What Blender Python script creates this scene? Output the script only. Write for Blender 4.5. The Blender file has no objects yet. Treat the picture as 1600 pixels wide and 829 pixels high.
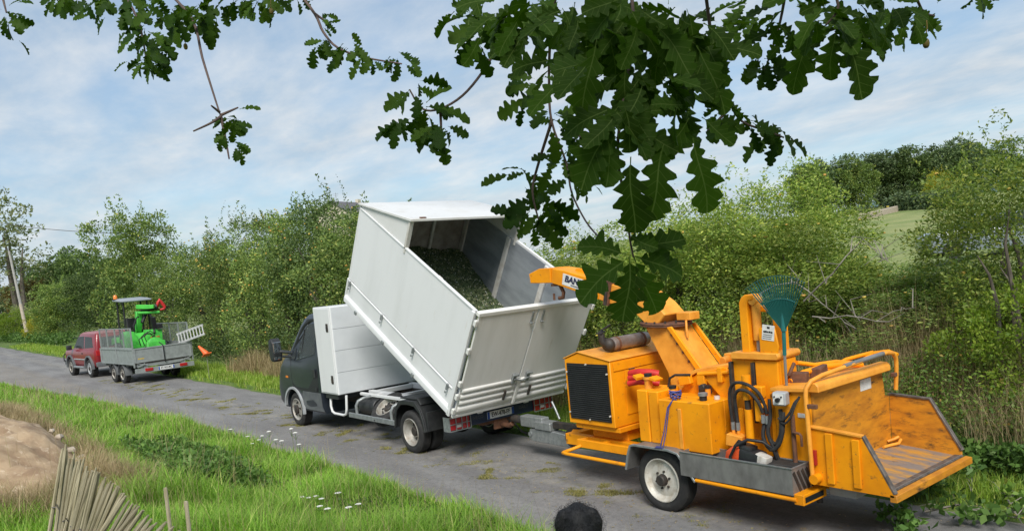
import bpy, bmesh, math, random
import numpy as np
from mathutils import Vector, Matrix, Euler, noise as mnoise

R = math.radians
random.seed(7)
scene = bpy.context.scene
COL = scene.collection

# ------------------------------------------------------------------ camera
CAM = np.array([10.903, -7.309, 2.797]); YAW, PITCH, ROLL, FPX, PPY = 0.903, -0.066, -0.093, 1239.98, 500.0
cf = np.array([-math.sin(YAW)*math.cos(PITCH), math.cos(YAW)*math.cos(PITCH), math.sin(PITCH)])
cr = np.cross(cf, [0, 0, 1]); cr /= np.linalg.norm(cr); cu = np.cross(cr, cf)
CR = cr*math.cos(ROLL)+cu*math.sin(ROLL); CU = -cr*math.sin(ROLL)+cu*math.cos(ROLL); CF = cf
cam_data = bpy.data.cameras.new('camera'); cam = bpy.data.objects.new('camera', cam_data); COL.objects.link(cam)
m = Matrix.Identity(4)
for i in range(3):
    m[i][0] = CR[i]; m[i][1] = CU[i]; m[i][2] = -CF[i]; m[i][3] = CAM[i]
cam.matrix_world = m
cam_data.sensor_fit = 'HORIZONTAL'; cam_data.sensor_width = 36.0
cam_data.lens = FPX/1600*36.0; cam_data.shift_y = (PPY-414.5)/1600
cam_data.clip_start = 0.05; cam_data.clip_end = 6000
scene.camera = cam

def ray(u, v): return CF+CR*(u-800)/FPX-CU*(v-PPY)/FPX
def at(u, v, d): return CAM+ray(u, v)*d                      # a point d metres in front of where the photographer stood
def ony(u, v, y): r = ray(u, v); return CAM+r*(y-CAM[1])/r[1]
def onz(u, v, z): r = ray(u, v); return CAM+r*(z-CAM[2])/r[2]

# ------------------------------------------------------------------ world, sun, exposure
SUN_EL, SUN_AZ = R(43), R(130)     # azimuth measured clockwise from +Y
world = bpy.data.worlds.new('World'); scene.world = world; world.use_nodes = True
def build_world():
    nt = world.node_tree; nt.nodes.clear(); N = nt.nodes.new; L = nt.links.new
    out = N('ShaderNodeOutputWorld'); bg = N('ShaderNodeBackground')
    sky = N('ShaderNodeTexSky'); sky.sky_type = 'NISHITA'; sky.sun_disc = False
    sky.sun_elevation = SUN_EL; sky.sun_rotation = SUN_AZ; sky.air_density = 1.0; sky.dust_density = 1.2; sky.ozone_density = 1.5
    tc = N('ShaderNodeTexCoord'); sep = N('ShaderNodeSeparateXYZ'); L(tc.outputs['Generated'], sep.inputs[0])
    zz = N('ShaderNodeMath'); zz.operation = 'MAXIMUM'; L(sep.outputs['Z'], zz.inputs[0]); zz.inputs[1].default_value = 0.0
    za = N('ShaderNodeMath'); za.operation = 'ADD'; L(zz.outputs[0], za.inputs[0]); za.inputs[1].default_value = 0.16
    dx = N('ShaderNodeMath'); dx.operation = 'DIVIDE'; L(sep.outputs['X'], dx.inputs[0]); L(za.outputs[0], dx.inputs[1])
    dy = N('ShaderNodeMath'); dy.operation = 'DIVIDE'; L(sep.outputs['Y'], dy.inputs[0]); L(za.outputs[0], dy.inputs[1])
    cmb = N('ShaderNodeCombineXYZ'); L(dx.outputs[0], cmb.inputs[0]); L(dy.outputs[0], cmb.inputs[1])
    mp = N('ShaderNodeMapping'); mp.inputs['Rotation'].default_value = (0, 0, R(52)); mp.inputs['Scale'].default_value = (0.62, 1.0, 1)
    L(cmb.outputs[0], mp.inputs[0])
    n1 = N('ShaderNodeTexNoise'); n1.inputs['Scale'].default_value = 1.15; n1.inputs['Detail'].default_value = 9; n1.inputs['Roughness'].default_value = 0.56; n1.inputs['Distortion'].default_value = 0.1
    L(mp.outputs[0], n1.inputs['Vector'])
    n2 = N('ShaderNodeTexNoise'); n2.inputs['Scale'].default_value = 4.2; n2.inputs['Detail'].default_value = 7; n2.inputs['Roughness'].default_value = 0.6; n2.inputs['Distortion'].default_value = 0.15
    L(mp.outputs[0], n2.inputs['Vector'])
    ad = N('ShaderNodeMath'); ad.operation = 'MULTIPLY_ADD'; L(n2.outputs['Fac'], ad.inputs[0]); ad.inputs[1].default_value = 0.45; L(n1.outputs['Fac'], ad.inputs[2])
    rp = N('ShaderNodeValToRGB'); e = rp.color_ramp.elements; e[0].position = 0.42; e[0].color = (0.30,)*3+(1,); e[1].position = 0.92; e[1].color = (1, 1, 1, 1)
    L(ad.outputs[0], rp.inputs[0])
    # cloud colour: brighter and darker billows
    cr2 = N('ShaderNodeValToRGB'); e = cr2.color_ramp.elements
    e[0].position = 0.35; e[0].color = (4.9, 6.0, 7.1, 1); e[1].position = 0.70; e[1].color = (7.9, 8.3, 8.6, 1)
    L(n2.outputs['Fac'], cr2.inputs[0])
    mul = N('ShaderNodeMixRGB'); mul.blend_type = 'MULTIPLY'; mul.inputs[0].default_value = 1; L(sky.outputs[0], mul.inputs[1]); mul.inputs[2].default_value = (1.42, 1.58, 1.62, 1)
    mx = N('ShaderNodeMixRGB'); L(rp.outputs[0], mx.inputs[0]); L(mul.outputs[0], mx.inputs[1]); L(cr2.outputs[0], mx.inputs[2])
    L(mx.outputs[0], bg.inputs[0]); bg.inputs[1].default_value = 0.079
    L(bg.outputs[0], out.inputs[0])
build_world()
sd = bpy.data.lights.new('sun', 'SUN'); sd.energy = 3.3; sd.angle = R(22); sd.color = (1.0, 0.955, 0.88)
sun = bpy.data.objects.new('sun', sd); COL.objects.link(sun)
to_sun = Vector((math.sin(SUN_AZ)*math.cos(SUN_EL), math.cos(SUN_AZ)*math.cos(SUN_EL), math.sin(SUN_EL)))
sun.rotation_euler = to_sun.to_track_quat('Z', 'Y').to_euler()
sun.location = (0, 0, 40)
vs = scene.view_settings
scene.display_settings.display_device = 'sRGB'
vs.view_transform = 'Standard'; vs.look = 'None'; vs.exposure = 0.28; vs.gamma = 1.0; vs.use_curve_mapping = False

# ------------------------------------------------------------------ helpers
def tag(o, label=None, cat=None, group=None, kind=None):
    if label: o['label'] = label
    if cat: o['category'] = cat
    if group: o['group'] = group
    if kind: o['kind'] = kind
    return o

def empty(name, loc=(0, 0, 0), rz=0.0, label=None, cat=None, group=None):
    o = bpy.data.objects.new(name, None); COL.objects.link(o); o.empty_display_size = 0.3
    o.location = loc; o.rotation_euler = (0, 0, rz); tag(o, label, cat, group); return o

def link(name, me, mat=None, parent=None):
    o = bpy.data.objects.new(name, me); COL.objects.link(o)
    if mat is not None and len(me.materials) == 0: me.materials.append(mat)
    if parent is not None: o.parent = parent
    return o

def copy_tree(o, parent=None):
    c = o.copy(); COL.objects.link(c); c.parent = parent
    for ch in list(o.children): copy_tree(ch, c)
    return c

class B:
    """collects simple shapes into one mesh"""
    def __init__(s): s.v = []; s.f = []
    def add(s, v, f):
        o = len(s.v); s.v += [tuple(p) for p in v]; s.f += [tuple(i+o for i in q) for q in f]; return s
    def box(s, x0, x1, y0, y1, z0, z1):
        return s.add([(x0,y0,z0),(x1,y0,z0),(x1,y1,z0),(x0,y1,z0),(x0,y0,z1),(x1,y0,z1),(x1,y1,z1),(x0,y1,z1)],
                     [(0,3,2,1),(4,5,6,7),(0,1,5,4),(1,2,6,5),(2,3,7,6),(3,0,4,7)])
    def obox(s, c, size, rot=(0, 0, 0)):
        M = Euler(rot).to_matrix(); hx, hy, hz = size[0]/2, size[1]/2, size[2]/2; c = Vector(c)
        v = [c+M @ Vector((sx*hx, sy*hy, sz*hz)) for sz in (-1, 1) for sx, sy in ((-1,-1),(1,-1),(1,1),(-1,1))]
        return s.add(v, [(0,3,2,1),(4,5,6,7),(0,1,5,4),(1,2,6,5),(2,3,7,6),(3,0,4,7)])
    def prism(s, poly, a, b, ax='y'):
        n = len(poly)
        mk = {'y': lambda p, t: (p[0], t, p[1]), 'x': lambda p, t: (t, p[0], p[1]), 'z': lambda p, t: (p[0], p[1], t)}[ax]
        v = [mk(p, a) for p in poly]+[mk(p, b) for p in poly]
        f = [tuple(range(n)), tuple(range(2*n-1, n-1, -1))]+[(i, i+n, (i+1) % n+n, (i+1) % n) for i in range(n)]
        return s.add(v, f)
    def loft(s, secs, cap=True, closed=True):
        n = len(secs[0]); v = [p for q in secs for p in q]; f = []
        for k in range(len(secs)-1):
            for i in range(n if closed else n-1):
                j = (i+1) % n; f.append((k*n+i, k*n+j, (k+1)*n+j, (k+1)*n+i))
        if cap: f += [tuple(range(n-1, -1, -1)), tuple(range((len(secs)-1)*n, len(secs)*n))]
        return s.add(v, f)
    def cyl(s, p0, p1, r0, r1=None, n=14):
        return s.tube([p0, p1], [r0, r0 if r1 is None else r1], n)
    def tube(s, pts, r, n=8, flat=None):
        P = [Vector(p) for p in pts]; k = len(P); rr = r if isinstance(r, (list, tuple)) else [r]*k
        T = [(P[min(i+1, k-1)]-P[max(i-1, 0)]).normalized() for i in range(k)]
        a = Vector((0, 0, 1)) if abs(T[0].z) < .9 else Vector((1, 0, 0)); nrm = T[0].cross(a).normalized(); secs = []
        for i in range(k):
            nrm = (nrm-T[i]*nrm.dot(T[i])).normalized(); bn = T[i].cross(nrm)
            secs.append([P[i]+(nrm*math.cos(2*math.pi*j/n)+bn*math.sin(2*math.pi*j/n))*rr[i] for j in range(n)])
        return s.loft(secs)
    def beam(s, pts, w, h, up=(0, 1, 0)):
        """rectangular section swept along pts; w is the size along up, h the other"""
        P = [Vector(p) for p in pts]; k = len(P); up = Vector(up); secs = []
        for i in range(k):
            t = (P[min(i+1, k-1)]-P[max(i-1, 0)]).normalized(); sd_ = t.cross(up).normalized(); u2 = sd_.cross(t).normalized()
            ww = w[i] if isinstance(w, (list, tuple)) else w; hh = h[i] if isinstance(h, (list, tuple)) else h
            secs.append([P[i]+u2*a*ww/2+sd_*b*hh/2 for a, b in ((-1,-1),(1,-1),(1,1),(-1,1))])
        return s.loft(secs)
    def lathe(s, prof, o, ax=(0, 1, 0), n=32, cap=True):
        ax = Vector(ax).normalized(); a = Vector((0, 0, 1)) if abs(ax.z) < .9 else Vector((1, 0, 0))
        u = ax.cross(a).normalized(); w = ax.cross(u); o = Vector(o)
        secs = [[o+ax*h+(u*math.cos(2*math.pi*j/n)+w*math.sin(2*math.pi*j/n))*max(r, 1e-4) for j in range(n)] for r, h in prof]
        return s.loft(secs, cap=cap)
    def sphere(s, c, r, n=12, k=8):
        rx, ry, rz = r if isinstance(r, (list, tuple)) else (r, r, r)
        secs = [[(c[0]+rx*math.sin(math.pi*a/k)*math.cos(2*math.pi*j/n), c[1]+ry*math.sin(math.pi*a/k)*math.sin(2*math.pi*j/n), c[2]+rz*math.cos(math.pi*a/k)) for j in range(n)] for a in range(1, k)]
        return s.loft(secs)
    def build(s, name, mat=None, parent=None, bevel=0.0, smooth=35, seg=1, label=None):
        me = bpy.data.meshes.new(name); me.from_pydata(s.v, [], s.f)
        bm = bmesh.new(); bm.from_mesh(me)
        bmesh.ops.recalc_face_normals(bm, faces=bm.faces)
        if bevel > 0:
            ed = [e for e in bm.edges if len(e.link_faces) == 2 and e.calc_face_angle(0) > R(32)]
            if ed: bmesh.ops.bevel(bm, geom=ed, offset=bevel, segments=seg, profile=0.6, affect='EDGES', clamp_overlap=True)
        bm.to_mesh(me); bm.free()
        if smooth:
            me.shade_smooth(); me.set_sharp_from_angle(angle=R(smooth))
        o = link(name, me, mat, parent)
        if label: o['label'] = label
        return o

def text(name, body, size, mat, parent, origin, xdir, ydir, extrude=0.0015, align='CENTER', shear=0.0, bold=0.0, sx=1.0):
    cu_ = bpy.data.curves.new(name, 'FONT'); cu_.body = body; cu_.size = size; cu_.extrude = extrude; cu_.align_x = align; cu_.align_y = 'CENTER'
    cu_.shear = shear; cu_.offset = bold; cu_.resolution_u = 3
    tmp = bpy.data.objects.new('tmp_text', cu_); COL.objects.link(tmp)
    dg = bpy.context.evaluated_depsgraph_get(); me = bpy.data.meshes.new_from_object(tmp.evaluated_get(dg))
    bpy.data.objects.remove(tmp); bpy.data.curves.remove(cu_)
    me.name = name
    X = Vector(xdir).normalized(); Y = Vector(ydir).normalized(); Z = X.cross(Y); M = Matrix((X, Y, Z)).transposed().to_4x4(); M.translation = Vector(origin)
    me.transform(M @ Matrix.Diagonal((sx, 1, 1, 1)))
    me.materials.clear(); return link(name, me, mat, parent)

# ------------------------------------------------------------------ materials (all procedural)
MATS = {}
def pbr(name, col, rough=0.5, metal=0.0, col2=None, scale=6.0, contrast=(0.4, 0.65), spots=None, bump=0.0, bscale=60.0, detail=6.0,
        coat=0.0, spec=0.5, stretch=None, rough2=None, island=0.0):
    """principled surface: colour with a second tone by noise, optional sharp worn spots, fine relief"""
    mt = bpy.data.materials.new(name); mt.use_nodes = True; nt = mt.node_tree; N = nt.nodes.new; L = nt.links.new
    p = nt.nodes['Principled BSDF']; tc = N('ShaderNodeTexCoord'); vec = tc.outputs['Object']
    if stretch:
        mp = N('ShaderNodeMapping'); mp.inputs['Scale'].default_value = stretch; L(vec, mp.inputs[0]); vec = mp.outputs[0]
    def c4(c): return tuple(c)+(1,)
    p.inputs['Roughness'].default_value = rough; p.inputs['Metallic'].default_value = metal
    p.inputs['Specular IOR Level'].default_value = spec
    if coat: p.inputs['Coat Weight'].default_value = coat; p.inputs['Coat Roughness'].default_value = 0.12
    cur = None
    if col2:
        n = N('ShaderNodeTexNoise'); n.inputs['Scale'].default_value = scale; n.inputs['Detail'].default_value = detail; n.inputs['Roughness'].default_value = 0.6
        L(vec, n.inputs['Vector'])
        r = N('ShaderNodeMapRange'); r.inputs[1].default_value = contrast[0]; r.inputs[2].default_value = contrast[1]; L(n.outputs['Fac'], r.inputs[0])
        mx = N('ShaderNodeMixRGB'); mx.inputs[1].default_value = c4(col); mx.inputs[2].default_value = c4(col2); L(r.outputs[0], mx.inputs[0]); cur = mx.outputs[0]
        if rough2 is not None:
            rm = N('ShaderNodeMapRange'); rm.inputs[3].default_value = rough; rm.inputs[4].default_value = rough2; L(r.outputs[0], rm.inputs[0]); L(rm.outputs[0], p.inputs['Roughness'])
    if spots:
        sc, sss, th, wd = spots
        n = N('ShaderNodeTexNoise'); n.inputs['Scale'].default_value = sss; n.inputs['Detail'].default_value = 9; n.inputs['Roughness'].default_value = 0.68; L(vec, n.inputs['Vector'])
        r = N('ShaderNodeMapRange'); r.inputs[1].default_value = th; r.inputs[2].default_value = th+wd; L(n.outputs['Fac'], r.inputs[0])
        mx = N('ShaderNodeMixRGB'); mx.inputs[2].default_value = c4(sc); L(r.outputs[0], mx.inputs[0])
        if cur is not None: L(cur, mx.inputs[1])
        else: mx.inputs[1].default_value = c4(col)
        cur = mx.outputs[0]
    if island:
        g = N('ShaderNodeNewGeometry'); hs = N('ShaderNodeHueSaturation'); r = N('ShaderNodeMapRange'); r.inputs[3].default_value = 1-island; r.inputs[4].default_value = 1+island
        L(g.outputs['Random Per Island'], r.inputs[0]); L(r.outputs[0], hs.inputs['Value'])
        if cur is not None: L(cur, hs.inputs['Color'])
        else: hs.inputs['Color'].default_value = c4(col)
        cur = hs.outputs[0]
    if cur is not None: L(cur, p.inputs['Base Color'])
    else: p.inputs['Base Color'].default_value = c4(col)
    if bump:
        n = N('ShaderNodeTexNoise'); n.inputs['Scale'].default_value = bscale; n.inputs['Detail'].default_value = 5; L(vec, n.inputs['Vector'])
        b = N('ShaderNodeBump'); b.inputs['Strength'].default_value = bump; b.inputs['Distance'].default_value = 0.01; L(n.outputs['Fac'], b.inputs['Height']); L(b.outputs[0], p.inputs['Normal'])
    MATS[name] = mt; return mt

def leaf_mat(name, cols, trans=0.3, rough=0.5, objvar=0.25, spec=0.3, valvar=0.45):
    """leaves: colour picked per leaf from a ramp, plus a shift per plant, light passing through"""
    mt = bpy.data.materials.new(name); mt.use_nodes = True; nt = mt.node_tree; N = nt.nodes.new; L = nt.links.new
    p = nt.nodes['Principled BSDF']; out = nt.nodes['Material Output']
    g = N('ShaderNodeNewGeometry'); rp = N('ShaderNodeValToRGB'); L(g.outputs['Random Per Island'], rp.inputs[0])
    el = rp.color_ramp.elements
    while len(el) < len(cols): el.new(0.5)
    for i, (pos, c) in enumerate(cols): el[i].position = pos; el[i].color = tuple(c)+(1,)
    oi = N('ShaderNodeObjectInfo'); r = N('ShaderNodeMapRange'); r.inputs[3].default_value = 1-objvar; r.inputs[4].default_value = 1+objvar; L(oi.outputs['Random'], r.inputs[0])
    tc = N('ShaderNodeTexCoord'); nz = N('ShaderNodeTexNoise'); nz.inputs['Scale'].default_value = 1.7; nz.inputs['Detail'].default_value = 3; L(tc.outputs['Object'], nz.inputs['Vector'])
    r2 = N('ShaderNodeMapRange'); r2.inputs[1].default_value = 0.3; r2.inputs[2].default_value = 0.7; r2.inputs[3].default_value = 1-valvar*.5; r2.inputs[4].default_value = 1+valvar*.5; L(nz.outputs['Fac'], r2.inputs[0])
    mu = N('ShaderNodeMath'); mu.operation = 'MULTIPLY'; L(r.outputs[0], mu.inputs[0]); L(r2.outputs[0], mu.inputs[1])
    hs = N('ShaderNodeHueSaturation'); L(rp.outputs[0], hs.inputs['Color']); L(mu.outputs[0], hs.inputs['Value'])
    L(hs.outputs[0], p.inputs['Base Color']); p.inputs['Roughness'].default_value = rough; p.inputs['Specular IOR Level'].default_value = spec
    t = N('ShaderNodeBsdfTranslucent'); hs2 = N('ShaderNodeHueSaturation'); hs2.inputs['Value'].default_value = 1.3; hs2.inputs['Saturation'].default_value = 1.1; L(hs.outputs[0], hs2.inputs['Color']); L(hs2.outputs[0], t.inputs[0])
    mx = N('ShaderNodeMixShader'); mx.inputs[0].default_value = trans; L(p.outputs[0], mx.inputs[1]); L(t.outputs[0], mx.inputs[2]); L(mx.outputs[0], out.inputs['Surface'])
    MATS[name] = mt; return mt

M = MATS
pbr('white_paint', (.70, .71, .72), .38, col2=(.64, .65, .655), scale=1.6, contrast=(.45, .7), spots=((.58, .55, .49), 7, .62, .16), bump=.03, bscale=5, stretch=(1.4, 1.4, .35))
pbr('white_gate', (.74, .74, .72), .42, col2=(.66, .66, .63), scale=2.2, contrast=(.45, .7), spots=((.52, .48, .41), 7, .62, .16), bump=.03, bscale=5, stretch=(1.4, 1.4, .3))  # same paint as the body, lightened to make up for the gate's shaded face
pbr('canopy_white', (.66, .66, .65), .4, col2=(.58, .565, .53), scale=3, contrast=(.5, .75), spots=((.4, .37, .3), 14, .68, .08))
pbr('door_grey', (.63, .66, .69), .4, col2=(.57, .60, .63), scale=2, contrast=(.45, .7))
pbr('alu_sheet', (.42, .46, .50), .36, .4, col2=(.29, .32, .36), scale=3.5, contrast=(.4, .65), stretch=(.4, 1, 1.5), rough2=.5)
pbr('rib_white', (.62, .61, .58), .5, col2=(.45, .42, .37), scale=5, contrast=(.45, .7))
pbr('plywood', (.36, .32, .29), .7, col2=(.22, .19, .17), scale=5)
pbr('cab_paint', (.018, .024, .034), .3, col2=(.030, .037, .048), scale=3, coat=.12, contrast=(.4, .7), spec=.35)
pbr('cab_inside', (.02, .021, .022), .8)
pbr('grey_plastic', (.10, .11, .12), .6, col2=(.14, .15, .155), scale=5)
pbr('light_plastic', (.38, .40, .42), .5, col2=(.30, .31, .32), scale=5)
pbr('black_plastic', (.016, .018, .020), .48, col2=(.03, .032, .034), scale=8, bump=.05, bscale=90)
pbr('rubber', (.018, .018, .019), .78, col2=(.042, .040, .037), scale=9, contrast=(.45, .75), bump=.1, bscale=70)
pbr('rim_dirty', (.42, .41, .38), .5, .35, col2=(.24, .20, .16), scale=11, contrast=(.42, .7), spots=((.12, .08, .05), 22, .66, .08))
pbr('rim_white', (.58, .56, .51), .5, .1, col2=(.38, .33, .26), scale=11, contrast=(.45, .72), spots=((.16, .09, .05), 20, .66, .07))
pbr('galvanised', (.36, .38, .39), .45, .6, col2=(.25, .27, .275), scale=14, contrast=(.4, .62), rough2=.6, bump=.03)
pbr('galv_trailer', (.33, .36, .36), .5, .35, col2=(.26, .28, .28), scale=6, contrast=(.4, .65))
pbr('steel_worn', (.30, .295, .29), .5, .55, col2=(.17, .165, .16), scale=6, contrast=(.4, .66), spots=((.10, .07, .05), 18, .66, .08), stretch=(1, 1, .5), rough2=.65)
pbr('dark_steel', (.035, .033, .032), .6, .3, col2=(.07, .055, .045), scale=12)
pbr('rusty', (.17, .075, .04), .75, .1, col2=(.09, .045, .03), scale=16, bump=.1)
pbr('muffler_steel', (.33, .29, .27), .42, .6, col2=(.20, .14, .11), scale=8, contrast=(.4, .7), rough2=.65)
pbr('yellow', (.88, .335, .004), .5, col2=(.70, .235, .005), scale=2.6, contrast=(.40, .72), spots=((.17, .085, .03), 11, .60, .12), bump=.03, bscale=9, spec=.3)
pbr('yellow_faded', (.84, .36, .04), .55, col2=(.66, .245, .018), scale=5, contrast=(.4, .68), spots=((.20, .09, .04), 14, .66, .06), bump=.03, bscale=30)
pbr('yellow_scuffed', (.62, .25, .014), .55, col2=(.42, .155, .012), scale=5, contrast=(.4, .68), spots=((.045, .03, .018), 4.5, .53, .16), bump=.04, bscale=30, stretch=(1, .8, 2.6))
pbr('yellow_bare', (.50, .26, .05), .5, col2=(.21, .185, .17), scale=4.5, contrast=(.42, .58), spots=((.05, .04, .035), 13, .60, .08), bump=.04, bscale=30, stretch=(.7, 2.2, 1))
pbr('edge_worn', (.09, .075, .065), .55, .3, col2=(.20, .17, .15), scale=12)
pbr('red_lens', (.42, .018, .022), .22, coat=.5, col2=(.30, .012, .016), scale=30)
pbr('orange_lens', (.75, .22, .03), .25, coat=.4)
pbr('clear_lens', (.65, .62, .60), .2, coat=.4)
pbr('plate_white', (.75, .76, .77), .35, col2=(.62, .62, .6), scale=14)
pbr('plate_blue', (.02, .07, .32), .35)
pbr('ink_black', (.012, .012, .014), .5)
pbr('ink_grey', (.10, .105, .115), .5)
pbr('ink_navy', (.018, .02, .06), .5)
pbr('bar_navy', (.014, .024, .055), .42, col2=(.022, .036, .072), scale=8)
pbr('sticker', (.74, .74, .73), .45, col2=(.60, .59, .57), scale=18)
pbr('red_canvas', (.55, .022, .016), .6, col2=(.40, .014, .012), scale=9, bump=.2, bscale=14)
pbr('blue_cord', (.045, .055, .21), .7)
pbr('teal', (.012, .115, .115), .42, col2=(.016, .15, .145), scale=8)
pbr('teal_tine', (.010, .090, .080), .42)
pbr('saw_orange', (.72, .10, .025), .4, col2=(.58, .07, .02), scale=9)
pbr('saw_white', (.60, .58, .54), .45, col2=(.42, .38, .33), scale=16)
pbr('suv_red', (.20, .010, .016), .3, coat=.3, col2=(.22, .014, .02), scale=3)
pbr('suv_roof', (.30, .09, .09), .4, coat=.2)
pbr('loader_green', (.075, .50, .06), .5, col2=(.045, .36, .045), scale=5, spots=((.05, .10, .03), 9, .60, .1))
pbr('loader_red', (.52, .03, .03), .45)
pbr('canopy_grey', (.27, .30, .33), .5)
pbr('ladder_alu', (.62, .62, .61), .4, .45, col2=(.46, .46, .46), scale=12)
pbr('cone_orange', (.80, .14, .03), .5)
pbr('mud_floor', (.075, .065, .058), .85, col2=(.13, .11, .095), scale=8)
pbr('bark', (.085, .070, .055), .9, col2=(.15, .13, .105), scale=14, bump=.6, bscale=22, stretch=(1, 1, .3))
pbr('bark_pale', (.26, .24, .20), .85, col2=(.17, .155, .13), scale=9, bump=.3, bscale=30)
pbr('twig', (.075, .05, .045), .8, col2=(.11, .075, .06), scale=30)
pbr('chestnut_pale', (.50, .44, .31), .82, col2=(.27, .235, .14), scale=7, contrast=(.35, .65), bump=.35, bscale=40, stretch=(4, 4, .5), island=.25)
pbr('wire', (.15, .14, .135), .6, .5)
pbr('concrete', (.36, .35, .33), .85, col2=(.27, .26, .245), scale=5, bump=.2)
pbr('sand', (.44, .32, .20), .95, col2=(.28, .185, .11), scale=3.0, contrast=(.38, .62), spots=((.56, .44, .31), 8, .56, .10), bump=1.0, bscale=11, detail=9)
pbr('stone_pale', (.46, .40, .33), .9, col2=(.36, .30, .23), scale=9, bump=.4, bscale=30)
pbr('dog_fur', (.009, .009, .010), .6, col2=(.020, .020, .022), scale=30, spec=.35)
pbr('umbel', (.78, .78, .74), .8)
pbr('apple', (.50, .42, .07), .45, col2=(.52, .25, .06), scale=3)
pbr('roof_slate', (.10, .10, .115), .7, col2=(.14, .13, .13), scale=12)
pbr('render_cream', (.55, .50, .40), .85)
pbr('car_blue', (.22, .25, .30), .25, coat=.6)
pbr('hill_hazed', (.07, .13, .13), .95, col2=(.10, .16, .13), scale=.02)

def glass(name, col, rough=.04, tr=.75):
    mt = bpy.data.materials.new(name); mt.use_nodes = True; p = mt.node_tree.nodes['Principled BSDF']
    p.inputs['Base Color'].default_value = tuple(col)+(1,); p.inputs['Roughness'].default_value = rough; p.inputs['Transmission Weight'].default_value = tr; p.inputs['IOR'].default_value = 1.12
    p.inputs['Specular IOR Level'].default_value = .5
    MATS[name] = mt
glass('glass', (.55, .62, .60), rough=.0, tr=.95); glass('glass_dark', (.06, .07, .075), tr=.35)
pbr('mirror', (.75, .78, .80), .04, 1.0)

leaf_mat('leaf_willow', [(0, (0.104, 0.171, 0.031)), (.35, (0.172, 0.260, 0.046)), (.7, (0.257, 0.336, 0.067)), (.93, (0.361, 0.403, 0.099)), (1, (0.429, 0.461, 0.072))], .38)
leaf_mat('leaf_apple', [(0, (0.077, 0.135, 0.034)), (.4, (0.145, 0.225, 0.055)), (.8, (0.224, 0.304, 0.076)), (1, (0.369, 0.405, 0.104))], .28)
leaf_mat('leaf_dark', [(0, (0.050, 0.094, 0.030)), (.5, (0.099, 0.157, 0.043)), (1, (0.170, 0.236, 0.066))], .25)
leaf_mat('leaf_mid', [(0, (0.087, 0.153, 0.034)), (.5, (0.157, 0.240, 0.052)), (.9, (0.243, 0.316, 0.075)), (1, (0.383, 0.383, 0.094))], .3)
leaf_mat('leaf_lime', [(0, (.11, .19, .022)), (.5, (.17, .26, .03)), (1, (.27, .34, .05))], .4)
leaf_mat('leaf_yellow', [(0, (.26, .28, .03)), (.5, (.40, .38, .04)), (1, (.50, .46, .06))], .35)
leaf_mat('leaf_far', [(0, (0.060, 0.105, 0.045)), (.5, (0.098, 0.150, 0.063)), (1, (0.150, 0.195, 0.075))], .2)
leaf_mat('leaf_autumn', [(0, (0.140, 0.126, 0.042)), (.5, (0.224, 0.182, 0.056)), (1, (0.336, 0.238, 0.070))], .3)
leaf_mat('leaf_birch', [(0, (0.150, 0.211, 0.078)), (.5, (0.246, 0.298, 0.123)), (1, (0.386, 0.404, 0.176))], .35)
leaf_mat('leaf_oak', [(0, (0.020, 0.054, 0.006)), (.5, (0.035, 0.080, 0.008)), (1, (0.060, 0.118, 0.012))], .34, rough=.6, spec=.12, valvar=.2)
leaf_mat('leaf_nettle', [(0, (0.053, 0.111, 0.023)), (.5, (0.090, 0.176, 0.037)), (1, (0.149, 0.247, 0.058))], .3)
leaf_mat('leaf_bramble', [(0, (0.089, 0.169, 0.036)), (.5, (0.161, 0.274, 0.048)), (.9, (0.258, 0.370, 0.072)), (1, (0.419, 0.274, 0.081))], .32)
leaf_mat('grass', [(0, (0.135, 0.265, 0.033)), (.4, (0.212, 0.398, 0.048)), (.85, (0.312, 0.512, 0.075)), (1, (0.575, 0.583, 0.205))], .4, rough=.55, objvar=.02, valvar=.6)
leaf_mat('grass_far', [(0, (0.169, 0.279, 0.037)), (.5, (0.261, 0.396, 0.054)), (.9, (0.371, 0.473, 0.085)), (1, (0.540, 0.490, 0.186))], .4, rough=.55, objvar=.02, valvar=.5)
leaf_mat('grass_dry', [(0, (0.250, 0.188, 0.094)), (.4, (0.375, 0.294, 0.163)), (.8, (0.463, 0.375, 0.225)), (1, (0.225, 0.237, 0.075))], .3, rough=.7, objvar=.02)
leaf_mat('grass_moss', [(0, (.17, .18, .04)), (.5, (.27, .26, .08)), (1, (.40, .34, .16))], .25, rough=.8, objvar=.02)
leaf_mat('chips', [(0, (0.024, 0.046, 0.027)), (.45, (0.071, 0.112, 0.049)), (.75, (0.152, 0.185, 0.083)), (.90, (0.404, 0.394, 0.219)), (1, (0.600, 0.600, 0.600))], .05, rough=.8, objvar=.02, valvar=.3)

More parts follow.
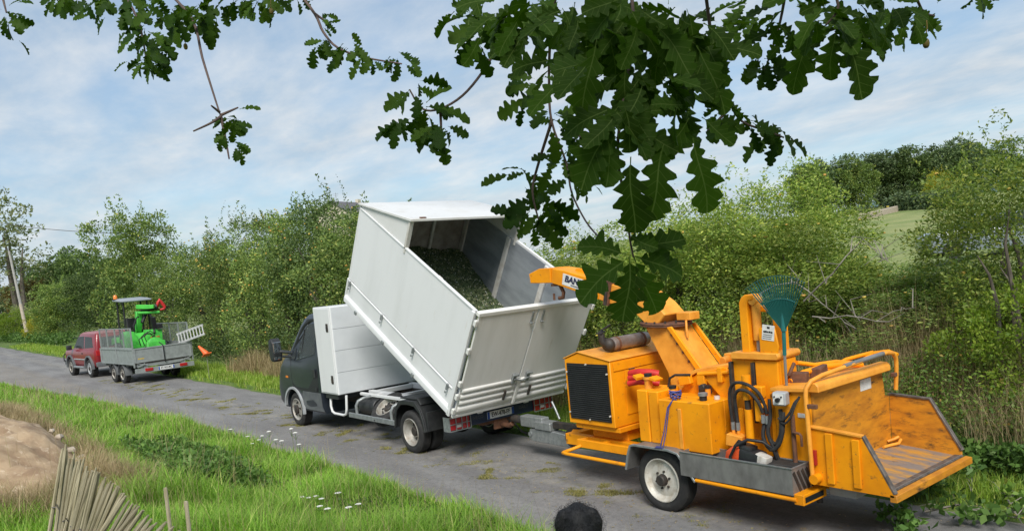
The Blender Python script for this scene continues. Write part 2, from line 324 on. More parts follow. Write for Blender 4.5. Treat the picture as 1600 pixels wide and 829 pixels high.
# ------------------------------------------------------------------ terrain
def sm(t): t = np.clip(t, 0, 1); return t*t*(3-2*t)
def nz2(x, y, s=1.0, seed=0.0):
    x = np.asarray(x, float)*s+seed*3.1; y = np.asarray(y, float)*s-seed*1.7
    return (np.sin(x*1.7+np.sin(y*1.3+.6)*1.4)+np.sin(y*2.1+np.sin(x*1.1+2.0)*1.7)+.5*np.sin(x*4.3+y*3.1+1.3)+.5*np.sin(y*5.2-x*3.7))/3.0
ROAD_N, ROAD_F = -2.22, 0.93
def near_edge(x): return ROAD_N-.088*np.clip(-np.asarray(x, float)-8, 0, 48)      # the lane widens towards the far left
def H(x, y):
    x = np.asarray(x, float); y = np.asarray(y, float)
    near = near_edge(x)-.03-y
    fac = 0.45+0.55*sm((x+32)/24)
    h = np.where(near > 0, .03+fac*(.72*sm(near/3.9)+.42*sm((near-4.0)/1.6))+.04*nz2(x, y, 1.4)*sm(near/1.2), 0)
    far = y-.98
    bank = .25+.55*sm((x+4)/7)
    h = np.where(far > 0, .03+bank*sm((far-1.2)/2.6)+.05*nz2(x, y, .9, 2)*sm((far-.5)/1.5)
                 + np.clip(y-7, 0, 75)*.074*sm((x+y*1.1+20)/45), h)
    h = np.where((near <= 0) & (far <= 0), -.04, h)
    return h

def make_ground():
    xs = np.unique(np.concatenate([np.arange(-60, 22, .5), np.arange(-260, -60, 5.), np.arange(22, 130, 4.), [-900, -600, -400, -320, 170, 250, 400, 700]]))
    ys = np.unique(np.concatenate([np.arange(-16, 16, .25), [-2.26, -2.24, .985, .965], np.arange(16, 110, 3.), [-300, -150, -80, -40, -25, -20, 130, 170, 230, 320, 500, 900]]))
    X, Y = np.meshgrid(xs, ys); Z = H(X, Y); nx = len(xs)
    v = np.stack([X.ravel(), Y.ravel(), Z.ravel()], 1)
    f = [(j*nx+i, j*nx+i+1, (j+1)*nx+i+1, (j+1)*nx+i) for j in range(len(ys)-1) for i in range(nx-1)]
    me = bpy.data.meshes.new('ground'); me.from_pydata(v.tolist(), [], f); me.shade_smooth()
    mt = bpy.data.materials.new('turf_soil'); mt.use_nodes = True; nt = mt.node_tree; N = nt.nodes.new; L = nt.links.new; p = nt.nodes['Principled BSDF']
    tc = N('ShaderNodeTexCoord'); n = N('ShaderNodeTexNoise'); n.inputs['Scale'].default_value = .9; n.inputs['Detail'].default_value = 9; n.inputs['Roughness'].default_value = .65; L(tc.outputs['Object'], n.inputs['Vector'])
    r = N('ShaderNodeValToRGB'); e = r.color_ramp.elements; e[0].position = .3; e[0].color = (.045, .085, .016, 1); e[1].position = .72; e[1].color = (.15, .175, .05, 1)
    k = e.new(.52); k.color = (.085, .145, .024, 1); L(n.outputs['Fac'], r.inputs[0]); p.inputs['Roughness'].default_value = .95
    sy = N('ShaderNodeSeparateXYZ'); L(tc.outputs['Object'], sy.inputs[0]); my = N('ShaderNodeMapRange'); my.inputs[1].default_value = 9; my.inputs[2].default_value = 14; L(sy.outputs['Y'], my.inputs[0])   # mown meadow beyond the hedge
    nm = N('ShaderNodeTexNoise'); nm.inputs['Scale'].default_value = .35; nm.inputs['Detail'].default_value = 8; L(tc.outputs['Object'], nm.inputs['Vector']); rm = N('ShaderNodeValToRGB'); e = rm.color_ramp.elements; e[0].position = .35; e[0].color = (.16, .22, .06, 1); e[1].position = .65; e[1].color = (.27, .29, .11, 1); L(nm.outputs['Fac'], rm.inputs[0])
    mxm = N('ShaderNodeMixRGB'); L(my.outputs[0], mxm.inputs[0]); L(r.outputs[0], mxm.inputs[1]); L(rm.outputs[0], mxm.inputs[2]); L(mxm.outputs[0], p.inputs['Base Color'])
    b = N('ShaderNodeBump'); b.inputs['Distance'].default_value = .06; n2 = N('ShaderNodeTexNoise'); n2.inputs['Scale'].default_value = 14; n2.inputs['Detail'].default_value = 6; L(tc.outputs['Object'], n2.inputs['Vector']); L(n2.outputs['Fac'], b.inputs['Height']); L(b.outputs[0], p.inputs['Normal'])
    tag(link('ground', me, mt), kind='structure')
make_ground()

def make_road():
    xs = np.concatenate([np.arange(-200, -60, 3.), np.arange(-60, 30, .3), np.arange(30, 60, 2.)]); v = []; f = []; K = 12
    for x in xs:
        a = float(near_edge(x))+.10*nz2(x, 0, .9)+.05*nz2(x, 3, 3.1); b = ROAD_F+.10*nz2(x, 7, .8)+.05*nz2(x, 9, 2.7)
        for k in range(K+1):
            t = k/K; y = a+(b-a)*t
            v.append((x, y, -.020+.026*(1-(2*t-1)**4) if 0 < k < K else -.06))
    for i in range(len(xs)-1):
        for k in range(K): f.append((i*(K+1)+k, (i+1)*(K+1)+k, (i+1)*(K+1)+k+1, i*(K+1)+k+1))
    me = bpy.data.meshes.new('road'); me.from_pydata(v, [], f); me.shade_smooth()
    mt = bpy.data.materials.new('asphalt'); mt.use_nodes = True; nt = mt.node_tree; N = nt.nodes.new; L = nt.links.new; p = nt.nodes['Principled BSDF']
    tc = N('ShaderNodeTexCoord'); P = tc.outputs['Object']; sep = N('ShaderNodeSeparateXYZ'); L(P, sep.inputs[0])
    def noise(s, d=8, r=.6, vec=None, dist=0):
        n = N('ShaderNodeTexNoise'); n.inputs['Scale'].default_value = s; n.inputs['Detail'].default_value = d; n.inputs['Roughness'].default_value = r; n.inputs['Distortion'].default_value = dist; L(vec or P, n.inputs['Vector']); return n.outputs['Fac']
    def rng(x, a, b, c=0., d=1.):
        m_ = N('ShaderNodeMapRange'); m_.interpolation_type = 'SMOOTHSTEP'; L(x, m_.inputs[0]); m_.inputs[1].default_value = a; m_.inputs[2].default_value = b; m_.inputs[3].default_value = c; m_.inputs[4].default_value = d; return m_.outputs[0]
    def op(o, a, b):
        m_ = N('ShaderNodeMath'); m_.operation = o
        for i, q in enumerate((a, b)):
            if isinstance(q, (int, float)): m_.inputs[i].default_value = q
            else: L(q, m_.inputs[i])
        return m_.outputs[0]
    def mix(f_, a, b):
        m_ = N('ShaderNodeMixRGB'); L(f_, m_.inputs[0])
        for i, q in ((1, a), (2, b)):
            if isinstance(q, tuple): m_.inputs[i].default_value = q+(1,)
            else: L(q, m_.inputs[i])
        return m_.outputs[0]
    mp = N('ShaderNodeMapping'); mp.inputs['Scale'].default_value = (.25, 1.2, 1); L(P, mp.inputs[0])
    base = mix(rng(noise(1.3, 9, .62, mp.outputs[0]), .35, .68), (.165, .160, .160), (.245, .240, .235))
    base = mix(op('MULTIPLY', rng(noise(14, 9, .75), .45, .66), .6), base, (.115, .112, .113))
    base = mix(op('MULTIPLY', rng(noise(5.1, 9, .75), .54, .70), .5), base, (.30, .29, .275))
    sp = mix(rng(noise(160, 3, .7), .58, .72), base, (.42, .41, .40))
    sp = mix(rng(noise(90, 4, .7), .60, .74), sp, (.11, .108, .11))
    # the worn crown of the lane between the wheel tracks, with moss and grit
    yy = op('ADD', sep.outputs['Y'], op('MULTIPLY', op('SUBTRACT', noise(.5, 3), .5), .5))
    dist = op('ABSOLUTE', op('ADD', yy, .72), 0)
    band = rng(dist, .05, .42, 1, 0)
    grit = op('MULTIPLY', band, rng(noise(2.2, 8, .7), .46, .60))
    sp = mix(op('MULTIPLY', grit, .55), sp, (.31, .29, .255))
    moss = op('MULTIPLY', band, rng(noise(6.0, 9, .78), .54, .66))
    sp = mix(op('MULTIPLY', moss, .7), sp, (.20, .19, .075))
    straw = op('MULTIPLY', rng(noise(1.6, 9, .75), .60, .68), rng(sep.outputs['X'], .8, 2.2))
    sp = mix(op('MULTIPLY', straw, .75), sp, (.33, .255, .13))
    # edges: crumbling, soil and grit
    ed = op('MULTIPLY', rng(op('ABSOLUTE', op('ADD', sep.outputs['Y'], .645), 0), 1.15, 1.56), rng(noise(4, 8, .7), .38, .6))
    sp = mix(op('MULTIPLY', ed, .65), sp, (.25, .215, .17))
    L(sp, p.inputs['Base Color']); p.inputs['Roughness'].default_value = .88; p.inputs['Specular IOR Level'].default_value = .3
    b = N('ShaderNodeBump'); b.inputs['Strength'].default_value = .5; b.inputs['Distance'].default_value = .008; L(noise(110, 4, .7), b.inputs['Height']); L(b.outputs[0], p.inputs['Normal'])
    tag(link('road', me, mt), kind='structure')
make_road()

# far hill between the trees on the right, blue haze mixed into its colour
def make_hill():
    b = B(); n = 40; v = []
    for i in range(n+1):
        a = i/n; x = -1500+2100*a; z = 95*math.sin(math.pi*a)**1.5+10*math.sin(a*19)
        v.append((x, z))
    secs = [[(x, 1500+400*k, -20+max(z, 0)*(1-.9*abs(k))) for x, z in v] for k in (-1, -.5, 0, .6)]
    b.loft(secs, cap=False, closed=False)
    tag(b.build('far_hill', M['hill_hazed'], smooth=60), kind='structure')
make_hill()

# ------------------------------------------------------------------ wheels
def wheel(parent, c, rad, width, rim, side, rim_mat, holes=8, dish=.05, hub=.075, hubout=.02, nuts=5, dual=False):
    """c = centre of the tyre's outer face at the axle; side = -1 when the outer face looks to -Y"""
    s = side; ax = (0, s, 0); c = Vector(c)
    rb = B()                                       # rim barrel + disc (outer face at h=0, inwards negative)
    d = -dish if not dual else -width*.75
    rb.lathe([(rim*1.04, -.012), (rim*1.05, .0), (rim*1.0, .004), (rim*.955, -.012), (rim*.93, d*.6), (rim*.80, d), (rim*.45, d+.012), (hub*1.3, d+.015), (hub*1.1, d+.02)], c, ax, 36, cap=False)
    rb.lathe([(rim*1.0, -width*.95), (rim*.9, -width*.95), (rim*.9, -width*.94)], c, ax, 24, cap=False)
    w = rb.build('wheel', rim_mat, parent, smooth=40)
    t = B(); q = rad
    prof = [(rim*1.0, -width+.01), (rim*1.12, -width+.002), (q*.86, -width-.006), (q*.955, -width+.012), (q*.99, -width+.03)]
    ng = 5
    for i in range(ng):
        h0 = -width+.035+(width-.07)*i/ng; h1 = -width+.035+(width-.07)*(i+1)/ng
        prof += [(q, h0+.004), (q, h1-.008), (q*.975, h1-.006), (q*.975, h1-.001)]
    prof += [(q*.995, -.03), (q*.955, -.012), (q*.86, .006), (q*.80, .008), (rim*1.12, -.002), (rim*1.03, -.012), (rim*1.0, -.02)]
    t.lathe(prof, c, ax, 44, cap=False); t.build('tyre', M['rubber'], w, smooth=30)
    h = B(); hz = d+.02
    h.lathe([(hub, hz), (hub, hz+hubout), (hub*.8, hz+hubout+.012), (0.001, hz+hubout+.014)], c, ax, 18)
    h.build('hub', M['dark_steel'], w)
    for i in range(nuts):
        a = 2*math.pi*i/nuts+.3; k = B(); o = c+Vector((math.cos(a), 0, math.sin(a)))*(hub*1.55)
        k.lathe([(.013, hz-.006), (.013, hz+.012), (.001, hz+.014)], o, ax, 6); k.build('lug_nut', M['dark_steel'], w)
    if holes:
        for i in range(holes):
            k = B(); a = 2*math.pi*i/holes+.2; o = c+Vector((math.cos(a), 0, math.sin(a)))*(rim*.66)
            k.lathe([(rim*.115, d+.003), (rim*.115, d+.016), (.001, d+.0165)], o, ax, 10); k.build('vent_hole', M['ink_black'], w)
    return w

# ------------------------------------------------------------------ tipper truck
truck = empty('tipper_truck', (0, 0, 0), 0, 'dark grey and white tipper truck with its white body raised at an angle', 'truck')
def P(b, name, mat, par=truck, **k): return b.build(name, M[mat], par, **k)
# chassis
b = B()
for s in (-1, 1):
    b.box(-4.6, 1.16, s*.40-.04, s*.40+.04, .52, .70)
for x in (-4.2, -2.6, -1.6, -.55, .45, 1.08): b.box(x-.04, x+.04, -.36, .36, .54, .68)
b.cyl((0, -.72, .345), (0, .72, .345), .07); b.sphere((0, 0, .345), (.2, .2, .19)); b.cyl((-4.44, -.7, .34), (-4.44, .7, .34), .045)
P(b, 'chassis_frame', 'dark_steel', bevel=.006)
b = B()
for s in (-1, 1):
    b.box(-2.2, 1.2, s*.43-.05, s*.43+.05, .703, .80)
b.box(-2.15, -2.05, -.38, .38, .71, .79); b.box(-1.2, -1.1, -.38, .38, .71, .79); b.box(.2, .3, -.38, .38, .71, .79); b.box(1.0, 1.1, -.38, .38, .71, .79)
b.box(-2.2, -.4, -.66, -.6, .74, .79); b.box(-1.75, -1.68, -.62, -.48, .745, .785); b.box(-.75, -.68, -.62, -.48, .745, .785)
P(b, 'subframe', 'white_paint', bevel=.006)
b = B(); b.cyl((-.75, 0, .62), (-.9, 0, 1.25), .085, n=18); b.cyl((-.9, 0, 1.25), (-1.02, 0, 1.72), .06, n=18); P(b, 'lift_ram', 'steel_worn')
b = B(); b.prism([(-.9, .40), (-.55, .40), (-.45, .5), (-.45, .68), (-.9, .68)], -.7, -.45); P(b, 'battery_box', 'black_plastic', bevel=.012)
b = B(); b.cyl((-2.1, -.62, .56), (-1.55, -.62, .56), .15, n=20); P(b, 'fuel_tank', 'black_plastic', bevel=.01)

# cab : sections from bottom to top, outline in plan for each height
def cab_section(z, xf, xb, w, rf=.22):
    pts = []
    for sx, sy in ((-1, -1), (-1, 1)):
        for k in range(5):
            a = k/4*math.pi/2
            if sy < 0: pts.append((xf+rf-rf*math.sin(a), -w+rf-rf*math.cos(a), z))
            else: pts.append((xf+rf-rf*math.cos(a), w-rf+rf*math.sin(a), z))
    pts += [(xb, w, z), (xb, -w, z)]
    return pts
WINP = [(-4.13, 1.385), (-4.10, 1.45), (-3.87, 1.85), (-3.70, 2.055), (-3.35, 2.06), (-3.305, 1.51)]
secs = [cab_section(z, xf, xb, w, rf) for z, xf, xb, w, rf in (
    (.36, -5.16, -3.14, .93, .16), (.50, -5.30, -3.14, .975, .20), (.75, -5.33, -3.14, .985, .22), (1.0, -5.27, -3.14, .985, .24), (1.18, -5.17, -3.14, .985, .24),
    (1.32, -5.0, -3.14, .975, .22), (1.46, -4.74, -3.14, .96, .2), (1.54, -4.58, -3.14, .95, .18), (1.80, -4.36, -3.14, .905, .18), (2.04, -4.15, -3.14, .86, .17),
    (2.17, -4.0, -3.14, .825, .16), (2.25, -3.84, -3.14, .79, .16), (2.295, -3.6, -3.2, .72, .15))]
b = B(); b.loft(secs)
cabobj = P(b, 'cab', 'cab_paint', bevel=0, smooth=50)
# cut the wheel arches out of the cab body
cut = B()
for s in (-1, 1): cut.cyl((-4.44, s*.62, .355), (-4.44, s*1.2, .355), .425, n=40)
cut.prism(WINP, -1.3, 1.3)
cutter = cut.build('arch_cutter', None)
md = cabobj.modifiers.new('arch', 'BOOLEAN'); md.operation = 'DIFFERENCE'; md.object = cutter; md.solver = 'EXACT'
dg = bpy.context.evaluated_depsgraph_get(); me2 = bpy.data.meshes.new_from_object(cabobj.evaluated_get(dg)); cabobj.modifiers.clear(); cabobj.data = me2
me2.set_sharp_from_angle(angle=R(48)); bpy.data.objects.remove(cutter)
me2.materials.clear(); me2.materials.append(M['cab_paint'])
def side_y(z):   # outer skin of the cab, left side
    zs = [.36, .50, .75, 1.0, 1.18, 1.32, 1.46, 1.54, 1.80, 2.04, 2.17, 2.25]; ws = [.93, .975, .985, .985, .985, .975, .96, .95, .905, .86, .825, .79]
    return float(np.interp(z, zs, ws))
def skin(poly, off, s=-1, thick=.012):
    """panel that follows the cab side; poly in x,z"""
    pts = []
    for i in range(len(poly)):
        a, c2 = poly[i], poly[(i+1) % len(poly)]
        for k in range(3): pts.append((a[0]+(c2[0]-a[0])*k/3, a[1]+(c2[1]-a[1])*k/3))
    n = len(pts); v = [(x, s*(side_y(z)+off), z) for x, z in pts]+[(x, s*(side_y(z)+off-thick), z) for x, z in pts]
    q = B(); q.add(v, [tuple(range(n)), tuple(range(2*n-1, n-1, -1))]+[(i, i+n, (i+1) % n+n, (i+1) % n) for i in range(n)]); return q
for s in (-1, 1):
    skin([(-4.425, .785), (-3.98, .765), (-3.235, .765), (-3.185, 1.40), (-3.205, 2.11), (-3.29, 2.178), (-3.75, 2.168), (-4.04, 1.955), (-4.445, 1.425), (-4.465, 1.0)], .003, s).build('door_gap_shade', M['ink_black'], truck, smooth=50)  # black panel behind the door, its rim paints the shade of the gap
    d = skin([(-4.40, .80), (-3.98, .78), (-3.25, .78), (-3.20, 1.40), (-3.22, 2.10), (-3.30, 2.16), (-3.74, 2.15), (-4.02, 1.95), (-4.42, 1.42), (-4.44, 1.0)], .006, s).build('door', M['cab_paint'], truck, smooth=50)
    for d_ in (d, [o_ for o_ in truck.children if o_.name.startswith('door_gap_shade')][-1]):
     wc = B().prism(WINP, -1.4, 1.4).build('window_cutter', None); md = d_.modifiers.new('cut', 'BOOLEAN'); md.object = wc; md.solver = 'EXACT'; md.operation = 'DIFFERENCE'
     dg = bpy.context.evaluated_depsgraph_get(); me3 = bpy.data.meshes.new_from_object(d_.evaluated_get(dg)); d_.modifiers.clear(); d_.data = me3; bpy.data.objects.remove(wc); me3.materials.clear(); me3.materials.append(M['cab_paint' if d_ is d else 'ink_black'])
    skin([(-4.16, 1.36), (-4.12, 1.44), (-3.88, 1.86), (-3.70, 2.075), (-3.33, 2.08), (-3.28, 1.50)], .010, s).build('window', M['glass'], d, smooth=50)
    skin([(-4.42, 1.395), (-4.24, 1.365), (-4.19, 1.43), (-4.16, 1.60)], .010, s).build('quarter_window', M['glass_dark'], d, smooth=50)
    k = B(); k.tube([(-3.9, s*(side_y(1.6)+.012), 1.5), (-3.86, s*(side_y(1.75)+.012), 1.7), (-3.80, s*(side_y(1.95)+.012), 1.97)], .012, 6); k.build('window_bar', M['black_plastic'], d)
    k = B(); k.box(-3.40, -3.28, s*1.002-.012, s*1.002+.012, 1.06, 1.22); k.build('handle', M['black_plastic'], d, bevel=.006)
    k = B(); k.box(-3.33, -3.28, s*1.000-.01, s*1.000+.01, .80, .86); k.build('hinge', M['black_plastic'], d, bevel=.004)
    skin([(-4.0, .40), (-3.16, .40), (-3.16, .76), (-3.96, .76), (-4.0, .66)], .012, s).build('sill', M['grey_plastic'], truck)
    arc = [(-4.44+.44*math.cos(a), s*(.99), .355+.44*math.sin(a)) for a in np.linspace(R(-8), R(172), 22)]
    k = B(); k.beam(arc, .05, .045, up=(0, 1, 0)); k.build('wheel_arch_trim', M['light_plastic'], truck, smooth=40)
    # mirror on its arm: two glasses in a black housing
    mb = B(); mb.prism([(-4.80, 1.36), (-4.66, 1.34), (-4.62, 1.5), (-4.64, 1.74), (-4.72, 1.82), (-4.82, 1.78), (-4.86, 1.6)], s*1.05, s*1.25)
    mm = mb.build('mirror', M['black_plastic'], truck, bevel=.035, seg=3, smooth=50)
    k = B(); k.tube([(-4.35, s*.93, 1.50), (-4.55, s*1.0, 1.52), (-4.66, s*1.10, 1.55)], .035, 8); k.tube([(-4.35, s*.93, 1.42), (-4.60, s*1.06, 1.44)], .025, 8); k.build('arm', M['black_plastic'], mm)
    k = B(); k.box(-4.640, -4.622, s*1.15-.08, s*1.15+.08, 1.52, 1.74); k.build('glass', M['mirror'], mm, bevel=.006)
    k = B(); k.box(-4.652, -4.634, s*1.15-.08, s*1.15+.08, 1.385, 1.485); k.build('wide_glass', M['mirror'], mm, bevel=.006)
    skin([(-4.74, .99), (-4.64, .99), (-4.64, 1.03), (-4.74, 1.03)], .008, s).build('indicator', M['orange_lens'], truck)
# windscreen
b = B(); v = []
for z, xf, w in ((1.50, -4.70, .78), (1.80, -4.40, .745), (2.04, -4.19, .70), (2.14, -4.07, .66)): v.append([(xf+.03, -w, z), (xf-.012, -w*.5, z), (xf-.02, 0, z), (xf-.012, w*.5, z), (xf+.03, w, z)])
b.loft(v, cap=False, closed=False); P(b, 'windscreen', 'glass_dark', smooth=60)
b = B(); b.box(-5.36, -5.25, -.8, .8, .45, .72); P(b, 'front_bumper', 'grey_plastic', bevel=.03)
b = B(); b.box(-5.325, -5.26, -.45, .45, .85, 1.05); P(b, 'radiator_grille', 'black_plastic', bevel=.02)
for s in (-1, 1):
    b = B(); b.obox((-5.20, s*.70, .95), (.12, .3, .22), (0, 0, s*.35)); P(b, 'headlight', 'clear_lens', bevel=.03)
# seats and wheel seen through the side glass
b = B()
for y in (-.5, .1, .5): b.box(-3.75, -3.3, y-.2, y+.2, 1.0, 1.16); b.obox((-3.34, y, 1.42), (.14, .4, .6), (0, .18, 0)); b.obox((-3.28, y, 1.82), (.1, .24, .2))
P(b, 'seat', 'grey_plastic', bevel=.03)
b = B(); ring = [(-4.02+.05*math.sin(a), -.48+.2*math.cos(a), 1.38+.19*math.sin(a)) for a in np.linspace(0, 2*math.pi, 21)]; b.tube(ring, .016, 6); P(b, 'steering_wheel', 'black_plastic')

# wheels
for s in (-1, 1):
    wheel(truck, (-4.44, s*.955, .345), .345, .20, .215, s, M['rim_dirty'], holes=5, dish=.03, hub=.085, hubout=.03, nuts=5)
    wheel(truck, (0, s*.965, .345), .345, .19, .215, s, M['rim_dirty'], holes=6, dual=True, hub=.075, hubout=.06, nuts=6)
    wheel(truck, (0, s*.735, .345), .345, .19, .215, s, M['rim_dirty'], holes=0, dish=.02, hub=.07, nuts=0)
    # mudguard over the twin wheels
    oa = [(-.475, .38), (-.455, .56), (-.40, .70), (-.27, .835), (-.12, .86), (.22, .86), (.36, .74), (.44, .56), (.47, .39)]
    ia = [(.42, .39), (.40, .54), (.33, .68), (.20, .775), (-.0, .79), (-.20, .775), (-.34, .68), (-.405, .55), (-.43, .38)]
    fb = B(); y0, y1 = (-.985, -.955) if s < 0 else (.955, .985); fb.prism(oa+ia, y0, y1)
    top = [(-.27, .835), (-.14, .885), (.20, .885), (.37, .745)]
    fb.prism(oa[:9]+[(.455, .39), (.425, .55), (.35, .72), (.21, .845), (-.11, .845), (-.26, .822), (-.385, .69), (-.44, .555), (-.46, .38)], s*.955, s*.50)
    g = fb.build('mudguard', M['black_plastic'], truck, bevel=.008)
    k = B(); k.prism([(-.30, .862), (.23, .864), (.30, .80), (.34, .80), (.25, .905), (-.28, .893)], s*.93, s*.52); k.build('rib', M['black_plastic'], g, bevel=.01)
    k = B(); k.box(.455, .50, min(s*.94, s*.5), max(s*.94, s*.5), .40, .70); k.build('mud_flap', M['black_plastic'], g, bevel=.006)

# tool locker behind the cab
b = B(); b.box(-3.02, -2.30, -1.03, 1.03, .79, 2.40); lk = P(b, 'locker', 'white_paint', bevel=.012)
for i in range(4):
    h = (2.39-.80)/4; b = B(); b.box(-2.298, -2.284, -1.015, 1.015, .803+i*h, .803+(i+1)*h-.007); b.build('panel', M['door_grey'], lk, bevel=.003)
for s in (-1, 1):
    b = B(); b.box(-2.98, -2.34, s*1.036-.006, s*1.036+.006, .82, 2.37); dd = b.build('locker_door', M['white_paint'], lk, bevel=.004)
    for z in (1.07, 2.02):
        b = B(); b.box(-2.50, -2.42, s*1.046-.006, s*1.046+.006, z-.075, z+.075); b.box(-2.485, -2.435, s*1.056-.006, s*1.056+.006, z-.05, z+.02); b.build('latch', M['dark_steel'], lk, bevel=.003)
b = B(); b.box(-2.9, -2.4, -1.0, 1.0, .70, .787); b.box(-2.28, -2.27, -1.0, 1.0, .79, .80); P(b, 'locker_base', 'black_plastic', bevel=.006)
# white step loop, side guard rail, hoops, spare wheel
b = B(); b.tube([(-2.80, -.95, .79), (-2.80, -.97, .55), (-2.76, -.97, .45), (-2.66, -.97, .42), (-2.30, -.97, .42), (-2.20, -.97, .45), (-2.16, -.97, .55), (-2.16, -.95, .79)], .024, 8); P(b, 'step_loop', 'white_paint', smooth=60)
for s in (-1, 1): b = B(); b.box(-2.12, -.50, s*.945-.02, s*.945+.02, .40, .485); P(b, 'side_rail', 'galvanised', bevel=.006)
for x in (-1.85, -.62):
    b = B(); b.tube([(x, -.93, .44), (x, -.93, .62), (x+.03, -.90, .70), (x+.06, -.80, .74), (x+.06, -.6, .745)], .03, 8); P(b, 'guard_hoop', 'galvanised', smooth=60)
sw = wheel(truck, (0, 0, 0), .335, .19, .205, -1, M['rim_dirty'], holes=6, dish=.08, nuts=5)
sw.name = 'spare_wheel'; sw.location = (-1.15, -.72, .64); sw.rotation_euler = (R(-52), 0, R(8))
# tail: light bar, plate, lettering, tow hitch
b = B(); b.box(1.10, 1.188, -.62, .62, .50, .665); b.box(.9, 1.12, -.42, -.36, .5, .7); b.box(.9, 1.12, .36, .42, .5, .7); P(b, 'rear_bar', 'bar_navy', bevel=.006)
for s in (-1, 1):
    b = B(); b.box(1.08, 1.20, s*.815-.185, s*.815+.185, .49, .675); hs = P(b, 'tail_light', 'red_lens', bevel=.012)
    b = B(); b.box(1.201, 1.206, s*.815-.07, s*.815+.02, .525, .565); b.build('reversing_lens', M['clear_lens'], hs)
    b = B()
    for yy in (-.19, -.075, .03, .12, .19): b.box(1.208, 1.216, s*.815+yy-.007, s*.815+yy+.007, .482, .683)
    for zz in (.482, .582, .676): b.box(1.205, 1.213, s*.815-.19, s*.815+.19, zz-.006, zz+.006)
    b.build('lamp_guard', M['galvanised'], hs)
    b = B(); b.box(1.05, 1.21, s*1.006-.004, s*1.006+.004, .475, .69); b.build('end_plate', M['galvanised'], hs)
b = B(); b.box(1.189, 1.197, -.30, .22, .536, .646); pl = P(b, 'number_plate', 'plate_white', bevel=.002)
for y0 in (-.30, .172): b = B(); b.box(1.1975, 1.1985, y0+.002, y0+.046, .538, .644); b.build('blue_band', M['plate_blue'], pl)
text('plate_number', 'EW-478-FF', .098, M['ink_black'], pl, (1.1985, -.04, .590), (0, 1, 0), (0, 0, 1), bold=.0015, sx=.80)
text('rear_lettering', 'IVECO', .07, M['ink_grey'], truck, (1.1885, -.47, .60), (0, 1, 0), (0, 0, 1))
text('rear_model_lettering', 'DAILY', .07, M['ink_grey'], truck, (1.1885, .42, .60), (0, 1, 0), (0, 0, 1))
b = B(); b.box(.8, 1.12, -.35, .35, .44, .49); b.box(1.10, 1.14, -.14, .14, .34, .50); b.tube([(1.14, 0, .40), (1.34, 0, .40), (1.42, 0, .44)], .04, 10); b.sphere((1.43, 0, .50), .03); P(b, 'tow_hitch', 'rusty', bevel=.006)
b = B(); b.tube([(1.14, .12, .46), (1.3, .12, .40), (1.5, .1, .30), (1.75, .07, .30), (1.85, .05, .45)], .011, 6); b.tube([(1.14, .18, .46), (1.28, .2, .33), (1.5, .2, .22), (1.7, .16, .26), (1.9, .08, .46)], .008, 6); P(b, 'trailer_cable', 'black_plastic', smooth=60)

# raised body : local frame hinged at the tail (x to the rear, z off the floor)
TH = .537
b = B(); b.box(-3.40, -.02, -1.02, 1.02, -.05, 0.0)
for x in (-3.2, -2.6, -2.0, -1.4, -.8, -.25): b.box(x-.04, x+.04, -1.0, 1.0, -.13, -.052)
for y in (-.45, .45): b.box(-3.3, -.1, y-.05, y+.05, -.20, -.135)
bed = b.build('tipper_bed', M['white_paint'], truck, bevel=.006)
bed.location = (1.419, 0, .778); bed.rotation_euler = (0, TH, 0)
def Q(b_, name, mat, **k): return b_.build(name, M[mat], bed, **k)
HT = 1.68
for s in (-1, 1):
    y0, y1 = sorted((s*1.052, s*1.085))
    b = B(); b.box(-3.40, -.045, y0, y1, .40, HT); Q(b, 'side_panel', 'white_paint', bevel=.004)
    b = B(); b.box(-3.40, -.045, y0, y1, -.035, .385); b.box(-3.40, -.045, min(s*1.086, s*1.10), max(s*1.086, s*1.10), .365, .384); Q(b, 'drop_side', 'white_paint', bevel=.004)
    b = B(); b.prism([(s*1.086, -.04), (s*1.125, -.03), (s*1.13, .06), (s*1.105, .095), (s*1.086, .10)], -3.41, -.06, 'x'); Q(b, 'floor_rail', 'white_paint', bevel=.006)
    b = B(); b.box(-3.44, -3.402, min(s*1.02, s*1.105), max(s*1.02, s*1.105), -.05, .40); Q(b, 'front_corner', 'white_paint', bevel=.004); b = B(); b.box(-.10, -.03, min(s*1.086, s*1.12), max(s*1.086, s*1.12), -.05, HT+.005); Q(b, 'corner_post', 'white_paint', bevel=.004)
    b = B(); b.box(-3.40, -.045, min(s*1.05, s*1.10), max(s*1.05, s*1.10), HT+.002, HT+.028); Q(b, 'top_rail', 'white_paint', bevel=.004)
    for x in (-3.32, -2.2, -1.2, -.22):
        b = B(); b.box(x-.015, x+.015, min(s*1.10, s*1.13), max(s*1.10, s*1.13), .30, .40); b.cyl((x, s*1.115, .26), (x, s*1.135, .26), .02, n=8); Q(b, 'side_latch', 'galvanised', bevel=.003)
    for x in (-2.95, -2.0, -1.05): b = B(); b.box(x-.03, x+.03, min(s*1.126, s*1.15), max(s*1.126, s*1.15), -.03, .03); Q(b, 'rail_bracket', 'galvanised', bevel=.003)
    # inner lining and ribs
    b = B(); b.box(-3.36, -.05, min(s*1.040, s*1.050), max(s*1.040, s*1.050), .02, HT-.005); Q(b, 'lining_sheet', 'alu_sheet')
    for x in (-3.30, -2.10, -1.05): b = B(); b.box(x-.05, x+.05, min(s*1.0, s*1.039), max(s*1.0, s*1.039), .02, HT); Q(b, 'rib', 'rib_white', bevel=.006)
b = B(); b.box(-3.40, -3.365, -1.05, 1.05, .0, HT+.07); Q(b, 'front_wall', 'plywood')
b = B(); b.box(-3.44, -3.403, -1.085, 1.085, .40, HT+.06); Q(b, 'front_sheet', 'white_paint', bevel=.004)
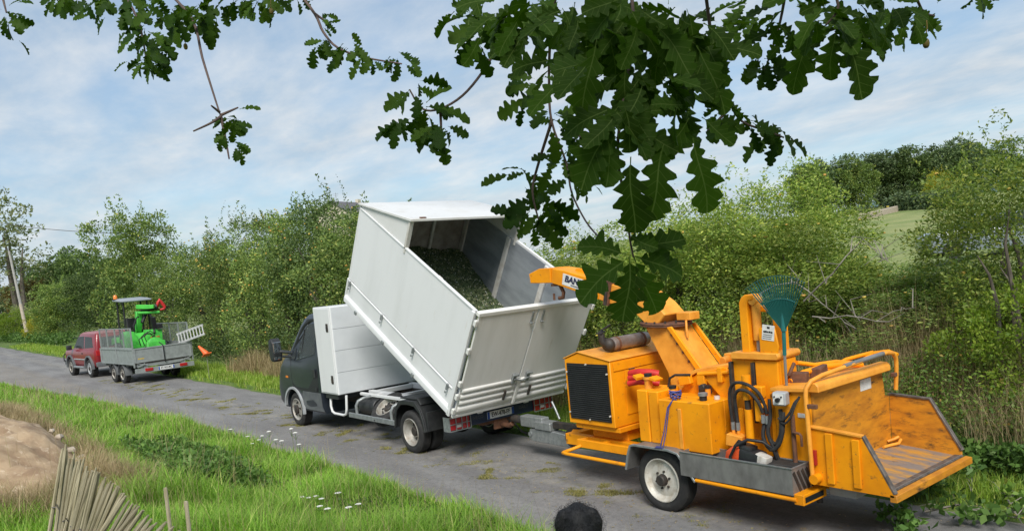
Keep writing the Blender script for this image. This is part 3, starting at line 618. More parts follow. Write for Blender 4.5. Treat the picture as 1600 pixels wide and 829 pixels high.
for y in (-.35, .35): b = B(); b.box(-3.363, -3.31, y-.025, y+.025, .1, HT+.06); Q(b, 'wall_post', 'rib_white', bevel=.005)
# canopy over the front half
cp = [(-3.40, HT+.03), (-3.36, HT+.085), (-1.965, HT+.475), (-1.965, HT+.03)]
for s in (-1, 1):
    b = B(); b.prism(cp, s*1.05, s*1.082); b.build('canopy_cheek', M['canopy_white'], bed, bevel=.003)
    b = B(); b.box(-1.985, -1.940, min(s*1.03, s*1.10), max(s*1.03, s*1.10), HT+.01-.08, HT+.47); Q(b, 'canopy_post', 'rib_white', bevel=.004)
b = B(); b.prism([(-3.46, HT+.055), (-3.45, HT+.085), (-1.90, HT+.515), (-1.89, HT+.475), (-1.90, HT+.470), (-3.45, HT+.052)], -1.12, 1.12); Q(b, 'canopy_roof', 'canopy_white', bevel=.006)
for y in (-.9, .9): b = B(); b.obox((-1.93, y, HT+.515), (.04, .10, .02), (0, -.27, 0)); Q(b, 'roof_catch', 'rusty')
# tailgate: two doors with pressed ribs below
for s in (-1, 1):
    b = B(); y0, y1 = (-1.06, -.012) if s < 0 else (.012, 1.06); b.box(-.005, .028, y0, y1, .445, HT-.035)
    d = Q(b, 'gate_door', 'white_gate', bevel=.004)
    b = B(); b.box(-.005, .02, y0, y1, .0, .435); d2 = Q(b, 'gate_lower_panel', 'white_gate', bevel=.003)
    for z in (.05, .18, .285, .385):
        b = B(); hgt = .075 if z > .1 else .10; b.prism([(.0205, z), (.052, z+.014), (.052, z+hgt-.02), (.0205, z+hgt)], y0+.02, y1-.03); b.build('pressed_rib', M['white_gate'], d2, bevel=.006)
    for z in (.08, .33, .55, 1.1, 1.55): b = B(); b.box(.0, .05, min(s*1.075, s*1.12), max(s*1.075, s*1.12), z-.04, z+.04); b.cyl((.035, s*1.10, z-.055), (.035, s*1.10, z+.055), .016, n=8); Q(b, 'gate_hinge', 'white_gate', bevel=.003)
    b = B(); b.box(.03, .05, s*.10-.012, s*.10+.012, 1.44, 1.62); b.obox((.055, s*.10, 1.44), (.03, .05, .02)); Q(b, 'top_catch', 'galvanised', bevel=.003)
    b = B(); b.box(.03, .075, s*.13-.03, s*.13+.03, .40, .56); b.obox((.085, s*.13, .56), (.03, .11, .025), (0, 0, 0)); b.obox((.09, s*.07, .47), (.02, .16, .02), (s*.3, 0, 0)); Q(b, 'gate_latch', 'galvanised', bevel=.003)
    b = B(); b.box(.055, .085, s*.24-.015, s*.24+.015, .13, .30); Q(b, 'gate_bolt', 'dark_steel', bevel=.003)
b = B(); b.box(.021, .06, -.025, .025, .0, .43); Q(b, 'gate_centre_bar', 'white_gate', bevel=.004)
b = B(); b.box(-.03, .045, -1.085, 1.085, HT-.03, HT+.03); Q(b, 'gate_top_beam', 'white_gate', bevel=.006)
b = B(); b.box(-.02, .03, -1.085, 1.085, -.05, -.003); Q(b, 'gate_bottom_beam', 'white_gate', bevel=.005)

# the load
def chip_pile():
    rng = np.random.default_rng(3); nx, ny = 60, 44
    def surf(s_, y): return .53+.26*(s_-2.1)+.17*np.clip(.6-y*.55, 0, 1.2)*1.05+.035*nz2(s_, y, 3.0)+.02*nz2(s_, y, 9.0) - .45*np.clip(1.55-s_, 0, 2)
    bedM = Matrix.Translation((1.419, 0, .778)) @ Euler((0, TH, 0)).to_matrix().to_4x4(); A = np.array(bedM)
    S = np.linspace(.6, 3.33, nx); Yv = np.linspace(-1.035, 1.035, ny); SS, YY = np.meshgrid(S, Yv); T = np.clip(surf(SS, YY), .02, 1.6)
    v = np.stack([-SS.ravel(), YY.ravel(), T.ravel()], 1); f = [(j*nx+i, j*nx+i+1, (j+1)*nx+i+1, (j+1)*nx+i) for j in range(ny-1) for i in range(nx-1)]
    n = 26000; s_ = rng.uniform(.75, 3.32, n); y = rng.uniform(-1.03, 1.03, n); t = np.clip(surf(s_, y), .03, 1.6)+rng.uniform(-.005, .02, n)
    L = rng.uniform(.012, .045, n)[:, None]; W = rng.uniform(.006, .016, n)[:, None]
    d = rng.normal(size=(n, 3)); d[:, 2] *= .6; d /= np.linalg.norm(d, axis=1)[:, None]; e = np.cross(d, rng.normal(size=(n, 3))); e /= np.linalg.norm(e, axis=1)[:, None]
    c = np.stack([-s_, y, t], 1); q = np.stack([c-d*L/2-e*W/2, c+d*L/2-e*W/2, c+d*L/2+e*W/2, c-d*L/2+e*W/2], 1).reshape(-1, 3)
    o = len(v); V = np.concatenate([v, q]); V = V@A[:3, :3].T+A[:3, 3]
    f += [(o+4*i, o+4*i+1, o+4*i+2, o+4*i+3) for i in range(n)]
    me = bpy.data.meshes.new('wood_chips'); me.from_pydata(V.tolist(), [], f)
    tag(link('wood_chips', me, M['chips']), 'dark green fresh wood chips heaped inside the raised white tipper body', 'wood chips', kind='stuff')
chip_pile()

# ------------------------------------------------------------------ wood chipper
ch = empty('wood_chipper', (5.1, 0, 0), 0, 'orange yellow towed wood chipper with its spout aimed into the truck', 'wood chipper')
ch.matrix_world = Matrix.Translation((5.1, 0, 0))
def C(b_, name, mat, par=None, **k):
    par = par or ch
    o = b_.build(name, M[mat], None, **k)
    if par is ch: o.parent = ch; o.matrix_parent_inverse = Matrix.Translation((-5.1, 0, 0))
    else: o.parent = par
    return o
def reparent(o): o.parent = ch; o.matrix_parent_inverse = Matrix.Translation((-5.1, 0, 0)); return o

# frame and drawbar
b = B()
for s in (-1, 1): b.box(3.25, 6.95, s*.52-.05, s*.52+.05, .46, .60)
for x in (3.3, 4.55, 5.3, 6.1, 6.85): b.box(x-.05, x+.05, -.46, .46, .47, .59)
b.cyl((5.13, -.8, .345), (5.13, .8, .345), .05)
C(b, 'frame', 'yellow', bevel=.006)
b = B(); b.prism([(2.9, -.05), (3.3, -.55), (3.3, .55), (2.9, .05)], .465, .585, 'z'); C(b, 'frame_nose', 'yellow', bevel=.008)
# side step frame at the front left
b = B(); b.box(3.64, 4.52, -.73, -.68, .50, .60); b.box(3.64, 3.69, -.68, -.57, .505, .595); b.box(4.47, 4.52, -.68, -.57, .505, .595); b.box(4.02, 4.08, -.68, -.57, .505, .595); C(b, 'step_frame', 'yellow', bevel=.005)
b = B(); b.box(3.70, 4.46, -.675, -.58, .545, .555); C(b, 'step_plate', 'dark_steel')
b = B(); b.tube([(3.70, -.72, .52), (3.60, -.82, .475), (3.585, -.90, .468), (3.60, -.945, .467), (3.68, -.955, .467), (4.70, -.955, .467)], .022, 8); C(b, 'bumper_tube', 'yellow', smooth=60)
b = B(); b.tube([(5.68, -.985, .455), (6.83, -.985, .445)], .022, 8); C(b, 'lower_tube', 'yellow', smooth=60)
b = B(); b.box(6.80, 6.90, -.99, -.60, .40, .50); C(b, 'rear_tube', 'yellow', bevel=.006)
b = B(); b.box(6.901, 6.904, -.965, -.66, .425, .475); C(b, 'tube_end', 'ink_black')
b = B(); b.prism([(1.86, .28), (1.95, .24), (2.86, .235), (2.86, .40), (2.4, .43), (1.90, .42)], -.07, .07); C(b, 'drawbar', 'galvanised', bevel=.01)
b = B(); b.box(1.70, 2.20, -.075, .075, .44, .60); b.box(2.05, 2.40, -.10, .10, .43, .55); C(b, 'overrun_hitch', 'galvanised', bevel=.012)
b = B(); b.box(2.40, 2.95, -.05, .05, .475, .56); C(b, 'drawbar_tube', 'dark_steel', bevel=.006)
b = B(); b.lathe([(.03, -.14), (.06, -.13), (.06, .0), (.045, .05), (.045, .12), (.05, .13)], (1.62, 0, .52), (1, 0, 0), 14); b.sphere((1.47, 0, .52), (.07, .06, .05)); C(b, 'coupling', 'dark_steel')
b = B()
for i in range(5): b.lathe([(.048, -.01), (.062, 0), (.048, .01)], (1.56+i*.022, 0, .52), (1, 0, 0), 14)
C(b, 'bellows', 'rubber')
b = B(); b.cyl((1.92, -.09, .345), (1.92, .09, .345), .035, n=12); b.cyl((2.8, -.09, .30), (2.8, .09, .30), .03, n=12); C(b, 'pivot_bolt', 'galvanised')
b = B(); b.tube([(2.42, .08, .58), (2.32, .1, .72), (2.26, .1, .82)], .016, 8); C(b, 'brake_lever', 'galvanised', smooth=60)
# jockey wheel lifted beside the drawbar
b = B(); b.lathe([(.08, -.05), (.145, -.05), (.155, -.03), (.155, .03), (.145, .05), (.08, .05)], (3.12, -.26, .47), (.45, -1, 0), 26); jw = C(b, 'jockey_wheel', 'rubber', smooth=40)
b = B(); b.lathe([(.09, .048), (.07, .03), (.03, .03), (.025, .06), (.001, .06)], (3.12, -.26, .47), (.45, -1, 0), 20); C(b, 'disc', 'rusty', jw)
b = B(); b.tube([(3.12, -.16, .47), (3.12, -.16, .66), (3.1, -.16, .80)], .03, 10); C(b, 'leg', 'galvanised', jw)

# engine housing with its radiator grille on the left side
ep = [(3.555, .808), (3.552, 1.605), (3.81, 1.690), (4.338, 1.597), (4.345, .806)]
b = B(); b.prism(ep, -.745, .62); eh = C(b, 'engine_housing', 'yellow', bevel=.008)
b = B(); b.prism([(3.545, 1.607), (3.81, 1.694), (4.35, 1.600), (4.35, 1.612), (3.81, 1.708), (3.545, 1.620)], -.76, .63); C(b, 'lid', 'yellow_faded', eh, bevel=.003)
b = B(); b.box(3.60, 4.30, -.756, -.747, .87, 1.56); gr = C(b, 'radiator_grille', 'ink_black')
for i in range(27):
    z = .885+i*.0248; b = B(); b.obox((3.95, -.762, z), (.685, .010, .007), (.5, 0, 0)); C(b, 'slat', 'black_plastic', gr)
for x, z in ((3.605, 1.45), (3.605, .95), (4.295, 1.45), (4.295, .95), (3.95, 1.553), (3.95, .88)): b = B(); b.cyl((x, -.757, z), (x, -.775, z), .011, n=8); C(b, 'bolt', 'rim_white', gr)
b = B(); b.box(4.345, 4.353, -.70, .60, 1.475, 1.575); C(b, 'upper_panel', 'yellow', eh, bevel=.002)
b = B(); b.box(4.345, 4.353, -.52, .55, .93, 1.462); C(b, 'access_panel', 'yellow', eh, bevel=.002)
for y in (-.45, .2): b = B(); b.cyl((4.355, y, 1.469), (4.355, y+.1, 1.469), .008, n=8); C(b, 'hinge', 'rusty', eh)
b = B(); b.box(3.62, 4.37, -.70, .55, .74, .80); b.box(3.7, 4.3, -.5, .5, .60, .738); C(b, 'engine_mount', 'yellow', bevel=.006)
# silencer lying across the lid
b = B(); b.lathe([(.05, -.02), (.082, 0), (.085, .02), (.085, .60), (.082, .62), (.04, .63)], (4.06, -.40, 1.752), (0, 1, 0), 24); mf = C(b, 'silencer', 'muffler_steel', smooth=40)
for y in (-.33, .12): b = B(); b.lathe([(.09, -.015), (.09, .015), (.085, .015), (.085, -.015)], (4.06, y, 1.752), (0, 1, 0), 24); b.box(4.02, 4.10, y-.02, y+.02, 1.62, 1.68); C(b, 'bracket', 'rusty', mf)
b = B(); b.sphere((4.06, -.46, 1.755), (.095, .07, .085)); b.tube([(4.06, -.50, 1.76), (4.04, -.54, 1.80), (4.03, -.54, 1.90)], .042, 12); C(b, 'elbow', 'dark_steel', mf, smooth=60)
b = B(); b.tube([(4.03, -.52, 1.90), (4.02, -.52, 1.94), (4.03, -.44, 1.965), (4.04, -.38, 1.99)], .012, 6); b.obox((4.03, -.54, 1.915), (.09, .09, .008), (.35, 0, 0)); C(b, 'rain_flap', 'ink_black', mf)

# slim tanks and the main tank
for x0, x1, z1 in ((4.775, 4.930, 1.305), (4.945, 5.085, 1.30)):
    b = B(); b.box(x0, x1, -.80, -.42, .72, z1); C(b, 'slim_tank', 'yellow', bevel=.010)
b = B(); b.cyl((4.86, -.68, 1.30), (4.86, -.68, 1.41), .045, n=16); b.cyl((4.86, -.68, 1.41), (4.86, -.68, 1.44), .06, n=16); C(b, 'filler_neck', 'yellow_faded')
b = B(); b.cyl((4.86, -.68, 1.441), (4.86, -.68, 1.475), .045, n=12); C(b, 'filler_cap', 'ink_black')
b = B(); b.prism([(4.76, 1.43), (4.70, 1.46), (4.69, 1.44), (4.75, 1.40)], -.75, -.60); b.prism([(4.93, 1.42), (5.02, 1.40), (5.03, 1.42), (4.94, 1.45)], -.75, -.62); C(b, 'filler_guard', 'yellow')
b = B(); b.prism([(5.128, .70), (5.128, 1.232), (5.806, 1.232), (5.806, .70)], -.85, -.60); mt_ = C(b, 'main_tank', 'yellow', bevel=.010)
b = B(); b.prism([(5.128, .70), (5.128, 1.232), (5.806, 1.232), (5.806, .70)], -.598, -.40); C(b, 'tank_back', 'yellow', bevel=.010)
b = B(); b.box(5.40, 5.445, -.862, -.851, .72, 1.15); C(b, 'tank_strap', 'yellow_faded', mt_, bevel=.003)
for x, y, r, h in ((5.22, -.70, .035, .10), (5.64, -.72, .04, .05), (5.55, -.52, .03, .09)):
    b = B(); b.cyl((x, y, 1.232), (x, y, 1.232+h), r, n=14); C(b, 'filler_neck', 'yellow_faded' if h > .06 else 'ink_black', mt_)
    b = B(); b.cyl((x, y, 1.233+h), (x, y, 1.263+h), r*1.25, n=12); C(b, 'filler_cap', 'ink_black' if h > .06 else 'galvanised', mt_)
b = B(); b.cyl((5.74, -.62, 1.235), (5.74, -.62, 1.27), .03, n=10); C(b, 'level_cap', 'clear_lens', mt_)
b = B(); pts = []
for k in range(3): pts += [(5.45+.10*math.cos(a), -.34, 1.05+.16*math.sin(a)+k*.004) for a in np.linspace(0, 6.28, 16)]
b.tube([(5.9, -.48, 1.20), (5.92, -.47, 1.08), (5.93, -.46, .92), (5.91, -.45, .80)], .02, 8); b.tube([(5.88, -.5, 1.19), (5.885, -.5, 1.05), (5.87, -.5, .9)], .014, 8); C(b, 'hose', 'rubber', smooth=60)

# wheel, fender, tool tray
for s in (-1, 1):
    w = wheel(None, (5.13, s*.90, .345), .355, .20, .232, s, M['rim_white'], holes=0, dish=.05, hub=.062, hubout=.045, nuts=6); reparent(w)
    fo = [(4.70, .425), (4.745, .60), (4.79, .705), (4.84, .722), (5.33, .724), (5.46, .70), (5.67, .43)]
    fi = [(5.645, .43), (5.445, .688), (5.325, .710), (4.845, .708), (4.802, .695), (4.760, .60), (4.715, .425)]
    b = B(); b.prism(fo+fi, s*.985, s*.62); C(b, 'fender', 'steel_worn', bevel=.003)
    b = B(); b.beam([(x, s*.985, z) for x, z in fo], .028, .026, up=(0, 1, 0)); C(b, 'fender_lip', 'galvanised', bevel=.004)
b = B()
b.box(5.50, 6.805, -1.002, -.996, .485, .735); b.box(5.50, 6.805, -.725, -.720, .485, .735); b.box(6.800, 6.806, -.995, -.726, .486, .733); b.box(5.5, 6.8, -.995, -.726, .488, .494); b.box(5.50, 5.506, -.995, -.726, .60, .733)
tr = C(b, 'tool_tray', 'steel_worn')
b = B(); b.box(5.50, 6.812, -1.012, -.993, .733, .742); b.box(5.5, 6.812, -.728, -.714, .733, .742); b.box(6.796, 6.812, -.992, -.729, .733, .742); C(b, 'tray_rim', 'galvanised', tr)
for i in range(4): b = B(); b.obox((6.809, -.93+i*.07, .60), (.004, .035, .22), (.5, 0, 0)); C(b, 'stripe', 'dark_steel', tr)

# drum housing, belts and covers between the tanks and the feed tower
b = B(); arc = [(5.50+.50*math.cos(a), .98+.50*math.sin(a)) for a in np.linspace(R(170), R(5), 14)]
b.prism([(5.0, .58)]+arc+[(6.0, .58)], -.40, .45); C(b, 'drum_housing', 'yellow', bevel=.010, smooth=25)
b = B(); b.prism([(5.05, 1.36), (5.32, 1.50), (5.76, 1.575), (5.80, 1.545), (5.33, 1.46), (5.06, 1.32)], -.43, .48); C(b, 'drum_lid', 'yellow_faded', bevel=.004)
b = B(); b.prism([(5.40, 1.48), (5.76, 1.545), (5.84, 1.40), (5.90, 1.10), (5.80, 1.10), (5.46, 1.42)], -.46, -.43); C(b, 'belt_guard', 'yellow', bevel=.004)
b = B(); b.cyl((5.40, -.48, 1.46), (5.80, -.48, 1.50), .022, n=10); b.obox((5.22, -.47, 1.38), (.16, .06, .09), (0, -.2, 0)); b.obox((5.44, -.47, 1.40), (.10, .05, .12)); b.obox((5.70, -.47, 1.47), (.06, .07, .16)); C(b, 'lid_hinge', 'yellow', bevel=.006)
b = B(); b.tube([(5.02, -.5, 1.18), (4.99, -.5, 1.30), (5.02, -.5, 1.40), (5.10, -.5, 1.44), (5.30, -.49, 1.45)], .014, 8); C(b, 'lid_hose', 'rubber', smooth=60)
b = B(); b.cyl((5.45, -.1, 1.55), (5.45, .03, 1.56), .045, n=14); b.box(5.4, 5.62, .0, .10, 1.53, 1.62); C(b, 'lid_catch', 'yellow_faded', bevel=.006)
b = B(); b.obox((5.50, -.50, 1.30), (.13, .08, .10)); b.cyl((5.50, -.56, 1.33), (5.50, -.49, 1.33), .04, n=10); C(b, 'sensor', 'dark_steel', bevel=.01)
# red hose bag behind the slim tanks
b = B()
for k, (dz, w_) in enumerate(((0, .16), (.06, .15), (.11, .13))): b.tube([(4.50, -.62+.02*k, 1.33+dz), (4.64, -.60, 1.355+dz), (4.80, -.55, 1.35+dz), (4.86, -.50, 1.33+dz)], .035+.004*k, 10)
bag = tag(b.build('red_sling', M['red_canvas'], None, smooth=70), 'folded red lifting sling tucked between engine box and yellow tanks', 'sling')
# spout : base duct, turning ring, swan neck
b = B(); b.loft([[(4.80, -.20, 1.12), (5.42, -.20, 1.12), (5.42, .20, 1.12), (4.80, .20, 1.12)], [(4.74, -.20, 1.40), (5.22, -.20, 1.40), (5.22, .20, 1.40), (4.74, .20, 1.40)], [(4.44, -.19, 1.93), (4.80, -.19, 1.95), (4.80, .19, 1.95), (4.44, .19, 1.93)]]); ds = C(b, 'spout_base', 'yellow_faded', bevel=.008)
for s in (-1, 1):
    b = B(); b.prism([(5.28, 1.32), (5.21, 1.42), (4.80, 1.94), (4.86, 1.95), (5.30, 1.42), (5.36, 1.32)], s*.20, s*.232); C(b, 'edge_flange', 'yellow', ds, bevel=.004)
for i in range(5): t = i/4; b = B(); x, z = 5.14-.30*t, 1.45+.40*t; b.cyl((x, -.198, z), (x, -.212, z), .014, n=8); C(b, 'bolt', 'rusty', ds)
b = B(); b.lathe([(.001, -.022), (.30, -.022), (.31, -.015), (.31, -.003), (.30, 0), (.30, .004), (.31, .006), (.31, .018), (.30, .024), (.001, .024)], (4.60, 0, 1.965), (.05, 0, 1), 36); rg = C(b, 'turning_ring', 'rusty', smooth=40)
for i in range(14): a = i/14*2*math.pi; b = B(); b.cyl((4.60+.285*math.cos(a), .285*math.sin(a), 1.98), (4.60+.285*math.cos(a), .285*math.sin(a), 2.01), .012, n=6); C(b, 'bolt', 'dark_steel', rg)
b = B(); b.box(4.78, 4.98, -.02, .16, 2.0, 2.09); b.tube([(4.92, -.02, 2.0), (4.95, -.06, 1.90), (4.96, -.06, 1.80)], .015, 8); C(b, 'swivel_motor', 'yellow_faded', rg, bevel=.008)
neck = [(4.63, 0, 1.975), (4.52, 0, 2.10), (4.36, 0, 2.215), (4.15, 0, 2.295), (3.92, 0, 2.348), (3.70, 0, 2.405)]
b = B(); b.beam(neck, .36, [.32, .30, .28, .26, .25, .24], up=(0, 1, 0)); sp = C(b, 'spout', 'yellow_faded', bevel=.010, smooth=25)
b = B(); b.beam([(3.70, 0, 2.405), (3.05, 0, 2.585), (2.82, 0, 2.635)], .37, [.24, .22, .20], up=(0, 1, 0)); C(b, 'spout_end', 'yellow', sp, bevel=.008, smooth=25)
b = B(); b.beam([(2.80, 0, 2.64), (2.58, 0, 2.645), (2.36, 0, 2.62)], .38, [.20, .20, .13], up=(0, 1, 0)); dfl = C(b, 'deflector', 'yellow', sp, bevel=.006, smooth=25)
b = B(); b.obox((3.83, 0, 2.372), (.035, .42, .31), (0, .27, 0)); b.obox((3.88, 0, 2.358), (.035, .42, .31), (0, .27, 0)); C(b, 'flange', 'rusty', sp)
b = B(); b.cyl((3.82, -.215, 2.22), (3.88, -.215, 2.50), .02, n=10); C(b, 'hinge_pin', 'dark_steel', sp)
b = B(); b.prism([(3.10, 2.67), (3.34, 2.605), (3.30, 2.67), (3.22, 2.70), (3.14, 2.70)], -.02, .0); C(b, 'lifting_eye', 'yellow', sp)
b = B(); b.tube([(2.86, -.10, 2.53), (2.90, -.10, 2.47), (2.94, -.10, 2.40), (2.92, -.10, 2.33), (2.84, -.10, 2.325)], .026, 8); b.cyl((2.74, -.10, 2.30), (2.74, -.10, 2.39), .016, n=8); b.cyl((2.80, -.1, 2.525), (2.80, -.1, 2.49), .07, n=12); C(b, 'spout_handle', 'rusty', sp, smooth=60)
b = B(); b.obox((3.32, -.187, 2.508), (.58, .004, .15), (0, .27, 0)); dc = C(b, 'decal', 'sticker', sp)
t_ = text('decal_lettering', 'BANDIT', .115, M['ink_navy'], None, (3.315, -.190, 2.522), (.9638, 0, -.2667), (.2667, 0, .9638), bold=.005, shear=.12, sx=1.15); t_.parent = dc
b = B(); b.obox((3.36, -.190, 2.445), (.36, .002, .014), (0, .27, 0)); C(b, 'decal_line', 'ink_grey', dc)

# feed tower with its lifting cylinder
b = B(); b.box(5.95, 6.468, -.26, .52, .60, 1.36); C(b, 'roller_case', 'yellow', bevel=.012)
b = B(); b.box(5.90, 6.47, -.55, -.27, .58, 1.66); ft = C(b, 'feed_housing', 'yellow', bevel=.010)
b = B(); b.box(5.895, 5.93, -.60, -.552, .85, 1.63); b.box(6.16, 6.20, -.60, -.552, 1.02, 1.63); C(b, 'guide', 'dark_steel', ft, bevel=.004)
b = B(); b.box(6.205, 6.46, -.585, -.552, 1.02, 1.655); C(b, 'slide_plate', 'yellow', ft, bevel=.006)
b = B(); b.prism([(5.94, 1.665), (5.955, 1.735), (6.48, 1.735), (6.50, 1.70), (6.48, 1.665)], -.62, -.22); C(b, 'top_flange', 'yellow_faded', ft, bevel=.008)
up = [(6.055, 1.73), (6.055, 2.23), (6.085, 2.285), (6.13, 2.31), (6.22, 2.31), (6.22, 2.255), (6.165, 2.25), (6.15, 2.22), (6.15, 1.73)]
b = B(); b.prism(up, -.57, -.44); C(b, 'upright', 'yellow', ft, bevel=.008)
b = B(); b.prism([(6.29, 1.73), (6.29, 2.16), (6.34, 2.25), (6.40, 2.14), (6.40, 1.73)], -.36, -.26); C(b, 'upright', 'yellow', ft, bevel=.008)
b = B(); b.box(6.10, 6.40, -.40, -.30, 2.12, 2.18); C(b, 'cross_tie', 'yellow', ft, bevel=.008)
b = B(); b.cyl((6.205, -.50, 1.85), (6.205, -.50, 2.22), .045, n=18); b.cyl((6.205, -.56, 2.25), (6.205, -.44, 2.25), .045, n=14); hc = C(b, 'lift_cylinder', 'yellow_faded', ft)
b = B(); b.cyl((6.205, -.50, 1.72), (6.205, -.50, 1.849), .02, n=12); C(b, 'rod', 'steel_worn', ft)
b = B(); b.prism([(6.285, 1.98), (6.46, 2.005), (6.495, 1.80), (6.46, 1.675), (6.30, 1.67), (6.285, 1.74)], -.60, -.575); cv = C(b, 'cover_plate', 'yellow', ft, bevel=.006)
b = B(); b.obox((6.395, -.603, 1.935), (.135, .003, .15), (0, .12, 0)); st = C(b, 'sticker', 'sticker', ft)
for k_, w_ in enumerate((.016, .022, .014, .020, .016)): b = B(); b.obox((6.352+.021*k_, -.606, 1.947-.0025*k_+.002*(k_ % 2)), (w_, .001, .018), (0, .12, 0)); C(b, 'print_blur', 'ink_black', st)
for i in range(3): b = B(); b.obox((6.39-.006*i, -.606, 1.915-.018*i), (.10, .001, .006), (0, .12, 0)); C(b, 'print_line', 'ink_grey', st)
b = B(); b.obox((6.402, -.606, 1.985), (.03, .001, .02), (0, .12, 0)); C(b, 'print_emblem', 'ink_black', st)
# hydraulics on the tower's left face
b = B(); b.cyl((6.17, -.70, .76), (6.17, -.70, 1.18), .04, n=16); b.cyl((6.17, -.70, 1.28), (6.17, -.70, 1.52), .045, n=16); C(b, 'ram', 'yellow', bevel=0)
b = B(); b.cyl((6.17, -.70, 1.18), (6.17, -.70, 1.28), .03, n=12); C(b, 'ram_rod', 'dark_steel')
b = B(); b.obox((6.31, -.69, 1.18), (.09, .09, .22)); b.obox((6.30, -.69, 1.36), (.12, .08, .12)); b.cyl((6.36, -.76, 1.12), (6.36, -.68, 1.12), .03, n=10); b.cyl((6.36, -.76, 1.24), (6.36, -.68, 1.24), .03, n=10); C(b, 'valve_block', 'yellow', bevel=.012)
b = B(); b.obox((6.02, -.72, .86), (.17, .14, .12), (0, .15, .2)); b.cyl((6.05, -.72, .90), (6.05, -.72, 1.02), .018, n=8); b.cyl((5.99, -.72, .90), (5.99, -.72, 1.02), .018, n=8); C(b, 'hydraulic_motor', 'yellow_faded', bevel=.02)
b = B(); b.lathe([(.03, -.02), (.075, -.02), (.075, .02), (.03, .02)], (6.10, -.63, 1.33), (0, 1, 0), 18); b.obox((6.44, -.64, 1.10), (.06, .07, .5)); b.obox((6.05, -.62, 1.0), (.06, .08, .34)); C(b, 'hydraulic_mount', 'yellow', bevel=.006)
for k, (pts, r_) in enumerate((
    ([(5.99, -.72, 1.0), (5.98, -.73, 1.22), (6.01, -.75, 1.38), (6.10, -.77, 1.455), (6.24, -.77, 1.44), (6.35, -.76, 1.36), (6.39, -.74, 1.24), (6.40, -.73, 1.16)], .017),
    ([(6.05, -.72, 1.0), (6.045, -.73, 1.2), (6.07, -.76, 1.32), (6.14, -.78, 1.385), (6.25, -.78, 1.37), (6.34, -.77, 1.28), (6.37, -.75, 1.17)], .017),
    ([(6.40, -.72, 1.06), (6.42, -.75, .94), (6.50, -.77, .88), (6.57, -.78, .98), (6.58, -.77, 1.10), (6.56, -.74, 1.22)], .02),
    ([(6.36, -.72, 1.06), (6.37, -.77, .93), (6.46, -.80, .83), (6.55, -.80, .88), (6.60, -.79, 1.02), (6.60, -.76, 1.20)], .02),
    ([(6.42, -.70, 1.3), (6.45, -.75, 1.12), (6.43, -.78, .98), (6.50, -.77, .80), (6.52, -.74, .66)], .018),
    ([(6.56, -.78, 1.14), (6.62, -.80, 1.13), (6.70, -.80, 1.21), (6.74, -.78, 1.30), (6.77, -.75, 1.34)], .012),
    ([(6.57, -.78, 1.12), (6.64, -.81, 1.10), (6.71, -.81, 1.17), (6.75, -.79, 1.28), (6.78, -.75, 1.36)], .010))):
    b = B(); sm_pts = []
    for i in range(len(pts)-1):
        p0, p1, p2, p3 = [Vector(pts[max(0, min(len(pts)-1, i+j))]) for j in (-1, 0, 1, 2)]
        for t in (0, .33, .66): sm_pts.append(.5*((2*p1)+(-p0+p2)*t+(2*p0-5*p1+4*p2-p3)*t*t+(-p0+3*p1-3*p2+p3)*t**3))
    sm_pts.append(Vector(pts[-1])); b.tube(sm_pts, r_, 8); C(b, 'hydraulic_hose', 'rubber', smooth=60)
b = B()
for p0, p1 in (((6.40, -.73, 1.14), (6.40, -.73, 1.06)), ((6.37, -.75, 1.15), (6.37, -.75, 1.07)), ((5.99, -.72, .96), (5.99, -.72, 1.04)), ((6.05, -.72, .96), (6.05, -.72, 1.04))): b.cyl(p0, p1, .021, n=8)
C(b, 'hose_end', 'galvanised')
b = B(); b.obox((6.60, -.78, 1.335), (.13, .10, .13), (0, 0, .15)); cbx = C(b, 'control_box', 'light_plastic', bevel=.012)
b = B(); b.obox((6.605, -.833, 1.335), (.10, .004, .10), (0, 0, .15)); C(b, 'control_face', 'sticker', cbx)
b = B(); b.cyl((6.605, -.835, 1.33), (6.61, -.865, 1.33), .022, n=12); b.cyl((6.57, -.84, 1.36), (6.575, -.85, 1.36), .008, n=8); b.cyl((6.64, -.835, 1.36), (6.645, -.845, 1.36), .008, n=8); C(b, 'control_knob', 'ink_black', cbx)
b = B(); b.box(6.47, 6.86, -.70, .66, .60, 1.42); C(b, 'infeed_throat', 'yellow', bevel=.010)
b = B(); b.prism([(6.46, 1.42), (6.86, 1.44), (6.86, 1.40), (6.46, 1.38)], -.74, .70); C(b, 'throat_lid', 'yellow_faded', bevel=.006)
b = B(); b.cyl((6.69, -.75, .70), (6.69, -.75, 1.18), .022, n=10); b.tube([(6.70, -.78, 1.02), (6.78, -.80, 1.02), (6.80, -.80, 1.0), (6.80, -.80, .90)], .013, 8); b.box(6.62, 6.78, -.80, -.70, .66, .70); C(b, 'latch_rod', 'rusty', bevel=.003)
b = B(); b.box(6.72, 6.82, -.706, -.702, 1.15, 1.19); C(b, 'small_label', 'sticker')
b = B(); b.tube([(6.50, -.45, 1.44), (6.55, -.3, 1.50), (6.60, 0, 1.52), (6.66, .3, 1.50), (6.70, .55, 1.46)], .03, 8); b.tube([(6.49, -.3, 1.60), (6.56, -.1, 1.55), (6.62, .2, 1.54), (6.68, .5, 1.48)], .022, 8); C(b, 'throat_pipe', 'yellow', smooth=60)
b = B(); b.obox((6.56, -.38, 1.47), (.16, .12, .10), (0, 0, .3)); b.obox((6.60, -.1, 1.48), (.12, .2, .12), (.1, 0, .2)); b.cyl((6.52, -.5, 1.50), (6.54, -.42, 1.62), .02, n=8); C(b, 'throat_fitting', 'rusty', bevel=.012)
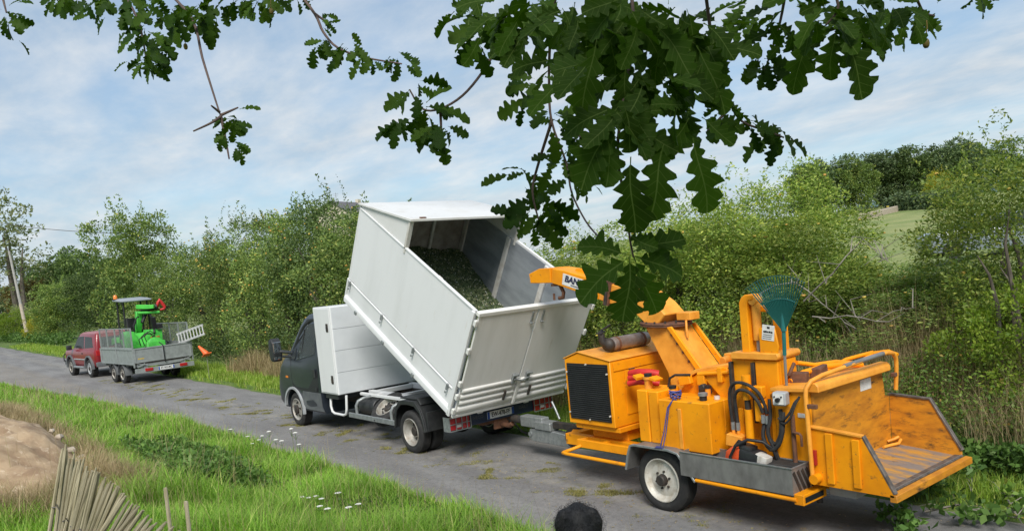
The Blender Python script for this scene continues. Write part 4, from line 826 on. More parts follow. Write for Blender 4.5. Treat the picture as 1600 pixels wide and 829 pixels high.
# infeed hopper
b = B(); b.prism([(-.70, .60), (-.70, 1.40), (.60, 1.40), (.64, 1.14), (.719, 1.12), (.719, .60)], 6.862, 6.885, 'x'); C(b, 'hopper_back_plate', 'yellow_scuffed', bevel=.003)
b = B(); b.box(6.886, 6.89, .15, .36, 1.26, 1.37); C(b, 'warning_label', 'sticker')
b = B(); b.prism([(6.84, 1.405), (6.84, 1.47), (6.87, 1.495), (6.95, 1.495), (6.98, 1.46), (6.98, 1.405)], -.76, .60); C(b, 'hopper_header', 'yellow_faded', bevel=.008)
lw = [(6.885, .55), (6.885, 1.085), (7.37, 1.046), (7.63, .56), (7.62, .545)]
b = B(); b.prism(lw, -.775, -.745); lh = C(b, 'hopper_side', 'yellow', bevel=.003)
b = B(); b.box(7.03, 7.10, -.80, -.776, .585, 1.05); C(b, 'stiffener', 'yellow', lh, bevel=.005)
b = B(); b.box(7.28, 7.35, -.80, -.776, .585, 1.02); C(b, 'stiffener', 'yellow', lh, bevel=.005)
b = B(); b.beam([(6.88, -.765, 1.092), (7.372, -.765, 1.052)], .06, .022, up=(0, 1, 0)); C(b, 'top_flange', 'yellow_faded', lh, bevel=.004)
b = B(); b.beam([(7.372, -.752, 1.050), (7.50, -.752, .815), (7.628, -.752, .575)], .05, .022, up=(0, 1, 0)); C(b, 'worn_edge', 'edge_worn', lh, bevel=.003)
b = B(); b.prism([(6.885, .57), (6.885, 1.13), (7.29, 1.108), (7.56, .62), (7.56, .57)], .72, .75); rh = C(b, 'hopper_side', 'yellow_scuffed', bevel=.003)
b = B(); b.beam([(6.885, .735, 1.136), (7.292, .735, 1.113), (7.43, .735, .87), (7.568, .735, .625)], .05, .022, up=(0, 1, 0)); C(b, 'worn_edge', 'edge_worn', rh, bevel=.003)
b = B(); b.add([(6.886, -.744, .625), (7.585, -.744, .565), (7.585, .719, .565), (6.886, .719, .625), (6.886, -.744, .60), (7.585, -.744, .54), (7.585, .719, .54), (6.886, .719, .60)], [(0, 1, 2, 3), (7, 6, 5, 4), (0, 4, 5, 1), (1, 5, 6, 2), (2, 6, 7, 3), (3, 7, 4, 0)]); hf = C(b, 'hopper_floor', 'yellow_bare')
b = B(); b.prism([(7.586, .505), (7.586, .572), (7.645, .566), (7.648, .505)], -.775, .75); C(b, 'lip', 'yellow_scuffed', hf, bevel=.003)
b = B(); b.box(7.50, 7.585, -.74, .715, .572, .582); C(b, 'wear_strip', 'edge_worn', hf, bevel=.003)
b = B(); b.box(7.565, 7.572, -.735, .71, .583, .590); C(b, 'weld_bead', 'steel_worn', hf)
b = B(); b.cyl((6.93, -.86, .62), (6.93, -.76, .62), .045, n=16); C(b, 'hopper_hinge', 'yellow', bevel=0)
b = B(); b.box(6.895, 6.935, -.806, -.776, .74, .88); C(b, 'red_reflector', 'red_lens', bevel=.003)
b = B(); b.tube([(6.93, .45, .64), (6.95, .56, .64), (7.0, .63, .65), (7.0, .68, .68)], .016, 8); b.tube([(6.89, .62, .66), (6.94, .66, .68), (6.97, .70, .70)], .016, 8); C(b, 'tie_ring', 'yellow_faded', smooth=60)
# control bar arching over the hopper mouth
bar = [(6.90, -.82, .62), (6.885, -.82, 1.38), (6.89, -.81, 1.45), (6.91, -.76, 1.51), (6.94, -.62, 1.545), (7.0, -.2, 1.585), (7.03, .1, 1.605), (7.03, .42, 1.61), (7.03, .56, 1.59), (7.02, .64, 1.53), (7.01, .66, 1.44), (6.99, .66, 1.20)]
b = B(); b.tube(bar, .021, 10); C(b, 'control_bar', 'yellow_faded', smooth=60)
b = B(); b.tube([(6.985, -.30, 1.582), (7.03, .10, 1.606), (7.03, .36, 1.611)], .0235, 10); C(b, 'bar_sleeve', 'steel_worn', smooth=60)
b = B(); b.box(6.97, 7.02, .60, .70, 1.34, 1.38); b.box(6.88, 6.99, -.835, -.80, 1.27, 1.31); C(b, 'bar_bracket', 'rusty', bevel=.004)
b = B(); b.tube([(6.62, .62, 1.46), (6.75, .72, 1.56), (6.9, .74, 1.58), (7.0, .72, 1.55)], .02, 8); b.tube([(6.35, .50, 1.40), (6.5, .62, 1.50), (6.75, .72, 1.57)], .02, 8); C(b, 'far_tube', 'yellow', smooth=60)
b = B(); b.box(6.96, 7.22, -.66, -.30, .435, .53); C(b, 'light_box', 'concrete', bevel=.008)
b = B(); b.cyl((6.7, -.4, .25), (6.7, -.4, .56), .03, n=10); b.cyl((6.7, .4, .25), (6.7, .4, .56), .03, n=10); C(b, 'prop_stand', 'dark_steel')

# loose things on the chipper
b = B(); b.tube([(5.27, -.99, .735), (5.28, -.93, .90), (5.295, -.87, 1.16), (5.34, -.84, 1.245)], .006, 6); b.tube([(5.23, -.99, .735), (5.26, -.94, .90), (5.285, -.88, 1.16), (5.33, -.83, 1.245)], .006, 6)
for k in range(7): a = k*.9; b.tube([(5.34+.05*math.cos(a+t), -.80+.04*math.sin(a*1.3+t), 1.25+.012*k+.012*math.sin(t*2)) for t in np.linspace(0, 5.5, 12)], .007, 6)
b.tube([(5.17, -1.0, .735), (5.23, -1.005, .742), (5.27, -1.0, .738), (5.24, -.985, .748), (5.18, -.99, .745)], .007, 6)
tag(b.build('tie_cord', M['blue_cord'], None, smooth=70), 'blue cord knotted from the tank top down to the wheel fender', 'cord')
saw = empty('chainsaw', (6.25, -.86, .50), 0, 'orange and black chainsaw lying in the steel tray of the chipper', 'chainsaw')
def S(b_, name, mat, **k): o = b_.build(name, M[mat], None, **k); o.parent = saw; o.matrix_parent_inverse = Matrix.Translation((-6.25, .86, -.50)); return o
b = B(); b.prism([(6.02, .69), (6.05, .80), (6.12, .85), (6.22, .83), (6.22, .66), (6.06, .65)], -.95, -.80); S(b, 'fuel_housing', 'saw_orange', bevel=.02, seg=2)
b = B(); b.obox((6.30, -.87, .74), (.22, .17, .17), (0, .2, 0)); b.obox((6.26, -.87, .84), (.14, .14, .06), (0, .2, 0)); S(b, 'engine_cover', 'black_plastic', bevel=.025, seg=2)
b = B(); b.obox((6.43, -.89, .74), (.14, .12, .12), (0, .3, 0)); S(b, 'starter_cover', 'saw_white', bevel=.025, seg=2)
b = B(); b.tube([(6.12, -.97, .66), (6.13, -.99, .76), (6.19, -.98, .87), (6.30, -.93, .935), (6.42, -.86, .915), (6.49, -.80, .84), (6.51, -.78, .74)], .016, 8); S(b, 'front_handle', 'ink_black', smooth=60)
b = B(); b.tube([(6.06, -.86, .70), (6.10, -.88, .82), (6.18, -.90, .90), (6.25, -.90, .88)], .018, 8); S(b, 'rear_handle', 'ink_black', smooth=60)
b = B(); b.prism([(6.45, .69), (6.78, .655), (6.79, .62), (6.76, .60), (6.45, .62)], -.83, -.82); S(b, 'guide_bar', 'steel_worn')
b = B(); b.obox((6.62, -.84, .715), (.34, .22, .02), (.06, .02, .05)); b.obox((6.66, -.88, .725), (.22, .14, .02), (-.1, .08, .4)); tag(b.build('rubber_mat', M['rubber'], None, bevel=.004), 'black rubber mat at the rear end of the steel tray', 'mat')

# leaf rake standing head up against the tower
rk = empty('leaf_rake', (6.53, -.60, .95), 0, 'teal green plastic leaf rake propped head up behind the yellow tower', 'rake')
def RK(b_, name, mat, par=rk, **k):
    o = b_.build(name, M[mat], None, **k); o.parent = par
    if par is rk: o.matrix_parent_inverse = Matrix.Translation((-6.53, .60, -.95))
    return o
piv = ony(1225, 520, -.60); pz = Vector(piv)
b = B(); b.cyl((pz.x-.015, -.60, .96), (pz.x-.01, -.60, 1.72), .014, n=10); RK(b, 'handle', 'steel_worn')
b = B(); b.cyl((pz.x-.01, -.60, 1.72), (pz.x, -.60, pz.z+.06), .019, n=10); b.tube([(pz.x, -.60, pz.z+.02), (pz.x+.005, -.60, pz.z+.20)], [.028, .02], 10); RK(b, 'socket', 'teal')
def rk_pt(a, r, off=0.0): return (pz.x-.01+.015+math.sin(a)*r, -.60-off-.05*(r/.55)**2, pz.z+math.cos(a)*r)
b = B(); A0, A1 = R(-34), R(27); n = 14
f = [rk_pt(A0+(A1-A0)*i/n, .33) for i in range(n+1)]; g = [rk_pt(A0*.8+(A1*.8-A0*.8)*i/n, .10) for i in range(n+1)]; f2 = [(p[0], p[1]+.006, p[2]) for p in f]; g2 = [(p[0], p[1]+.006, p[2]) for p in g]
b.loft([g, f, f2, g2, g], cap=False, closed=False); RK(b, 'fan_web', 'teal', smooth=60)
b = B(); b.tube([rk_pt(A0+(A1-A0)*i/n, .33, .006) for i in range(n+1)], .007, 6); b.tube([rk_pt(A0*.9+(A1-A0)*.9*i/n, .15, .006) for i in range(n+1)], .006, 6); RK(b, 'brace', 'teal', smooth=60)
for i in range(22):
    a = A0*1.08+(A1-A0)*1.1*i/21; b = B(); b.tube([rk_pt(a*.9, .05, .007), rk_pt(a, .33, .007), rk_pt(a, .45, .006), rk_pt(a*1.0, .555, .0), (rk_pt(a, .575)[0], rk_pt(a, .575)[1]-.035, rk_pt(a, .565)[2]-.012)], [.005, .006, .006, .0055, .004], 5); RK(b, 'tine', 'teal_tine', smooth=60)

# ------------------------------------------------------------------ red off-roader
suv = empty('offroad_car', (-24.35, -.22, 0), R(6), 'dark red three door off-road car hitched to the grey trailer', 'car')
def V(b_, name, mat, par=suv, **k): return b_.build(name, M[mat], par, **k)
def sec2(z, xf, xb, w, rf=.2, rb=.14):
    p = []
    for cx, cy, r, a0 in ((xf+rf, -w+rf, rf, 180), (xb-rb, -w+rb, rb, 270), (xb-rb, w-rb, rb, 0), (xf+rf, w-rf, rf, 90)):
        for k in range(5): a = R(a0+k*22.5); p.append((cx+r*math.cos(a), cy+r*math.sin(a), z))
    return p
b = B(); b.loft([sec2(z, xf, xb, w, rf) for z, xf, xb, w, rf in ((.42, -3.15, .66, .78, .2), (.52, -3.28, .74, .83, .22), (.75, -3.30, .78, .86, .24), (.98, -3.27, .78, .86, .26), (1.05, -3.20, .775, .845, .28), (1.10, -3.02, .77, .83, .3))])
body = V(b, 'body', 'suv_red', smooth=50)
cut = B()
for x in (0, -2.42):
    for s in (-1, 1): cut.cyl((x, s*.5, .39), (x, s*1.1, .39), .45, n=32)
cutter = cut.build('arch_cutter', None)
md = body.modifiers.new('arch', 'BOOLEAN'); md.object = cutter; md.solver = 'EXACT'; md.operation = 'DIFFERENCE'
# both operands live at the origin of their own space while the hole is cut
body.parent = None; bpy.context.view_layer.update(); dg = bpy.context.evaluated_depsgraph_get(); me2 = bpy.data.meshes.new_from_object(body.evaluated_get(dg)); body.modifiers.clear(); body.data = me2; body.parent = suv
me2.set_sharp_from_angle(angle=R(48)); bpy.data.objects.remove(cutter); me2.materials.clear(); me2.materials.append(M['suv_red'])
b = B(); b.loft([sec2(z, xf, xb, w, .12, .1) for z, xf, xb, w in ((1.101, -2.16, .765, .815), (1.3, -1.92, .735, .785), (1.62, -1.52, .67, .725), (1.72, -1.38, .62, .69))]); gh = V(b, 'cabin', 'suv_red', smooth=50)
b = B(); b.loft([sec2(z, xf, xb, w, .12, .1) for z, xf, xb, w in ((1.721, -1.40, .635, .70), (1.78, -1.25, .55, .62), (1.80, -1.1, .45, .52))]); V(b, 'roof', 'suv_roof', smooth=60)
def gy(z): return float(np.interp(z, [1.1, 1.3, 1.62, 1.72], [.815, .785, .725, .69]))
for s in (-1, 1):
    def pane(poly, name, mat='glass_dark', off=.006):
        n = len(poly); q = B(); q.add([(x, s*(gy(z)+off), z) for x, z in poly]+[(x, s*(gy(z)-.01), z) for x, z in poly], [tuple(range(n)), tuple(range(2*n-1, n-1, -1))]+[(i, i+n, (i+1) % n+n, (i+1) % n) for i in range(n)]); return q.build(name, M[mat], gh)
    pane([(-1.95, 1.17), (-1.48, 1.62), (-.72, 1.64), (-.66, 1.16)], 'door_window'); pane([(-.56, 1.16), (-.62, 1.63), (.25, 1.60), (.48, 1.20)], 'rear_window', 'mirror' if False else 'glass_dark')
    for x in (0, -2.42):
        b = B(); b.beam([(x+.47*math.cos(a), s*.875, .39+.47*math.sin(a)) for a in np.linspace(R(-5), R(185), 18)], .09, .06, up=(0, 1, 0)); V(b, 'arch_flare', 'grey_plastic', smooth=40)
        w = wheel(suv, (x, s*.885, .365), .365, .23, .215, s, M['light_plastic'] if x == 0 else M['rim_dirty'], holes=6, dish=.03, nuts=0)
    b = B(); b.tube([(-1.85, s*.90, .40), (-.55, s*.90, .40)], .05, 10); V(b, 'side_step', 'galvanised', smooth=60)
    b = B(); b.box(-1.9, -.5, s*.868-.01, s*.868+.01, .70, .74); V(b, 'side_trim', 'light_plastic', bevel=.004)
    b = B(); b.box(-.86, -.72, s*.866-.012, s*.866+.012, .94, .98); V(b, 'door_handle', 'black_plastic', bevel=.004)
    b = B(); b.obox((-1.98, s*.99, 1.20), (.13, .20, .20)); V(b, 'mirror', 'black_plastic', bevel=.04, seg=2)
    b = B(); b.box(.70, .786, s*.70-.10, s*.70+.10, .86, 1.09); V(b, 'tail_light', 'red_lens', bevel=.02)
b = B(); b.box(.70, .86, -.84, .84, .44, .62); b.box(-3.40, -3.2, -.84, .84, .44, .64); V(b, 'bumper', 'grey_plastic', bevel=.04, seg=2)
b = B(); b.tube([(-3.42, -.55, .5), (-3.46, -.55, .95), (-3.45, -.45, 1.04), (-3.45, .45, 1.04), (-3.46, .55, .95), (-3.42, .55, .5)], .03, 8)
b.tube([(-3.46, -.55, .92), (-3.36, -.80, .90), (-3.22, -.90, .84), (-3.22, -.90, .62), (-3.4, -.6, .6)], .025, 8); V(b, 'bull_bar', 'ink_black', smooth=60)
b = B(); b.box(.762, .79, -.6, .6, 1.2, 1.58); V(b, 'back_window', 'glass_dark', bevel=.01)
b = B(); b.tube([(.7, 0, .42), (1.0, 0, .40), (1.02, 0, .47)], .03, 8); V(b, 'tow_ball', 'dark_steel')

# ------------------------------------------------------------------ trailer
tl = empty('flatbed_trailer', (-18.15, .16, 0), R(5.0), 'galvanised twin axle trailer with mesh sides behind the red car', 'trailer')
def T(b_, name, mat, par=tl, **k): return b_.build(name, M[mat], par, **k)
LB = 3.55; HW = .97
b = B(); b.box(-LB, -.03, -HW+.02, HW-.02, .70, .76); T(b, 'floor', 'mud_floor')
b = B()
for s in (-1, 1): b.box(-LB, 0, s*.6-.04, s*.6+.04, .56, .698)
for x in (-3.4, -2.6, -1.9, -1.1, -.4, -.06): b.box(x-.03, x+.03, -.9, .9, .60, .696)
b.cyl((-1.55, -.9, .32), (-1.55, .9, .32), .04); b.cyl((-2.42, -.9, .32), (-2.42, .9, .32), .04)
b.beam([(-LB, -.5, .56), (-LB-1.15, 0, .46)], .08, .08, up=(0, 0, 1)); b.beam([(-LB, .5, .56), (-LB-1.15, 0, .46)], .08, .08, up=(0, 0, 1)); b.box(-LB-1.42, -LB-1.05, -.05, .05, .41, .50)
T(b, 'chassis', 'galv_trailer')
for s in (-1, 1):
    y0, y1 = sorted((s*HW, s*(HW-.03)))
    b = B(); b.box(-LB, -.03, y0, y1, .70, 1.24); b.box(-LB, -.03, min(s*HW, s*(HW+.025)), max(s*HW, s*(HW+.025)), 1.20, 1.25); b.box(-LB, -.03, min(s*HW, s*(HW+.025)), max(s*HW, s*(HW+.025)), .69, .735); T(b, 'side_board', 'galv_trailer', bevel=.004)
    for x in (-LB+.03, -LB/2, -.03): b = B(); b.box(x-.03, x+.03, min(s*(HW+.001), s*(HW+.04)), max(s*(HW+.001), s*(HW+.04)), .60 if x > -.1 else .72, 1.25); T(b, 'stake', 'galv_trailer', bevel=.004)
    # mesh side: tubes and wires
    mb = B(); mb.box(-LB, -.10, s*(HW-.015)-.018, s*(HW-.015)+.018, 1.92, 1.955); mb.box(-LB, -.10, s*(HW-.015)-.018, s*(HW-.015)+.018, 1.252, 1.285)
    for x in (-LB+.02, -LB*.76, -LB*.51, -LB*.27, -.12): mb.box(x-.02, x+.02, s*(HW-.015)-.02, s*(HW-.015)+.02, 1.286, 1.918)
    msd = T(mb, 'mesh_frame', 'galv_trailer')
    wv = B()
    for k in range(1, 15): z = 1.286+.632*k/15; wv.box(-LB, -.12, s*(HW-.015)-.004, s*(HW-.015)+.004, z-.0035, z+.0035)
    for k in range(1, 46): x = -LB+(LB-.12)*k/46; wv.box(x-.003, x+.003, s*(HW-.010)-.003, s*(HW-.010)+.003, 1.286, 1.918)
    wv.build('wire_mesh', M['galv_trailer'], msd, smooth=0)
    for x in (-1.50, -2.44): wheel(tl, (x, s*.955, .325), .325, .19, .18, s, M['rim_dirty'], holes=0, dish=.03, nuts=4)
    b = B()
    for x in (-1.50, -2.44): b.beam([(x+.38*math.cos(a), s*.86, .325+.38*math.sin(a)) for a in np.linspace(R(-5), R(175), 14)], .24, .015, up=(0, 1, 0))
    T(b, 'mudguard', 'grey_plastic', smooth=40)
b = B(); b.box(-LB-.02, -LB+.02, -HW, HW, .70, 1.24); T(b, 'front_board', 'galv_trailer', bevel=.004)
b = B(); b.box(-.028, .0, -HW, HW, .76, 1.25); b.box(-.001, .02, -HW, HW, 1.21, 1.255); b.box(-.001, .02, -HW, HW, .755, .80); b.box(-.001, .016, -.02, .02, .80, 1.21); b.box(-.001, .016, -.965, -.92, .80, 1.21); b.box(-.001, .016, .92, .965, .80, 1.21); T(b, 'tailgate', 'galv_trailer', bevel=.003)
b = B(); b.box(-.001, .003, -.86, -.66, .87, .91); T(b, 'tailgate_label', 'apple')
b = B(); b.tube([(-.3, 0, 1.35), (.015, 0, 1.27), (.035, 0, 1.22), (.035, .01, .8), (.05, .02, .66)], .018, 6); T(b, 'load_strap', 'ink_black')
b = B(); b.box(.0, .03, -1.0, 1.0, .40, .56); b.box(-.3, .0, -.7, -.62, .5, .6); b.box(-.3, .0, .62, .7, .5, .6); lb = T(b, 'light_board', 'galv_trailer', bevel=.004)
for y in (-.55, .62): b = B(); b.box(.031, .055, y-.13, y+.13, .44, .545); T(b, 'tail_light', 'red_lens', bevel=.01)
b = B(); b.box(.031, .036, -.24, .30, .425, .54); plt = T(b, 'number_plate', 'plate_white')
for y0 in (-.238, .255): b = B(); b.box(.0365, .0375, y0, y0+.042, .428, .537); b.build('blue_band', M['plate_blue'], plt)
text('plate_number', 'ET-903-MC', .10, M['ink_black'], plt, (.0375, .03, .482), (0, 1, 0), (0, 0, 1), bold=.0015, sx=.78)
b = B(); b.tube([(.02, -.92, .75), (.035, -.5, .62), (.03, 0, .60), (.035, .5, .62), (.02, .92, .75)], .012, 6); b.obox((.02, -.78, .66), (.04, .26, .05), (.35, 0, 0)); b.obox((.02, .80, .66), (.04, .22, .05), (-.35, 0, 0)); T(b, 'tail_bracket', 'galv_trailer')

# ------------------------------------------------------------------ mini loader on the trailer
ld = empty('mini_loader', tl.matrix_basis @ Vector((-1.75, -.12, .76)), R(5), 'bright green mini loader with grey canopy carried on the trailer', 'loader')
def Lo(b_, name, mat, par=ld, **k): return b_.build(name, M[mat], par, **k)
b = B(); b.prism([(-1.25, .28), (-1.30, .75), (-1.1, .98), (-.55, 1.0), (-.45, .80), (-.40, .28)], -.36, .36); Lo(b, 'engine_body', 'loader_green', bevel=.04, seg=2)
b = B(); b.prism([(-.36, .25), (-.36, .60), (-.15, .95), (.10, .95), (.20, .80), (.42, .48), (.42, .25)], -.48, .48); Lo(b, 'front_frame', 'loader_green', bevel=.035, seg=2)
b = B(); b.loft([[(.43, -.66, .42), (.43, -.18, .40), (.43, -.12, .46), (.36, -.30, 1.02), (.36, -.52, 1.06), (.40, -.64, .80)], [(.05, -.66, .42), (.05, -.18, .40), (.05, -.12, .46), (.05, -.30, 1.02), (.05, -.52, 1.06), (.05, -.64, .80)]]); Lo(b, 'front_cowl', 'loader_green', bevel=.03, seg=2)
b = B(); b.loft([[(.43, .06, .44), (.43, .62, .44), (.36, .66, 1.0), (.36, .10, 1.04)], [(.05, .06, .44), (.05, .62, .44), (.05, .66, 1.0), (.05, .10, 1.04)]]); Lo(b, 'front_cowl', 'loader_green', bevel=.03, seg=2)
b = B(); b.prism([(-.20, .70), (-.10, 1.05), (.18, 1.0), (.34, .55), (.1, .5)], -.58, -.49); Lo(b, 'side_cover', 'loader_green', bevel=.03, seg=2)
b = B(); b.prism([(-.20, .70), (-.10, 1.05), (.18, 1.0), (.34, .55), (.1, .5)], .49, .58); Lo(b, 'side_cover', 'loader_green', bevel=.03, seg=2)
b = B(); b.box(-.62, -.30, -.24, .24, .95, 1.06); b.obox((-.62, 0, 1.28), (.1, .44, .42), (0, -.15, 0)); Lo(b, 'seat', 'ink_black', bevel=.03)
for x in (-1.0, .12):
    for s in (-1, 1):
        b = B(); b.lathe([(.10, -.10), (.22, -.11), (.28, -.09), (.285, 0), (.28, .09), (.22, .11), (.10, .10)], (x, s*.46, .285), (0, s, 0), 22); wq = Lo(b, 'wheel', 'rubber', smooth=30)
        b = B(); b.lathe([(.13, .10), (.11, .06), (.04, .06), (.001, .07)], (x, s*.46, .285), (0, s, 0), 16); b.build('rim', M['loader_green'], wq)
for x, y in ((-.80, -.42), (-.80, .42), (-.12, -.42), (-.12, .42)): b = B(); b.tube([(x, y, .75), (x*1.0, y, 1.4), (x*.97, y*.97, 2.1)], .032, 8); Lo(b, 'canopy_post', 'ink_black')
b = B(); b.loft([[(-.86, -.52, 2.14), (.06, -.52, 2.08), (.06, .52, 2.08), (-.86, .52, 2.14)], [(-.88, -.54, 2.19), (.08, -.54, 2.13), (.08, .54, 2.13), (-.88, .54, 2.19)], [(-.8, -.42, 2.24), (-.06, -.42, 2.19), (-.06, .42, 2.19), (-.8, .42, 2.24)]]); Lo(b, 'canopy', 'canopy_grey', bevel=.015)
b = B(); b.lathe([(.07, 0), (.07, .10), (.05, .14), (.001, .15)], (-.72, -.46, 2.23), (0, 0, 1), 14); Lo(b, 'beacon', 'orange_lens', smooth=50)
b = B(); b.cyl((-.72, -.46, 2.18), (-.72, -.46, 2.23), .08); Lo(b, 'beacon_base', 'ink_black')
# boom folded up and forward, with its black rotator and red grab end
b = B(); b.beam([(-.30, .02, .95), (-.02, .02, 1.35), (.05, .02, 1.72)], .20, [.24, .22, .18], up=(0, 1, 0)); Lo(b, 'boom', 'loader_green', bevel=.02)
b = B(); b.beam([(.02, .0, 1.88), (.42, .28, 1.84), (.55, .42, 1.84)], [.16, .15, .14], .17, up=(0, 0, 1)); Lo(b, 'boom_head', 'loader_green', bevel=.02)
b = B(); b.cyl((.22, -.05, 1.66), (.42, .62, 1.62), .05, n=12); Lo(b, 'cross_tube', 'loader_green')
b = B(); b.cyl((.12, .10, 1.78), (.40, .58, 1.82), .11, n=14); b.cyl((.1, .25, 1.60), (.22, .05, 1.30), .06, n=10); Lo(b, 'rotator', 'ink_black')
b = B(); b.tube([(.38, .56, 1.83), (.44, .62, 1.98), (.44, .66, 2.06), (.42, .72, 1.98), (.44, .82, 1.80), (.42, .80, 1.72), (.40, .66, 1.70)], [.05, .06, .055, .06, .06, .05, .035], 10); Lo(b, 'grab_arm', 'loader_red', smooth=60)
b = B(); b.tube([(.0, -.18, 1.0), (.05, -.2, 1.2), (.02, -.1, 1.4), (.1, -.02, 1.55)], .04, 8); b.tube([(.28, .3, 1.65), (.35, .38, 1.4), (.30, .40, 1.1), (.42, .36, .9)], .035, 8); b.obox((.34, .40, 1.25), (.16, .14, .42), (.1, .15, 0)); b.obox((.42, .55, 1.12), (.12, .2, .16)); Lo(b, 'hydraulic_unit', 'ink_black')
# grinder head lying at the front, round green guard with hoses
b = B(); b.lathe([(.01, -.10), (.30, -.10), (.34, -.05), (.34, .05), (.30, .10), (.01, .10)], (.70, .25, .42), (1, -.1, .12), 26); b.prism([(.50, .42), (.86, .42), (.84, .62), (.56, .64)], .0, .55); Lo(b, 'grinder_guard', 'loader_green', bevel=.012, smooth=40)
b = B(); b.lathe([(.30, -.03), (.36, -.02), (.36, .02), (.30, .03)], (.75, .25, .38), (1, -.1, .12), 30); Lo(b, 'grinder_disc', 'dark_steel')
b = B()
for k in range(3): b.tube([(.55, -.2+.12*k, .50), (.66, -.28+.1*k, .72+.05*k), (.62, -.05+.1*k, .92+.04*k), (.58, .18+.06*k, .86), (.56, .3, .66)], .018, 6)
b.tube([(.5, .5, .45), (.66, .62, .62), (.6, .74, .5), (.4, .7, .36)], .018, 6); Lo(b, 'hose_loop', 'rubber', smooth=60)
b = B(); b.prism([(-1.35, .55), (-1.30, .80), (-1.05, .84), (-.95, .62)], -.60, -.40); Lo(b, 'rear_fender', 'loader_green', bevel=.02)
b = B(); b.box(-.02, .003, -.02, .02, .0, .01); text('loader_lettering', 'AVANT', .10, M['loader_red'], ld, (.425, .36, .74), (0, 1, 0), (-.4, 0, 1), bold=.003)
b = B(); b.tube([(.45, -.52, .12), (.85, -.3, .06), (1.2, .0, .04)], .014, 6); b.tube([(.3, -.6, .10), (.7, -.62, .25), (.9, -.5, .08)], .012, 6); Lo(b, 'ground_cable', 'ladder_alu')

# ladder lying on edge against the right mesh side and sticking out behind
la = empty('ladder', (-18.3, .85, 1.28), 0, 'aluminium ladder leaning on edge across the rear right of the trailer', 'ladder')
def onx(u, v, x): r = ray(u, v); return CAM+r*(x-CAM[0])/r[0]
p0, p1 = Vector(onx(276, 522, -18.55)), Vector(onx(317, 507, -17.55)); q0, q1 = Vector(onx(279, 536, -18.50)), Vector(onx(320, 521, -17.50))
def La(b_, name, mat): o = b_.build(name, M[mat], None, bevel=0); o.parent = la; o.matrix_parent_inverse = Matrix.Translation((18.3, -.85, -1.28)); return o
for a_, c_ in ((p0, p1), (q0, q1)): b = B(); b.beam([a_, c_], .07, .03, up=(0, 0, 1)); La(b, 'rail', 'ladder_alu')
for i in range(9): t = .04+.92*i/8; b = B(); b.cyl(p0.lerp(p1, t), q0.lerp(q1, t), .022, n=8); La(b, 'rung', 'ladder_alu')
# orange cone thrown in the verge behind the trailer
cz = Vector(onx(322, 547, -16.2)); cn = empty('traffic_cone', (cz.x, cz.y, cz.z-.22), 0, 'small orange plastic cone tilted on a stake in the verge beside the trailer', 'cone')
b = B(); b.lathe([(.10, 0), (.035, .36), (.03, .38)], (.0, .0, .10), (-.5, -.45, .75), 16); b.build('cone_body', M['cone_orange'], cn, smooth=50)
b = B(); b.tube([(.0, .0, .14), (.0, .0, -(cz.z-.22-float(H(cz.x, cz.y)))-.05)], .008, 6); b.build('stake', M['bark_pale'], cn)
b = B(); b.obox((.02, 0, .08), (.30, .26, .03), (.1, -.36, 0)); b.build('base', M['cone_orange'], cn, bevel=.01)

# ------------------------------------------------------------------ vegetation helpers
def quads_mesh(name, Q4):
    """Q4: n x 4 x 3 array -> one mesh of loose quads"""
    n = len(Q4); me = bpy.data.meshes.new(name)
    me.vertices.add(n*4); me.vertices.foreach_set('co', Q4.reshape(-1).astype(np.float32))
    me.loops.add(n*4); me.loops.foreach_set('vertex_index', np.arange(n*4, dtype=np.int32))
    me.polygons.add(n); me.polygons.foreach_set('loop_start', np.arange(0, n*4, 4, dtype=np.int32))
    me.update(calc_edges=True); return me
def unit(a): return a/np.maximum(np.linalg.norm(a, axis=-1, keepdims=True), 1e-9)

def leaf_quads(rng, pos, axis, length, width, spread=.8):
    n = len(pos); d = unit(axis+rng.normal(size=(n, 3))*spread); r = rng.normal(size=(n, 3)); r[:, 2] += .0
    e = unit(np.cross(d, r)); nrm = np.cross(d, e); L = length[:, None]; W = width[:, None]; k = L*.12
    return np.stack([pos, pos+d*L*.5+e*W*.5+nrm*k, pos+d*L, pos+d*L*.5-e*W*.5+nrm*k], 1)

